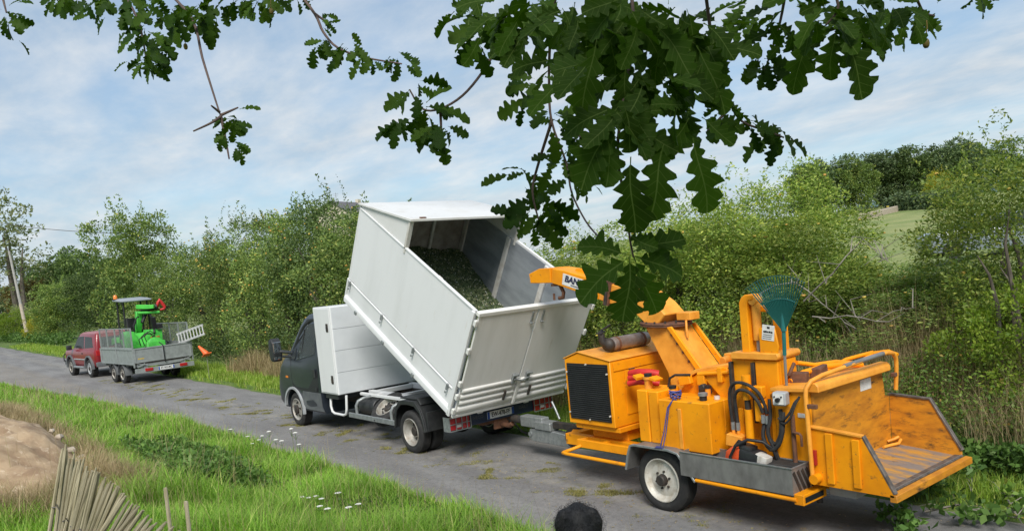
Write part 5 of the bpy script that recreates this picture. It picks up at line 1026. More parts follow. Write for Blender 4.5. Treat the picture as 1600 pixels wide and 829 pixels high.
def crown(name, seed, rx, ry, h, ncl, per, leaf=.07, shoots=14, z0=.15, lump=.28, clen=None, shoot_len=(.5, 1.1), wl=.55, inner=.35, bough=(.17, .30)):
    """leafy crown: boughs of leaves set over a lumpy ellipsoid that stands on the ground, with gaps between them, plus upright shoots"""
    rng = np.random.default_rng(seed); c0 = h*.5; tot = ncl*per; nb = int(2.6*(rx+ry)/2/np.mean(bough)*(h/(rx+ry)+.6)); nb = max(60, min(130, nb*4))
    d = unit(rng.normal(size=(nb, 3))); d[:, 2] = np.where(rng.random(nb) < .35, np.abs(d[:, 2]), d[:, 2]); ph = rng.uniform(0, 6.28, 6)
    lum = 1+lump*(np.sin(d[:, 0]*4+ph[0])*np.sin(d[:, 1]*4+ph[1])+.6*np.sin(d[:, 2]*6+ph[2]+d[:, 0]*5)+.5*np.sin(d[:, 1]*9+ph[3])*np.sin(d[:, 0]*8+ph[4]))
    rad = np.where(rng.random(nb) < .74, rng.uniform(.70, .98, nb), rng.uniform(inner, .68, nb))*lum
    c = d*rad[:, None]*np.array([rx, ry, h*.5])*.92+np.array([0, 0, c0]); low = c[:, 2] < h*.35; c[low, :2] *= 1.12
    br = rng.uniform(*bough, nb)*(rx+ry)/2; c[:, 2] = np.maximum(c[:, 2], z0+br*.5)
    w = br**2; nl = np.maximum(20, (tot*w/w.sum()*.9)).astype(int); idx = np.repeat(np.arange(nb), nl); n = len(idx)
    q = unit(rng.normal(size=(n, 3))+d[idx]*.55+np.array([0, 0, .35])); rr = br[idx]*(.45+.55*rng.random(n)**.5)*(1+.35*np.sin(q[:, 0]*5+idx)*np.sin(q[:, 1]*6+idx*1.7))
    pos = c[idx]+q*rr[:, None]*np.array([1, 1, .78]); ax = unit(q*.8+np.array([0, 0, .1]))
    if shoots:
        k = shoots; a = rng.uniform(0, 6.28, k); r_ = np.sqrt(rng.random(k))*.8
        sc_ = np.stack([np.cos(a)*r_*rx, np.sin(a)*r_*ry, c0+h*.5*np.sqrt(np.maximum(0, 1-r_**2))*rng.uniform(.75, .98, k)], 1); sx = unit(np.array([0, 0, 1.])+rng.normal(size=(k, 3))*.28); sl = rng.uniform(*shoot_len, k)
        m_ = np.maximum(10, (sl*tot/900)).astype(int); j = np.repeat(np.arange(k), m_); t = rng.random(len(j))
        pos = np.concatenate([pos, sc_[j]+sx[j]*(sl[j]*t)[:, None]+rng.normal(size=(len(j), 3))*.06*(1.1-t)[:, None]]); ax = np.concatenate([ax, sx[j]*.7])
    pos[:, 2] = np.maximum(pos[:, 2], .03); n = len(pos); L = leaf*rng.uniform(.6, 1.3, n)
    return quads_mesh(name, leaf_quads(rng, pos, ax, L, L*wl, .8)), c, d, br

def trunk_mesh(b_, seed, h, rx, r0=.09, n=5, lean=.15):
    rnd = random.Random(seed)
    for k in range(n):
        a = rnd.uniform(0, 6.28); e = Vector((math.cos(a)*rx*rnd.uniform(.3, .7), math.sin(a)*rx*rnd.uniform(.3, .7), h*rnd.uniform(.6, .9)))
        s0 = Vector((math.cos(a)*.1, math.sin(a)*.1, -.08)); p = [s0]
        for t in (.3, .6, .85, 1): p.append(s0.lerp(e, t)+Vector((rnd.uniform(-.1, .1), rnd.uniform(-.1, .1), .12*math.sin(t*3))))
        b_.tube(p, [r0*rnd.uniform(.8, 1.1), r0*.8, r0*.55, r0*.35, r0*.12], 7)
    return b_

def plant(name, loc, mesh, leafm, tr, label, cat, group=None, sc=(1, 1, 1), rz=0, bark='bark', trm=None):
    z = float(H(loc[0], loc[1])); o = empty(name, (loc[0], loc[1], z if len(loc) < 3 else loc[2]), rz, label, cat, group); o.scale = sc
    if trm is None and tr: trm = tr.build('trunk', M[bark], None, smooth=50); trm.parent = o
    elif trm is not None: link('trunk', trm.data, None, o)
    me = mesh.copy() if mesh.materials and mesh.materials[0] != M[leafm] else mesh
    me.materials.clear(); me.materials.append(M[leafm])
    link('crown', me, None, o); return o

# shared crown shapes
cA = crown('crown_apple', 11, 1.9, 1.8, 4.6, 430, 80, .078, 26, lump=.2, shoot_len=(.6, 1.3))
cA2 = crown('crown_apple_b', 12, 2.1, 1.9, 4.2, 460, 80, .078, 22, lump=.24, shoot_len=(.5, 1.2))
cW = crown('crown_willow', 21, 1.7, 1.5, 3.6, 420, 85, .066, 42, lump=.24, shoot_len=(.5, 1.15), clen=(.35, .85), wl=.42)
cW2 = crown('crown_willow_b', 22, 1.9, 1.6, 3.3, 440, 85, .062, 34, lump=.28, shoot_len=(.4, 1.0), clen=(.35, .85), wl=.42)
cS = crown('crown_shrub', 31, 1.2, 1.1, 1.7, 210, 70, .062, 14, lump=.28, shoot_len=(.3, .7), clen=(.25, .6), wl=.5)
cT = crown('crown_tall', 41, 2.3, 2.2, 6.2, 360, 60, .13, 22, z0=.6, lump=.3, shoot_len=(.5, 1.4), clen=(.4, 1.0))
cF = crown('crown_far', 51, 3.4, 3.2, 8.0, 330, 52, .30, 8, z0=.5, lump=.22, clen=(.5, 1.3), shoot_len=(.5, 1.2))
cF2 = crown('crown_far_b', 52, 4.2, 3.6, 7.0, 330, 52, .30, 6, z0=.4, lump=.3, clen=(.5, 1.3), shoot_len=(.5, 1.0))
def tk(seed, h, rx, **k): return trunk_mesh(B(), seed, h, rx, **k)
def apples(o, seed, cr_, n, sc=1.0, side=None):
    rng = np.random.default_rng(seed); c, ax, ln = cr_[1], cr_[2], cr_[3]; b_ = B(); i = 0
    while i < n:
        k = rng.integers(len(c)); p = c[k]+ax[k]*ln[k]*rng.uniform(.85, 1.05)+rng.normal(size=3)*.10
        b_.sphere(tuple(p), .029*rng.uniform(.8, 1.2), 6, 4); i += 1
    a_ = b_.build('fruit', M['apple'], o, smooth=80); a_['kind'] = 'stuff'

# ---- hedgerow beyond the road, left to right
HG = 'hedgerow trees along the far side of the lane'
def hx(u, y): return float(ony(u, 560, y)[0])
hedge = [  # u in the photo, distance y, shape, leaf, scale xyz, label
 (112, 4.6, cT, 'leaf_mid', (1.0, 1.0, .80), 'bushy olive green tree just left of the red car', 0),
 (172, 5.2, cT, 'leaf_dark', (1.2, 1.2, .82), 'broad dark tree directly behind the red car', 0),
 (232, 5.0, cT, 'leaf_apple', (1.1, 1.1, 1.30), 'tallest hedgerow tree rising above the green loader', 60),
 (285, 4.9, cA, 'leaf_mid', (1.25, 1.2, 1.02), 'mid green tree to the right of the loader canopy', 30),
 (345, 4.7, cA2, 'leaf_apple', (1.25, 1.2, 1.10), 'leafy apple tree right behind the orange cone', 90),
 (405, 4.4, cA, 'leaf_apple', (1.2, 1.1, 1.16), 'dark apple tree dotted with yellow fruit left of the truck cab', 190),
 (468, 4.3, cA2, 'leaf_apple', (1.15, 1.1, 1.20), 'dense fruiting apple tree just above the truck cab', 190),
 (530, 4.6, cA, 'leaf_dark', (1.15, 1.1, 1.14), 'dark apple tree partly hidden by the raised tipper body', 130),
 (610, 4.9, cA2, 'leaf_apple', (1.2, 1.1, 1.05), 'apple tree behind the white tipper canopy', 60),
]
for i, (u, y, c_, lm, sc, lab, nap) in enumerate(hedge):
    o = plant('hedgerow_tree', (hx(u, y), y), c_[0], lm, tk(100+i, 4.2, 1.2, r0=.10), lab, 'tree', HG, sc, i*1.3)
    if nap: apples(o, 300+i, c_, nap)
right = [
 (720, 5.4, cA, 'leaf_mid', (1.2, 1.1, .70), 'green tree mostly hidden behind the tipper body', 0),
 (905, 4.9, cW, 'leaf_willow', (1.1, 1.05, .72), 'yellow green bushy tree behind the chipper spout', 20),
 (985, 4.7, cW2, 'leaf_willow', (1.1, 1.05, .78), 'yellow green bushy tree behind the turning ring of the spout', 26),
 (1075, 4.6, cW, 'leaf_willow', (1.1, 1.05, .76), 'bright leafy tree between spout and teal rake', 26),
 (1165, 4.5, cW2, 'leaf_willow', (1.1, 1.05, .88), 'tall shooting bush directly behind the yellow tower', 24),
 (1245, 4.9, cW, 'leaf_willow', (1.05, 1.0, .68), 'yellowing bush just right of the teal rake', 20),
 (1325, 5.6, cW2, 'leaf_mid', (1.1, 1.0, .50), 'green bush with bare stems above the hopper', 0),
 (1405, 5.6, cW2, 'leaf_bramble', (1.1, 1.0, .40), 'low dense bush in front of the distant meadow', 14),
 (1478, 5.4, cA2, 'leaf_apple', (.95, .9, .30), 'dark green bush below the parked blue car', 16),
 (1625, 5.0, cW, 'leaf_willow', (.95, .9, .82), 'tall yellow green tree at the right edge of the view', 30),
 (1592, 3.7, cS, 'leaf_lime', (.9, .8, .85), 'lime green shrub low at the right edge of the view', 0),
]
for i, (u, y, c_, lm, sc, lab, nap) in enumerate(right):
    o = plant('hedgerow_tree', (hx(u, y), y), c_[0], lm, tk(140+i, 3.2, 1.1, r0=.06), lab, 'tree', HG, sc, i*1.7+.4)
    if nap: apples(o, 340+i, c_, nap)
# dead bleached branches showing in the hedge above the rake
rnd = random.Random(5)
for i, (uv, lab) in enumerate(((((1180, 455), (1240, 440), (1290, 470), (1330, 520)), 'bare bleached branch arching behind the teal rake'), (((1255, 470), (1300, 430), (1350, 375), (1390, 410)), 'bare twisted branch above the hopper'), (((1270, 500), (1320, 490), (1370, 505), (1430, 480)), 'thin pale dead branch low in the bush above the hopper'))):
    b = B(); p = [Vector(ony(u, v, 2.9+.25*rnd.random())) for u, v in uv]; p = [q_+Vector((rnd.uniform(-.05, .05), rnd.uniform(-.05, .05), rnd.uniform(-.06, .06))) for k_ in range(3) for q_ in (p[k_], p[k_].lerp(p[k_+1], .5))]+[p[3]]; b.tube(p, [.013, .012, .011, .009, .007, .005, .003], 6)
    for k in range(9):
        k0 = rnd.randrange(6); q = p[k0].lerp(p[k0+1], rnd.random()); b.tube([q, q+Vector((rnd.uniform(-.2, .2), rnd.uniform(-.1, .1), rnd.uniform(-.1, .25))), q+Vector((rnd.uniform(-.4, .4), rnd.uniform(-.15, .15), rnd.uniform(-.1, .4)))], [.009, .006, .002], 5)
    tag(b.build('dead_branch', M['bark_pale'], None, smooth=60), lab, 'branch')

# ---- bank undergrowth : brambles, nettles and dry stems on the right bank; stuff nobody could count
def scatter_leaves(name, label, cat, leafm, seed, n, fx, fy, hmax, leaf, wl=.55, clump=1.0, up=.4):
    rng = np.random.default_rng(seed); x = fx(rng, n); y = fy(rng, n); z = H(x, y)
    hh = hmax*(.35+.65*(.5+.5*nz2(x, y, 1.1*clump, seed)))*rng.random(n)**.7
    pos = np.stack([x, y, z+hh], 1); L = leaf*rng.uniform(.55, 1.35, n); ax = np.stack([rng.normal(size=n)*.5, rng.normal(size=n)*.5-.15, np.full(n, up)], 1)
    tag(link(name, quads_mesh(name, leaf_quads(rng, pos, ax, L, L*wl, .8)), M[leafm]), label, cat, kind='stuff')
def U(a, c_): return lambda rng, n: rng.uniform(a, c_, n)
scatter_leaves('bramble_cover', 'tangled green brambles covering the bank behind the chipper', 'brambles', 'leaf_bramble', 61, 85000, U(-3.0, 9.5), U(2.3, 5.2), 1.05, .048)
scatter_leaves('nettle_cover', 'dark green nettles and docks at the foot of the right bank', 'weeds', 'leaf_nettle', 62, 16000, U(5.2, 9.5), U(1.7, 2.7), .55, .07)
scatter_leaves('hedge_foot_cover', 'low dark leafy growth along the foot of the left hedge', 'undergrowth', 'leaf_dark', 63, 26000, U(-32, -3.0), U(2.9, 4.4), 1.15, .085)

def blades(rng, x, y, z, hgt, wid, bend, lean=(0, 0), seg=3, wsc=None):
    """grass blades: tapered ribbons of 'seg' quads -> arrays of quads (merged per blade so each blade is one island)"""
    n = len(x); a = rng.uniform(0, 6.283, n); d = np.stack([np.cos(a)+lean[0], np.sin(a)+lean[1], np.zeros(n)], 1); e = np.stack([-np.sin(a), np.cos(a), np.zeros(n)], 1)
    b0 = np.stack([x, y, z], 1); ring = []
    for k in range(seg+1):
        t = k/seg; off = d*(bend*hgt*t**2)[:, None]; up = hgt*(t-.35*bend*t**2); c = b0+off; c[:, 2] += up
        w = (wid*(1-t)**.75+.0006)[:, None]*e*.5; ring.append((c-w, c+w))
    V = np.stack([q for r_ in ring for q in r_], 1)          # n x 2(seg+1) x 3
    return V
def blades_mesh(name, V, seg=3):
    n, m_, _ = V.shape; me = bpy.data.meshes.new(name); me.vertices.add(n*m_); me.vertices.foreach_set('co', V.reshape(-1).astype(np.float32))
    pat = np.array([[2*k, 2*k+1, 2*k+3, 2*k+2] for k in range(seg)]); idx = (np.arange(n)[:, None, None]*m_+pat[None]).reshape(-1).astype(np.int32)
    me.loops.add(len(idx)); me.loops.foreach_set('vertex_index', idx); me.polygons.add(n*seg); me.polygons.foreach_set('loop_start', np.arange(0, len(idx), 4, dtype=np.int32)); me.update(calc_edges=True); return me
def grass(name, label, cat, matn, seed, n, x0, x1, y0, y1, hgt, wid, ref=8.0, pw=1.5, cond=None, clump=.55, bend=(.2, .9), cs=1.6):
    rng = np.random.default_rng(seed); X, Y = [], []; tot = 0
    while tot < n:
        x = rng.uniform(x0, x1, n*2); y = rng.uniform(y0, y1, n*2); d = np.hypot(x-CAM[0], y-CAM[1]); k = rng.random(n*2) < np.minimum(1, (ref/d)**pw)
        if cond is not None: k &= cond(x, y, rng)
        X.append(x[k]); Y.append(y[k]); tot += int(k.sum())
        if len(X) > 60: break
    x = np.concatenate(X)[:n]; y = np.concatenate(Y)[:n]; d = np.hypot(x-CAM[0], y-CAM[1]); far = np.maximum(1, d/ref)
    hf = 1+clump*nz2(x, y, cs, seed)
    V = blades(rng, x, y, H(x, y)-.01, rng.uniform(*hgt, len(x))*hf, wid*rng.uniform(.6, 1.4, len(x))*np.minimum(far, 4), rng.uniform(*bend, len(x)))
    o = tag(link(name, blades_mesh(name, V), M[matn]), label, cat, kind='stuff'); return o
def edge_near(x): return near_edge(x)+.10*nz2(x, 0, .9)+.05*nz2(x, 3, 3.1)
def edge_far(x): return ROAD_F+.10*nz2(x, 7, .8)+.05*nz2(x, 9, 2.7)
dry_zone = lambda x, y: sm((-4.9-y)/.6)*sm((2.4-x)/2.2)     # browned strip by the sand heap and the paling fence
grass('verge_grass', 'lush green grass on the near verge in front of the lane', 'grass', 'grass', 71, 150000, -34, 8.5, -7.4, -2.12, (.07, .23), .0075, 7.0, 1.25,
      cond=lambda x, y, r: (y < edge_near(x)-.02+.12*(r.random(len(x))-.3)) & (r.random(len(x)) > .8*dry_zone(x, y)) & (((x+2.4)/3.5)**2+((y+6.5)/1.15)**2 > 1))
grass('tall_verge_grass', 'taller arching grass tufts scattered over the near verge', 'grass', 'grass', 72, 22000, -30, 7.5, -5.6, -2.4, (.20, .40), .007, 7.0, 1.2,
      cond=lambda x, y, r: (y < edge_near(x)-.15) & (nz2(x, y, 1.9, 5) > .12) & (r.random(len(x)) > .85*dry_zone(x, y)), bend=(.4, 1.1))
grass('dry_grass', 'straw coloured dry grass around the sand heap and the paling fence', 'dry grass', 'grass_dry', 73, 30000, -10, 4.5, -6.8, -3.6, (.12, .42), .0042, 6.5, 1.2,
      cond=lambda x, y, r: (r.random(len(x)) < dry_zone(x, y)) & (((x+2.4)/3.5)**2+((y+6.5)/1.15)**2 > 1), bend=(.2, 1.3))
grass('far_verge_grass', 'bright green grass strip along the far edge of the lane', 'grass', 'grass_far', 74, 80000, -70, 14, .85, 3.4, (.08, .26), .0085, 11.0, 1.2,
      cond=lambda x, y, r: (y > edge_far(x)+.02-.10*(r.random(len(x))-.3)) & ((x > 5.5) | (y < 2.7)))
grass('bank_dry_stems', 'tall pale dry stems standing on the bank behind the chipper', 'dry grass', 'grass_dry', 75, 20000, -2.5, 9.5, 2.1, 4.9, (.45, 1.30), .0048, 10.0, .8, bend=(.1, .7), cond=lambda x, y, r: nz2(x, y, 1.3, 4) > -.25)
grass('hedge_foot_grass', 'dry brown grass between the trailer and the hedge', 'dry grass', 'grass_dry', 76, 6000, -17.5, -10.5, 2.0, 3.6, (.3, .9), .007, 14.0, .8, bend=(.1, .8), cond=lambda x, y, r: (nz2(x, y, .9, 6) > -.2) & ((x < -11) | (y > 2.6)))
grass('lane_moss', 'mossy grass tufts growing along the worn middle of the lane', 'moss', 'grass_moss', 77, 30000, -22, 6, -1.35, -.15, (.006, .034), .006, 9.0, .9, bend=(.3, 1.2),
      cond=lambda x, y, r: r.random(len(x)) < .55*sm((nz2(x, y, 2.6, 3)+.8*nz2(x, y, 6.3, 8)+.7*(r.random(len(x))-.5)-.20-1.1*np.abs(y+.72))/.7))
grass('seed_stems', 'thin brown seed stems standing above the near verge grass', 'dry grass', 'grass_dry', 78, 3200, -24, 7, -6.4, -2.3, (.28, .62), .0032, 7.0, 1.0, bend=(.05, .6), cond=lambda x, y, r: y < edge_near(x)-.1)
rl = np.random.default_rng(55); n_ = 2600; xl = rl.uniform(-8, 9, n_); yl = np.where(rl.random(n_) < .5, rl.uniform(-2.15, .9, n_), np.clip(rl.normal(-.75, .5, n_), -2.1, .9)); Ll = rl.uniform(.012, .045, n_)
al = rl.uniform(0, 6.28, n_); dl = np.stack([np.cos(al), np.sin(al), rl.normal(size=n_)*.08], 1); el = np.stack([-np.sin(al), np.cos(al), rl.normal(size=n_)*.15], 1)*(Ll*rl.uniform(.25, .6, n_)/2)[:, None]; pl_ = np.stack([xl, yl, np.full(n_, .012)], 1)
tag(link('road_litter', quads_mesh('road_litter', np.stack([pl_-dl*Ll[:, None]/2, pl_+el, pl_+dl*Ll[:, None]/2, pl_-el], 1)), M['grass_dry']), 'dead leaves and wood chips scattered over the lane', 'litter', kind='stuff')
rngm = None
for o_ in ('lane_moss',):
    me = bpy.data.objects[o_].data; co = np.empty(len(me.vertices)*3, np.float32); me.vertices.foreach_get('co', co); co = co.reshape(-1, 3); co[:, 2] += .052; me.vertices.foreach_set('co', co.reshape(-1)); me.update()

# ------------------------------------------------------------------ near bank: sand heap, paling fence, weeds, dog
def sand_heap():
    rng = np.random.default_rng(9); n, m_ = 46, 34; v = []; f = []
    for j in range(m_+1):
        for i in range(n):
            a = 2*math.pi*i/n; r = j/m_; x = 3.6*r*math.cos(a); y = 1.2*r*math.sin(a)
            k = max(0, 1-r*r)**.8; X, Y = -2.4+x, -6.5+y
            z = float(H(X, Y))-.05+.66*k+(.10*float(nz2(X, Y, 2.2, 1))+.05*float(nz2(X, Y, 5.5, 2))+.02*float(nz2(X, Y, 13, 3)))*min(1, k*3); v.append((X, Y, z))
    for j in range(m_):
        for i in range(n): f.append((j*n+i, j*n+(i+1) % n, (j+1)*n+(i+1) % n, (j+1)*n+i))
    me = bpy.data.meshes.new('sand_heap'); me.from_pydata(v, [], f); me.shade_smooth(); tag(link('sand_heap', me, M['sand']), 'heap of sandy soil behind the paling fence', 'heap')
sand_heap()
rnd = random.Random(21)
for i, (dx, dy, dz, r) in enumerate(((1.6, 1.05, .12, .11), (2.0, .95, .10, .09), (1.1, 1.0, .18, .07), (.6, .95, .30, .06), (-.4, 1.0, .30, .05))):
    b = B(); b.sphere((0, 0, 0), (r*1.2, r, r*.75), 9, 6); b.v = [tuple(c*(1+.16*math.sin(9*p[0]/r+i)+.12*math.cos(7*p[1]/r+2*i)) for c in p) for p in b.v]
    o = b.build('clod', M['stone_pale'], None, smooth=40); X, Y = -2.4+dx, -6.5+dy; o.location = (X, Y, float(H(X, Y))+dz); tag(o, ('largest pale clod, at the foot of the sand heap above the fence', 'pale clod on the right hand toe of the sand heap', 'middle sized pale clod left of the largest one by the sand heap', 'small pale clod on the far flank of the sand heap', 'smallest pale clod on the far side of the sand heap')[i], 'clod', 'clods on the sand heap')

fence = empty('paling_fence', (6.2, -6.0, .7), 0, 'old grey chestnut paling fence sagging over at lower left', 'fence')
def interp(tab, t): return [float(np.interp(t, [r_[0] for r_ in tab], [r_[k] for r_ in tab])) for k in range(1, len(tab[0]))]
ft_ = [(0, 97, 700, 4.5, 9), (.12, 120, 716, 4.4, 12), (.3, 152, 738, 4.25, 17), (.5, 186, 766, 4.1, 26), (.7, 216, 793, 3.95, 36), (.85, 243, 818, 3.85, 42), (1, 325, 838, 3.7, 52)]
NP = 50; rows = {.30: [], .72: []}; palm = []
for k in range(5):
    b = B(); q = [Vector((0, 0, 0)), Vector((.004*(k-2), .003, .35)), Vector((-.004, .002*(k-2), .75)), Vector((.003, -.003, 1.17)), Vector((.004, -.002, 1.22))]
    rr = .0100+.0018*(k % 3); b.tube(q, [rr, rr*1.05, rr*.95, rr*.9, rr*.45], 7); me = b.build('paling', M['chestnut_pale'], None, smooth=50); palm.append(me.data); bpy.data.objects.remove(me)
for i in range(NP):
    t = (i+rnd.uniform(-.25, .25))/(NP-1); t = min(max(t, 0), 1); u, v_, d_, ph = interp(ft_, t); d_ += rnd.uniform(-.03, .03); ph = R(ph+rnd.uniform(-3.5, 3.5))
    top = Vector(at(u, v_+rnd.uniform(-7, 7), d_)); dirv = Vector(CU*math.cos(ph)+CR*math.sin(ph)-CF*.06).normalized()
    if i == 1: top += dirv*.05
    o = link('paling', palm[rnd.randrange(5)], None, fence); z_ = dirv; x_ = z_.cross(Vector((rnd.uniform(-1, 1), rnd.uniform(-1, 1), .1))).normalized(); y_ = z_.cross(x_)
    m4 = Matrix((x_, y_, z_)).transposed().to_4x4(); m4.translation = top-dirv*1.22
    o.matrix_parent_inverse = Matrix.Translation((-6.2, 6.0, -.7)); o.matrix_basis = m4
    for h_ in rows: rows[h_].append(top-dirv*(1.22*(1-h_)))
for h_, pts in rows.items():
    b = B(); pts = sorted(pts, key=lambda p: p.dot(Vector(CR))); zig = [p+Vector(CF)*(.02 if k % 2 else -.02) for k, p in enumerate(pts)]; b.tube(zig, .003, 5)
    o = b.build('binding_wire', M['wire'], None); o.parent = fence; o.matrix_parent_inverse = Matrix.Translation((-6.2, 6.0, -.7))
for uv, d_, lab in (((258, 762), 5.2, 'thin weathered stake standing just beyond the paling fence'), ((290, 783), 4.9, 'shorter weathered stake at the right end of the paling fence')):
    p = Vector(at(*uv, d_)); g_ = float(H(p.x, p.y)); b = B(); b.tube([(p.x-.01, p.y, g_-.1), (p.x, p.y, (g_+p.z)/2), (p.x+.005, p.y, p.z), (p.x+.005, p.y, p.z+.005)], [.014, .0135, .0125, .008], 7); tag(b.build('fence_stake', M['chestnut_pale'], None, smooth=50), lab, 'stake')

scatter_leaves('nettle_patch', 'patch of dark green nettles in the near verge grass', 'nettles', 'leaf_nettle', 64, 9000, U(-2.6, 1.2), U(-4.7, -3.7), .42, .065)
scatter_leaves('verge_clover', 'broad leaved clover and plantain among the near verge grass', 'weeds', 'leaf_nettle', 65, 12000, U(-9, 5), U(-4.6, -2.5), .14, .05)
scatter_leaves('roadside_weeds', 'yellowish roadside weeds at the left edge of the near verge', 'weeds', 'leaf_willow', 66, 9000, U(-24, -11), U(-7.6, -5.4), .8, .07)

# white umbel flowers
ump = empty('wild_carrot', (0, 0, 0)); b = B(); b.tube([(0, 0, 0), (.01, .005, .2), (.0, .01, .4)], [.004, .003, .0025], 5)
for a in (0.3, 2.3, 4.2): b.tube([(.0, .008, .30), (.05*math.cos(a), .05*math.sin(a), .37), (.10*math.cos(a), .10*math.sin(a), .36)], [.003, .002, .001], 4)
b.build('stem', M['leaf_nettle'], ump); b = B(); rnd = random.Random(2)
for k in range(30):
    a = k*2.4; r_ = .034*math.sqrt(k/30); b.sphere((r_*math.cos(a), .01+r_*math.sin(a), .405+.010*(1-(r_/.034)**2)), .0058, 5, 4)
b.build('umbel', M['umbel'], ump, smooth=80)
fl = [(359, 670, -2.55), (387, 681, -2.6), (395, 692, -2.75), (405, 686, -2.6), (420, 673, -2.35), (430, 686, -2.5), (439, 688, -2.5), (455, 669, -2.3), (462, 675, -2.3), (468, 693, -2.45), (473, 800, -3.9), (484, 806, -3.9), (494, 792, -3.75), (505, 798, -3.8), (515, 812, -3.95), (530, 782, -3.4), (545, 806, -3.7), (560, 800, -3.5), (502, 815, -4.0), (410, 680, -2.5)]
for i, (u, v_, y) in enumerate(fl):
    p = ony(u, v_, y); g_ = float(H(p[0], p[1])); o = ump if i == 0 else copy_tree(ump); hgt = max(.18, p[2]-g_); o.location = (p[0], p[1], g_); s_ = hgt/.41; w_ = .8+.3*rnd.random(); o.scale = (w_, w_, s_); o.rotation_euler = (0, 0, i*1.1)
    tag(o, 'white wild carrot flower on a thin stem by the lane edge' if i < 10 or i == 19 else 'white wild carrot flower in the lower verge grass near the camera', 'flower', 'white flowers on the near verge by the lane' if i < 10 or i == 19 else 'white flowers low in the near verge')

# dog seen from behind, watching the machine
def make_dog():
    top = onz(901, 788, 1.17); gx, gy = float(top[0]), float(top[1]); gz = float(H(gx, gy))
    fwd = Vector((-.72, .69, 0)).normalized(); rgt = Vector((fwd.y, -fwd.x, 0))
    o = empty('dog', (gx, gy, gz), 0, 'black curly haired dog seen from behind at the bottom edge', 'dog')
    def W(f_, r_, z_): return fwd*f_+rgt*r_+Vector((0, 0, z_))
    tz = 1.17-gz; b_ = B()
    def blob(f_, r_, z_, a, c_=None): b_.sphere(tuple(W(f_, r_, z_)), (a, a, c_ or a), 16, 12)
    blob(-.18, 0, .20, .19); blob(-.12, 0, .34, .19, .2); blob(-.03, 0, .48, .17, .19); blob(.02, 0, tz-.28, .13); blob(.03, 0, tz-.20, .125, .13); blob(.04, 0, tz-.125, .112, .118); blob(.06, 0, tz-.085, .088, .085); blob(.15, 0, tz-.16, .07); blob(.21, 0, tz-.175, .05)
    for s in (-1, 1):
        b_.tube([W(.02, s*.09, .46), W(.08, s*.12, .40), W(.10, s*.12, .22), W(.10, s*.12, .05), W(.17, s*.12, .03)], [.08, .075, .05, .04, .035], 10)
        b_.tube([W(-.16, s*.10, .20), W(-.05, s*.20, .24), W(.08, s*.21, .24), W(-.02, s*.21, .07), W(.10, s*.21, .035)], [.12, .11, .085, .05, .035], 10)
        b_.tube([W(.03, s*.065, tz-.045), W(.02, s*.105, tz-.06), W(.02, s*.128, tz-.13), W(.03, s*.132, tz-.22)], [.03, .036, .042, .025], 10)
    b_.tube([W(-.28, .0, .14), W(-.42, .05, .07), W(-.62, .18, .05)], [.06, .05, .025], 10)
    t_ = b_.build('tmp_body', None); rmd = t_.modifiers.new('remesh', 'REMESH'); rmd.mode = 'VOXEL'; rmd.voxel_size = .016; smd = t_.modifiers.new('smooth', 'SMOOTH'); smd.factor = .5; smd.iterations = 6
    dg_ = bpy.context.evaluated_depsgraph_get(); m2 = bpy.data.meshes.new_from_object(t_.evaluated_get(dg_)); bpy.data.objects.remove(t_); m2.name = 'body'; m2.shade_smooth(); m2.materials.clear()
    bo = link('body', m2, M['dog_fur'], o); top_z = tz
    rng = np.random.default_rng(8); nf = len(m2.polygons); ar = np.array([p.area for p in m2.polygons]); ce = np.array([p.center for p in m2.polygons]); no = np.array([p.normal for p in m2.polygons])
    n = 40000; k = rng.choice(nf, n, p=ar/ar.sum()); pos = ce[k]+rng.normal(size=(n, 3))*.012; d = unit(no[k]*.35+rng.normal(size=(n, 3))*.5+np.array([0, 0, -.45])); L = rng.uniform(.010, .030, n)
    q = leaf_quads(rng, pos, d*1.5, L, np.full(n, .0022), .4); fu = link('fur', quads_mesh('fur', q), M['dog_fur'], o); fu['kind'] = 'stuff'
    for s in (-1, 1):
        b_ = B(); b_.sphere(tuple(W(.135, s*.055, top_z-.10)), .016, 8, 6); b_.build('eye', M['ink_black'], o)
    b_ = B(); b_.sphere(tuple(W(.275, 0, top_z-.155)), (.025, .025, .02), 8, 6); b_.build('nose', M['ink_black'], o)
make_dog()

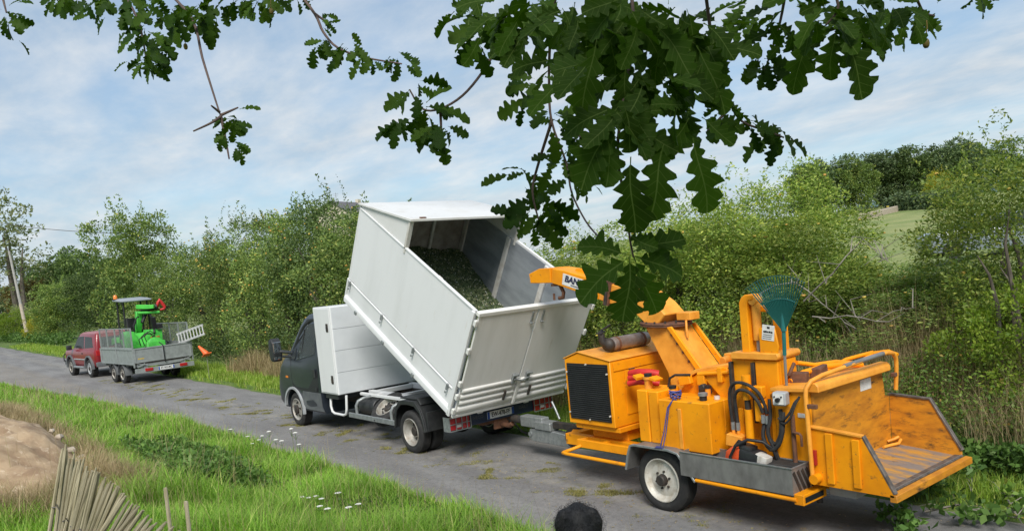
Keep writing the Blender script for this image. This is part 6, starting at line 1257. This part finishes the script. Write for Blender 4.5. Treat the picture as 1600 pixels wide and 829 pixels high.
# cut leafy branches dropped on the lane edge under the hopper
rnd = random.Random(33)
cuts = [((1395, 765), (1480, 770), .9, 'leaf_nettle', 'leafy cut branch lying just under the hopper lip'), ((1500, 690), (1520, 780), .7, 'leaf_nettle', 'cut oak spray on the grass edge right of the hopper'), ((1445, 800), (1590, 812), 1.1, 'leaf_nettle', 'long cut branch at the bottom right corner'), ((1560, 765), (1598, 822), .7, 'leaf_bramble', 'leafy cut twig at the right edge of the lane'), ((1380, 800), (1425, 822), .4, 'leaf_nettle', 'short cut twig on the asphalt behind the chipper')]
for i, (a_, c_, ln, lm, lab) in enumerate(cuts):
    p, q = Vector(onz(*a_, .06)), Vector(onz(*c_, .06)); p.z = max(.03, float(H(p.x, p.y)))+.04; q.z = max(.03, float(H(q.x, q.y)))+.05
    o = empty('cut_branch', p, 0, lab, 'branch', 'cut branches behind the chipper'); b = B(); mid = p.lerp(q, .5)+Vector((rnd.uniform(-.1, .1), rnd.uniform(-.1, .1), .08)); b.tube([p-p, mid-p, q-p], [.014, .010, .005], 6); rng = np.random.default_rng(90+i); pos = []
    for k in range(10):
        t = rnd.random(); s0 = (mid-p)*2*t if t < .5 else (mid-p).lerp(q-p, (t-.5)*2); e = s0+Vector((rnd.uniform(-.3, .3), rnd.uniform(-.3, .3), rnd.uniform(-.02, .16)))*ln; b.tube([s0, s0.lerp(e, .5)+Vector((0, 0, .03)), e], [.006, .004, .002], 5)
        for _ in range(16): pos.append(s0.lerp(e, rnd.uniform(.2, 1))+Vector((rnd.gauss(0, .05), rnd.gauss(0, .05), rnd.gauss(0, .03))))
    b.build('stem', M['bark_pale'], o, smooth=60); pos = np.array([tuple(x) for x in pos]); pos[:, 2] = np.maximum(pos[:, 2], -.02); L = rng.uniform(.06, .12, len(pos)); link('leaves', quads_mesh('leaves', leaf_quads(rng, pos, np.tile([0, 0, .1], (len(pos), 1)), L, L*.6, 1)), M[lm], o)
# a green sprig left on the hopper floor
rng = np.random.default_rng(95); pos = np.array([7.22, -.42, .62])+rng.normal(size=(40, 3))*np.array([.05, .07, .012]); pos[:, 2] = np.maximum(pos[:, 2], .605); L = rng.uniform(.03, .06, 40); tag(link('leaf_sprig', quads_mesh('leaf_sprig', leaf_quads(rng, pos, np.tile([0, 0, .2], (40, 1)), L, L*.55, 1)), M['leaf_nettle']), 'small green sprig lying on the scuffed hopper floor', 'leaves')

# ------------------------------------------------------------------ distant things
def far_tree(u, vtop, vbase, dist, c_, lm, lab, group, h0, wide=1.0, name='distant_tree'):
    """tree whose foot stands on the ground at 'dist' metres and whose top reaches the height seen"""
    tp = at(u, vtop, dist); g_ = float(H(tp[0], tp[1])); k = max(.3, (tp[2]-g_)/h0)
    return plant(name, (tp[0], tp[1]), c_[0], lm, tk(int(u)+int(dist), h0*.8, 1.0, r0=.16, n=4), lab, 'tree', group, (k*wide, k*wide, k), u*.1)
FG = 'trees on the hill beyond the meadow'
for i, (u, vt, d_, lm, w_, lab) in enumerate(((1262, 262, 78, 'leaf_mid', 1.0, 'yellow tinged tree at the left end of the hill wood'), (1290, 250, 84, 'leaf_far', 1.05, 'round green tree second from the left in the hill wood'), (1330, 252, 82, 'leaf_mid', .95, 'thin topped pale tree in the hill wood'), (1372, 240, 88, 'leaf_far', 1.1, 'broad mid green tree in the middle of the hill wood'), (1412, 236, 86, 'leaf_dark', 1.1, 'dark purplish tree in the middle of the hill wood'), (1452, 230, 90, 'leaf_dark', 1.15, 'dark tall tree behind the small yellow tree'), (1496, 220, 88, 'leaf_far', 1.0, 'tallest tree of the hill wood near its right end'), (1540, 226, 92, 'leaf_dark', 1.2, 'dark tree at the right end of the hill wood'))):
    far_tree(u, vt, 300, d_, (cF, cF2)[i % 2], lm, lab, FG, (8.0, 7.0)[i % 2], w_)
far_tree(1470, 266, 300, 74, cS, 'leaf_yellow', 'small bright yellow tree in front of the dark hill wood', FG, 1.8, .8)
def hedge_strip(name, lab, u0, u1, d0, d1, hgt, lm, n, leaf, seed):
    rng = np.random.default_rng(seed); t = rng.random(n); u = u0+(u1-u0)*t; d_ = d0+(d1-d0)*t; P_ = CAM[None]+np.array([ray(a, 400) for a in u])*d_[:, None]
    x = P_[:, 0]+rng.normal(size=n)*.4; y = P_[:, 1]+rng.normal(size=n)*.4; z = H(x, y)+rng.random(n)*hgt*(.8+.2*nz2(x, y, .6)); L = leaf*rng.uniform(.6, 1.3, n)
    tag(link(name, quads_mesh(name, leaf_quads(rng, np.stack([x, y, z], 1), np.tile([0, 0, .3], (n, 1)), L, L*.6, 1)), M[lm]), lab, 'hedge')
hedge_strip('field_hedge', 'clipped hedge along the top of the distant meadow', 1395, 1520, 76, 62, 1.7, 'leaf_far', 9000, .26, 5)
b = B(); pa, pb = Vector(at(1342, 318, 66)), Vector(at(1400, 312, 72)); pa.z = float(H(pa.x, pa.y)); pb.z = float(H(pb.x, pb.y)); b.beam([pa+Vector((0, 0, .2)), pb+Vector((0, 0, .2))], .6, .3, up=(0, 0, 1)); tag(b.build('field_wall', M['stone_pale'], None, bevel=.04), 'low grey stone wall at the foot of the hill wood', 'wall')
# blue grey car parked in the meadow, only its roof shows above the bushes
cp_ = at(1538, 334, 27); gz = float(H(cp_[0], cp_[1])); car = empty('parked_car', (cp_[0], cp_[1], gz), R(40), 'blue grey car parked in the meadow behind the right hand bushes', 'car')
b = B(); b.loft([sec2(z, xf, xb, w, .3, .3) for z, xf, xb, w in ((.25, -2.0, 2.0, .78), (.55, -2.1, 2.1, .86), (.85, -2.05, 2.08, .85), (.93, -1.9, 2.0, .82))]); b.build('body', M['car_blue'], car, smooth=50)
b = B(); b.loft([sec2(z, xf, xb, w, .2, .2) for z, xf, xb, w in ((.931, -1.1, 1.75, .78), (1.36, -.4, 1.2, .62))]); b.build('windows', M['glass_dark'], car, smooth=50)
b = B(); b.loft([sec2(z, xf, xb, w, .2, .2) for z, xf, xb, w in ((1.361, -.45, 1.25, .64), (1.44, -.2, 1.0, .5))]); b.build('roof', M['car_blue'], car, smooth=60)
for x in (-1.3, 1.3):
    for s in (-1, 1): b = B(); b.lathe([(.15, -.1), (.30, -.1), (.31, 0), (.30, .1), (.15, .1)], (x, s*.78, .31), (0, s, 0), 18); b.build('wheel', M['rubber'], car)

# left distance
LG = 'trees at the far left end of the lane'
for i, (u, vt, d_, c_, lm, w_, h0, lab) in enumerate(((70, 415, 112, cF2, 'leaf_far', 1.1, 7.0, 'round far tree right of the leaning pole'), (112, 393, 104, cF, 'leaf_dark', 1.2, 8.0, 'dark far tree showing above the hedge left of the red car'), (142, 402, 96, cF2, 'leaf_dark', 1.0, 7.0, 'second dark far tree close above the hedge left of the car'), (50, 440, 98, cF2, 'leaf_autumn', .9, 7.0, 'brownish far tree close to the leaning pole'), (16, 450, 105, cF2, 'leaf_far', .9, 7.0, 'green far tree to the left of the leaning pole'))):
    far_tree(u, vt, 500, d_, c_, lm, lab, LG, h0, w_)
for u, vt, d_, lm, lab in ((66, 482, 72, 'leaf_yellow', 'bright lime yellow bush at the left end of the lane'), (42, 474, 84, 'leaf_birch', 'pale flowering bush left of the lime yellow bush'), (22, 480, 80, 'leaf_lime', 'round green garden bush beside the leaning pole'), (90, 470, 66, 'leaf_mid', 'olive bush between the yellow bush and the hedge')):
    far_tree(u, vt, 500, d_, cS, lm, lab, 'bushes at the left end of the lane', 1.9, 1.0, 'distant_bush')
hedge_strip('garden_hedge', 'low dark green hedge beyond the verge at far left', -30, 84, 88, 60, 1.0, 'leaf_nettle', 9000, .2, 6)
# pale sapling at the left edge and the leaning pole with its wire
far_tree(4, 288, 500, 92, crown('crown_sapling', 71, 1.5, 1.5, 8.0, 200, 14, .17, 26, z0=1.6, lump=.35, clen=(.5, 1.2), inner=.1), 'leaf_birch', 'tall thin pale tree at the left edge of the view', 'trees at the far left end of the lane', 8.6, 1.15)
pb_, pt_ = Vector(at(44, 526, 76)), Vector(at(14, 392, 76)); pb_.z = float(H(pb_.x, pb_.y))-.2
b = B(); b.tube([pb_, pb_.lerp(pt_, .5), pt_], [.15, .13, .10], 10); pole = tag(b.build('utility_pole', M['concrete'], None, smooth=50), 'pale leaning utility pole on the verge at far left', 'pole')
b = B(); b.cyl(pb_.lerp(pt_, .12), pb_.lerp(pt_, .42), .165, .15, n=10); pc = b.build('pole_sleeve', M['stone_pale'], None, smooth=50); pc.parent = pole
w0, w1 = Vector(at(-60, 338, 76)), Vector(at(260, 368, 46)); b = B(); b.tube([w0.lerp(w1, t)+Vector((0, 0, -.35*math.sin(math.pi*t))) for t in np.linspace(0, 1, 12)], .022, 5); tag(b.build('overhead_wire', M['wire'], None), 'thin overhead wire crossing the sky at left', 'wire')
w0, w1 = Vector(at(640, 322, 60)), Vector(at(920, 336, 60)); w0 += Vector(CU)*.0; b = B(); b.tube([Vector(at(560, 352, 70)).lerp(Vector(at(862, 312, 40)), t)+Vector((0, 0, -.3*math.sin(math.pi*t))) for t in np.linspace(0, 1, 10)], .010, 5); tag(b.build('overhead_wire', M['wire'], None), 'faint overhead wire running behind the tipper canopy', 'wire')
# house roof peeping over the hedge behind the cab
hp = at(545, 326, 140); gz = float(H(hp[0], hp[1])); ho = empty('house', (hp[0], hp[1], gz), R(25), 'distant house whose slate roof peeps above the apple trees', 'house'); zt = float(hp[2])-gz
b = B(); b.prism([(-4, 0), (-4, zt-1.2), (0, zt+.9), (4, zt-1.2), (4, 0)], -5, 5, 'x'); b.v = [(y, x, z) for x, y, z in b.v]; b.build('wall', M['render_cream'], ho)
b = B(); b.prism([(-4.4, zt-1.35), (0, zt+1.02), (4.4, zt-1.35), (4.4, zt-1.2), (0, zt+1.2), (-4.4, zt-1.2)], -5.3, 5.3, 'y'); rf_ = b.build('roof', M['roof_slate'], ho)
b = B(); b.box(-.3, .3, 2.5, 3.3, zt+.6, zt+1.75); b.build('chimney', M['render_cream'], rf_)
b = B(); b.cyl((.3, -3.6, zt+.6), (.3, -3.6, zt+2.6), .03, n=6); b.cyl((-.3, -3.6, zt+2.4), (.9, -3.6, zt+2.4), .015, n=5); b.cyl((-.2, -3.6, zt+2.1), (.8, -3.6, zt+2.1), .015, n=5); b.build('aerial', M['wire'], rf_)

# ------------------------------------------------------------------ the oak the photographer stands under
def oak_leaf(seed):
    rnd = random.Random(seed); prof = [(.0, .010), (.10, .012), (.13, .04), (.165, .10), (.20, .13), (.235, .115), (.255, .085), (.28, .08), (.31, .15), (.35, .215), (.40, .235), (.435, .215), (.455, .15), (.48, .125), (.505, .18), (.55, .27), (.60, .30), (.645, .28), (.67, .19), (.695, .155), (.72, .20), (.77, .25), (.825, .255), (.86, .21), (.88, .165), (.91, .175), (.95, .165), (.98, .11), (1.0, .02)]
    jit = [rnd.uniform(.82, 1.18) for _ in prof]; jit2 = [rnd.uniform(.82, 1.18) for _ in prof]; bend = rnd.uniform(.05, .30); fold = rnd.uniform(.1, .5); tw = rnd.uniform(-.25, .25)
    v, f = [], []
    for i, (x, w) in enumerate(prof):
        for k, s in ((0, -1), (1, 0), (2, 1)):
            ww = w*(jit if s < 0 else jit2)[i]*(1 if i > 1 else .6); y = s*ww+.03*math.sin(x*5+seed); z = fold*ww*abs(s)-bend*x*x+tw*x*y+.02*math.sin(x*14+s)*abs(s); v.append((x, y, z))
    for i in range(len(prof)-1):
        for k in (0, 1): f.append((3*i+k, 3*i+k+1, 3*i+4+k, 3*i+3+k))
    me = bpy.data.meshes.new('leaf'); me.from_pydata(v, [], f); me.shade_smooth(); me.materials.append(M['leaf_oak'])
    uv = me.uv_layers.new(name='leaf')
    for lp in me.loops: c_ = me.vertices[lp.vertex_index].co; uv.data[lp.index].uv = (c_.x, 1+abs(c_.y-.03*math.sin(c_.x*5+seed)))
    return me
LEAF = [oak_leaf(s) for s in range(8)]
def oak_veins():
    nt = M['leaf_oak'].node_tree; N = nt.nodes.new; L = nt.links.new; p = nt.nodes['Principled BSDF']
    src = p.inputs['Base Color'].links[0].from_socket; uv = N('ShaderNodeUVMap'); uv.uv_map = 'leaf'; sp_ = N('ShaderNodeSeparateXYZ'); L(uv.outputs[0], sp_.inputs[0])
    def mth(o_, a, b_=0.0, c_=None):
        q = N('ShaderNodeMath'); q.operation = o_
        for i, x in enumerate((a, b_)+((c_,) if c_ is not None else ())):
            if isinstance(x, (int, float)): q.inputs[i].default_value = x
            else: L(x, q.inputs[i])
        return q.outputs[0]
    y = mth('ABSOLUTE', mth('SUBTRACT', sp_.outputs[1], 1.0)); mid = mth('LESS_THAN', y, .010)
    side = mth('LESS_THAN', mth('ABSOLUTE', mth('SUBTRACT', mth('FRACT', mth('MULTIPLY', mth('SUBTRACT', sp_.outputs[0], mth('MULTIPLY', y, .9)), 7.5)), .5)), .045); side = mth('MULTIPLY', side, mth('LESS_THAN', y, .5))
    f_ = mth('MAXIMUM', mth('MULTIPLY', mid, .75), mth('MULTIPLY', side, .4)); mx = N('ShaderNodeMixRGB'); L(f_, mx.inputs[0]); L(src, mx.inputs[1]); mx.inputs[2].default_value = (.16, .24, .06, 1); L(mx.outputs[0], p.inputs['Base Color'])
oak_veins()
oak = empty('oak_tree', (13.6, -5.6, float(H(13.6, -5.6))), 0, 'oak tree overhead with lobed dark leaves hanging into the top of the view', 'tree')
OI = Matrix.Translation((-13.6, 5.6, -float(H(13.6, -5.6))))
def OK(o, par=None): o.parent = oak; o.matrix_parent_inverse = OI; return o
g0 = float(H(13.6, -5.6)); b = B(); b.tube([(13.6, -5.6, g0-.2), (13.6, -5.6, g0+.3), (13.55, -5.62, g0+1.6), (13.45, -5.7, g0+3.2), (13.3, -5.6, g0+5.0), (13.2, -5.3, g0+7.5)], [.48, .36, .31, .28, .22, .10], 14); OK(b.build('trunk', M['bark'], None, smooth=50))
def limb(pts, r0, r1, name='limb', mat='bark'):
    b_ = B(); P_ = [Vector(p) for p in pts]; q = []
    for i in range(len(P_)-1):
        p0_, p1_, p2_, p3_ = [P_[max(0, min(len(P_)-1, i+j))] for j in (-1, 0, 1, 2)]
        for t in (0, .25, .5, .75): q.append(.5*((2*p1_)+(-p0_+p2_)*t+(2*p0_-5*p1_+4*p2_-p3_)*t*t+(-p0_+3*p1_-3*p2_+p3_)*t**3))
    q.append(P_[-1]); k = len(q); b_.tube(q, [r0+(r1-r0)*i/(k-1) for i in range(k)], 7); return OK(b_.build(name, M[mat], None, smooth=60))
A = lambda u, v, d: tuple(at(u, v, d))
limb([(13.42, -5.7, g0+3.4), A(1500, -420, 1.6), A(1200, -260, 1.75), A(1000, -160, 1.9), A(800, -150, 2.5), A(600, -160, 3.2)], .12, .035)
limb([(13.35, -5.65, g0+4.2), A(1500, -500, 2.6), A(1000, -330, 3.3), A(600, -210, 3.9), A(300, -110, 4.3), A(40, -60, 4.6)], .11, .02)
limb([A(1300, -310, 1.7), A(1420, -160, 2.1), A(1440, -60, 2.4), A(1500, -30, 2.8)], .04, .015)
limb([A(600, -160, 3.2), A(520, -70, 3.5), A(470, -30, 3.6), A(300, -30, 3.9)], .03, .010)
TW = [  # twigs seen in the photograph: (pixel, pixel, distance) chains
 [(255, -20, 4.2), (300, 30, 3.9), (316, 90, 3.7), (333, 145, 3.6), (345, 182, 3.55)], [(345, 182, 3.55), (330, 192, 3.5), (302, 205, 3.5)], [(343, 175, 3.55), (330, 165, 3.5)], [(345, 182, 3.55), (352, 215, 3.55), (358, 248, 3.5)], [(345, 180, 3.55), (372, 168, 3.6)],
 [(460, -20, 3.6), (492, 22, 3.5), (505, 50, 3.45), (528, 75, 3.4), (570, 90, 3.4), (628, 100, 3.4)], [(492, 22, 3.5), (510, 34, 3.5)],
 [(790, 20, 2.6), (775, 75, 2.6), (752, 115, 2.6), (722, 150, 2.55), (688, 170, 2.5), (660, 170, 2.5), (640, 140, 2.5)], [(688, 170, 2.5), (690, 220, 2.5)],
 [(870, -20, 2.3), (860, 60, 2.4), (858, 130, 2.5), (862, 190, 2.5), (885, 255, 2.5), (893, 300, 2.45), (915, 345, 2.2), (940, 375, 1.9)], [(862, 190, 2.5), (840, 260, 2.6), (832, 300, 2.6), (842, 345, 2.6)], [(885, 205, 2.5), (925, 220, 2.4)],
 [(985, -30, 1.7), (990, 60, 1.6), (975, 150, 1.55), (965, 240, 1.55), (978, 320, 1.6), (984, 372, 1.6), (990, 402, 1.6)],
 [(1100, -30, 2.0), (1120, 110, 2.1), (1140, 160, 2.2), (1160, 190, 2.2), (1200, 205, 2.2), (1225, 215, 2.2)], [(1140, 170, 2.2), (1105, 205, 2.2)],
 [(1230, -30, 2.2), (1222, 20, 2.3), (1212, 60, 2.3), (1195, 110, 2.3)], [(1290, -40, 1.9), (1310, 10, 1.9), (1290, 40, 1.9)], [(1420, -40, 2.3), (1440, 15, 2.4), (1460, 25, 2.5)],
 [(180, -30, 4.2), (215, 30, 4.1), (228, 90, 4.0)], [(0, -20, 4.5), (10, 20, 4.4)], [(80, -30, 4.4), (100, 5, 4.3)]]
for ch_ in TW: limb([A(*p) for p in ch_], .0016*ch_[0][2]+.0015, .0008*ch_[-1][2]+.0006, 'twig', 'twig')
CL = [  # leaf sprays: pixel, distance, count, spread in pixels (x, y), leaf length in metres
 (12, 28, 4.4, 9, 22, 22, .105), (85, 4, 4.3, 6, 30, 10, .10), (130, 6, 4.3, 5, 26, 8, .10), (190, 14, 4.1, 11, 28, 16, .11), (232, 60, 4.0, 10, 20, 22, .105), (232, 98, 4.0, 9, 16, 16, .095), (268, 20, 4.0, 11, 30, 16, .11), (322, 24, 3.9, 9, 26, 18, .105), (380, 2, 3.9, 5, 26, 8, .10), (415, 8, 3.8, 5, 16, 8, .09), (368, 192, 3.55, 9, 20, 10, .088), (352, 208, 3.55, 7, 12, 12, .08), (366, 228, 3.5, 4, 9, 10, .07),
 (470, 2, 3.6, 4, 12, 8, .08), (500, 42, 3.45, 6, 10, 14, .06), (508, 72, 3.45, 8, 18, 10, .085), (545, 82, 3.4, 8, 18, 10, .085), (578, 92, 3.4, 6, 14, 10, .085), (622, 98, 3.4, 7, 14, 12, .08),
 (645, 145, 2.5, 5, 12, 16, .085), (662, 180, 2.5, 6, 14, 12, .095), (684, 205, 2.5, 8, 16, 16, .095), (625, 198, 2.5, 3, 10, 8, .09),
 (735, 18, 2.4, 8, 30, 22, .115), (790, 40, 2.1, 10, 36, 30, .125), (745, 60, 2.5, 5, 16, 20, .10), (845, 40, 1.9, 10, 38, 32, .13), (900, 30, 1.75, 10, 40, 34, .13), (955, 40, 1.6, 9, 38, 36, .13), (1010, 30, 1.6, 9, 40, 32, .13), (1070, 40, 1.7, 9, 36, 36, .13), (1105, 90, 1.75, 6, 24, 30, .12),
 (900, 105, 1.8, 7, 34, 30, .125), (960, 120, 1.6, 7, 34, 34, .13), (1015, 135, 1.55, 6, 30, 30, .13), (975, 190, 1.55, 5, 26, 26, .13), (1050, 170, 1.6, 4, 22, 24, .125), (1080, 190, 1.6, 3, 14, 18, .13), (985, 220, 1.6, 3, 18, 16, .125),
 (840, 150, 2.5, 6, 20, 20, .10), (862, 200, 2.5, 6, 16, 20, .095), (880, 250, 2.5, 6, 16, 18, .09), (820, 282, 2.6, 6, 20, 14, .09), (845, 330, 2.6, 8, 18, 18, .105), (830, 350, 2.6, 6, 18, 16, .10), (900, 285, 2.45, 4, 14, 14, .08), (925, 222, 2.4, 5, 18, 16, .10),
 (985, 385, 1.65, 3, 16, 8, .09),
 (1130, 175, 2.2, 6, 18, 18, .10), (1165, 195, 2.2, 6, 18, 16, .10), (1205, 210, 2.2, 6, 16, 14, .10), (1120, 60, 2.0, 5, 18, 30, .11),
 (1180, 25, 2.3, 8, 26, 22, .11), (1195, 105, 2.3, 8, 16, 16, .10), (1235, 45, 2.2, 7, 24, 30, .115), (1285, 30, 1.9, 8, 30, 28, .13), (1305, 60, 1.9, 4, 18, 20, .14), (1340, 35, 2.0, 8, 26, 28, .125), (1385, 30, 2.2, 8, 26, 24, .115), (1425, 35, 2.4, 9, 24, 22, .11), (1450, 25, 2.5, 4, 12, 12, .09), (1525, -4, 2.8, 3, 12, 4, .08)]
rnd = random.Random(17); placed = []
def leaf_matrix(p, ax_, nr, L):
    X = ax_.normalized(); Z = (nr-X*nr.dot(X)).normalized(); Y = Z.cross(X); m4 = Matrix((X, Y, Z)).transposed().to_4x4() @ Matrix.Diagonal((L, L*rnd.uniform(.76, 1.02), L, 1)); m4.translation = p; return m4
vCR, vCU, vCF = Vector(CR), Vector(CU), Vector(CF)
for (u, v_, d_, n, su, sv, L) in CL:
    if u < 450 and v_ < 130: n = int(n*2.4); L *= 1.1
    elif u < 730: n = int(n*1.6)
    elif v_ < 130: n = int(n*1.7+.5)
    elif v_ < 370: n = int(n*1.55+.5)
    for k in range(n):
        gu, gv = rnd.gauss(0, .62), rnd.gauss(0, .62); dd = d_+rnd.uniform(-.09, .09)*d_*.6; p = Vector(at(u+gu*su, v_+gv*sv-.15*L/d_*FPX, dd))
        ax_ = vCR*(gu*.9+rnd.gauss(0, .45))-vCU*(.55+.5*gv*.8+rnd.gauss(0, .3))+vCF*rnd.gauss(0, .45); nr = vCF*(-.8)+Vector((0, 0, 1))*.55+Vector((rnd.gauss(0, .45), rnd.gauss(0, .45), rnd.gauss(0, .35)))
        placed.append((leaf_matrix(p, ax_, nr, (L if d_ > 2.45 or 340 < v_ else L*.82)*rnd.uniform(.65, 1.12)), rnd.randrange(8), L/d_))
big = [(1085, 215, 1.55, .15, 15), (1040, 225, 1.5, .145, -12), (985, 245, 1.5, .145, 6), (984, 400, 1.6, .135, -3), (982, 400, 1.58, .135, -50), (990, 402, 1.6, .13, 28), (992, 398, 1.62, .115, 72), (990, 394, 1.62, .12, 112), (978, 396, 1.62, .10, -105), (1318, 55, 1.9, .16, 25), (1262, 45, 1.9, .15, -8), (930, 60, 1.55, .15, -10), (1090, 70, 1.6, .15, 30), (960, 190, 1.5, .14, -30)]
for u, v_, d_, L, an in big:
    a = R(an); placed.append((leaf_matrix(Vector(at(u, v_, d_)), -vCU*math.cos(a)+vCR*math.sin(a)+vCF*.12, -vCF+Vector((0, 0, .5)), L), rnd.randrange(8), L/d_))
placed.sort(key=lambda q: -q[2]); rest = placed[300:]
for m4, k, _ in placed[:300]:
    o = link('leaf', LEAF[k], None, oak); o.matrix_parent_inverse = OI; o.matrix_basis = m4
# remaining small leaves plus the crown overhead, beyond the frame, that shades the sprays
V_, F_ = [], []
def add_leaf(m4, k):
    o_ = len(V_); V_.extend(tuple(m4 @ v.co) for v in LEAF[k].vertices); F_.extend(tuple(i+o_ for i in p.vertices) for p in LEAF[k].polygons)
for m4, k, _ in rest: add_leaf(m4, k)
me = bpy.data.meshes.new('foliage'); me.from_pydata(V_, [], F_); me.shade_smooth(); o = link('foliage', me, M['leaf_oak'], oak); o.matrix_parent_inverse = OI; o['kind'] = 'stuff'
# the crown over the photographer's head, beyond the frame
rng = np.random.default_rng(44); n = 8000
pos = CAM[None]+np.array([CF[0], CF[1], 0])*rng.uniform(-3.8, .9, n)[:, None]+np.array([CR[0], CR[1], 0])*rng.uniform(-3.2, 4.0, n)[:, None]; pos[:, 2] = CAM[2]+rng.uniform(.75, 2.5, n)
dv = pos-CAM; z_ = dv@CF; vv = PPY-FPX*(dv@CU)/np.where(np.abs(z_) < .05, .05, z_); keep = ~((z_ > 0) & (vv > -150)) & (np.linalg.norm(dv, axis=1) > .8); pos = pos[keep]; L = rng.uniform(.11, .18, len(pos))
q_ = quads_mesh('upper_foliage', leaf_quads(rng, pos, np.tile([0, 0, -.3], (len(pos), 1)), L, L*.62, 1)); o = OK(link('upper_foliage', q_, M['leaf_oak'])); o['kind'] = 'stuff'
# acorns on their stalks
for u, v_, d_ in ((290, 73, 3.9), (424, 18, 3.8), (1447, 68, 2.45)):
    p = Vector(at(u, v_, d_)); b = B(); b.sphere(tuple(p), (.011, .011, .016), 8, 6); b.tube([p+Vector((0, 0, .014)), p+Vector((.006, 0, .05)), p+Vector((.004, .0, .09))], .0018, 5); OK(b.build('acorn', M['leaf_autumn'], None, smooth=80))
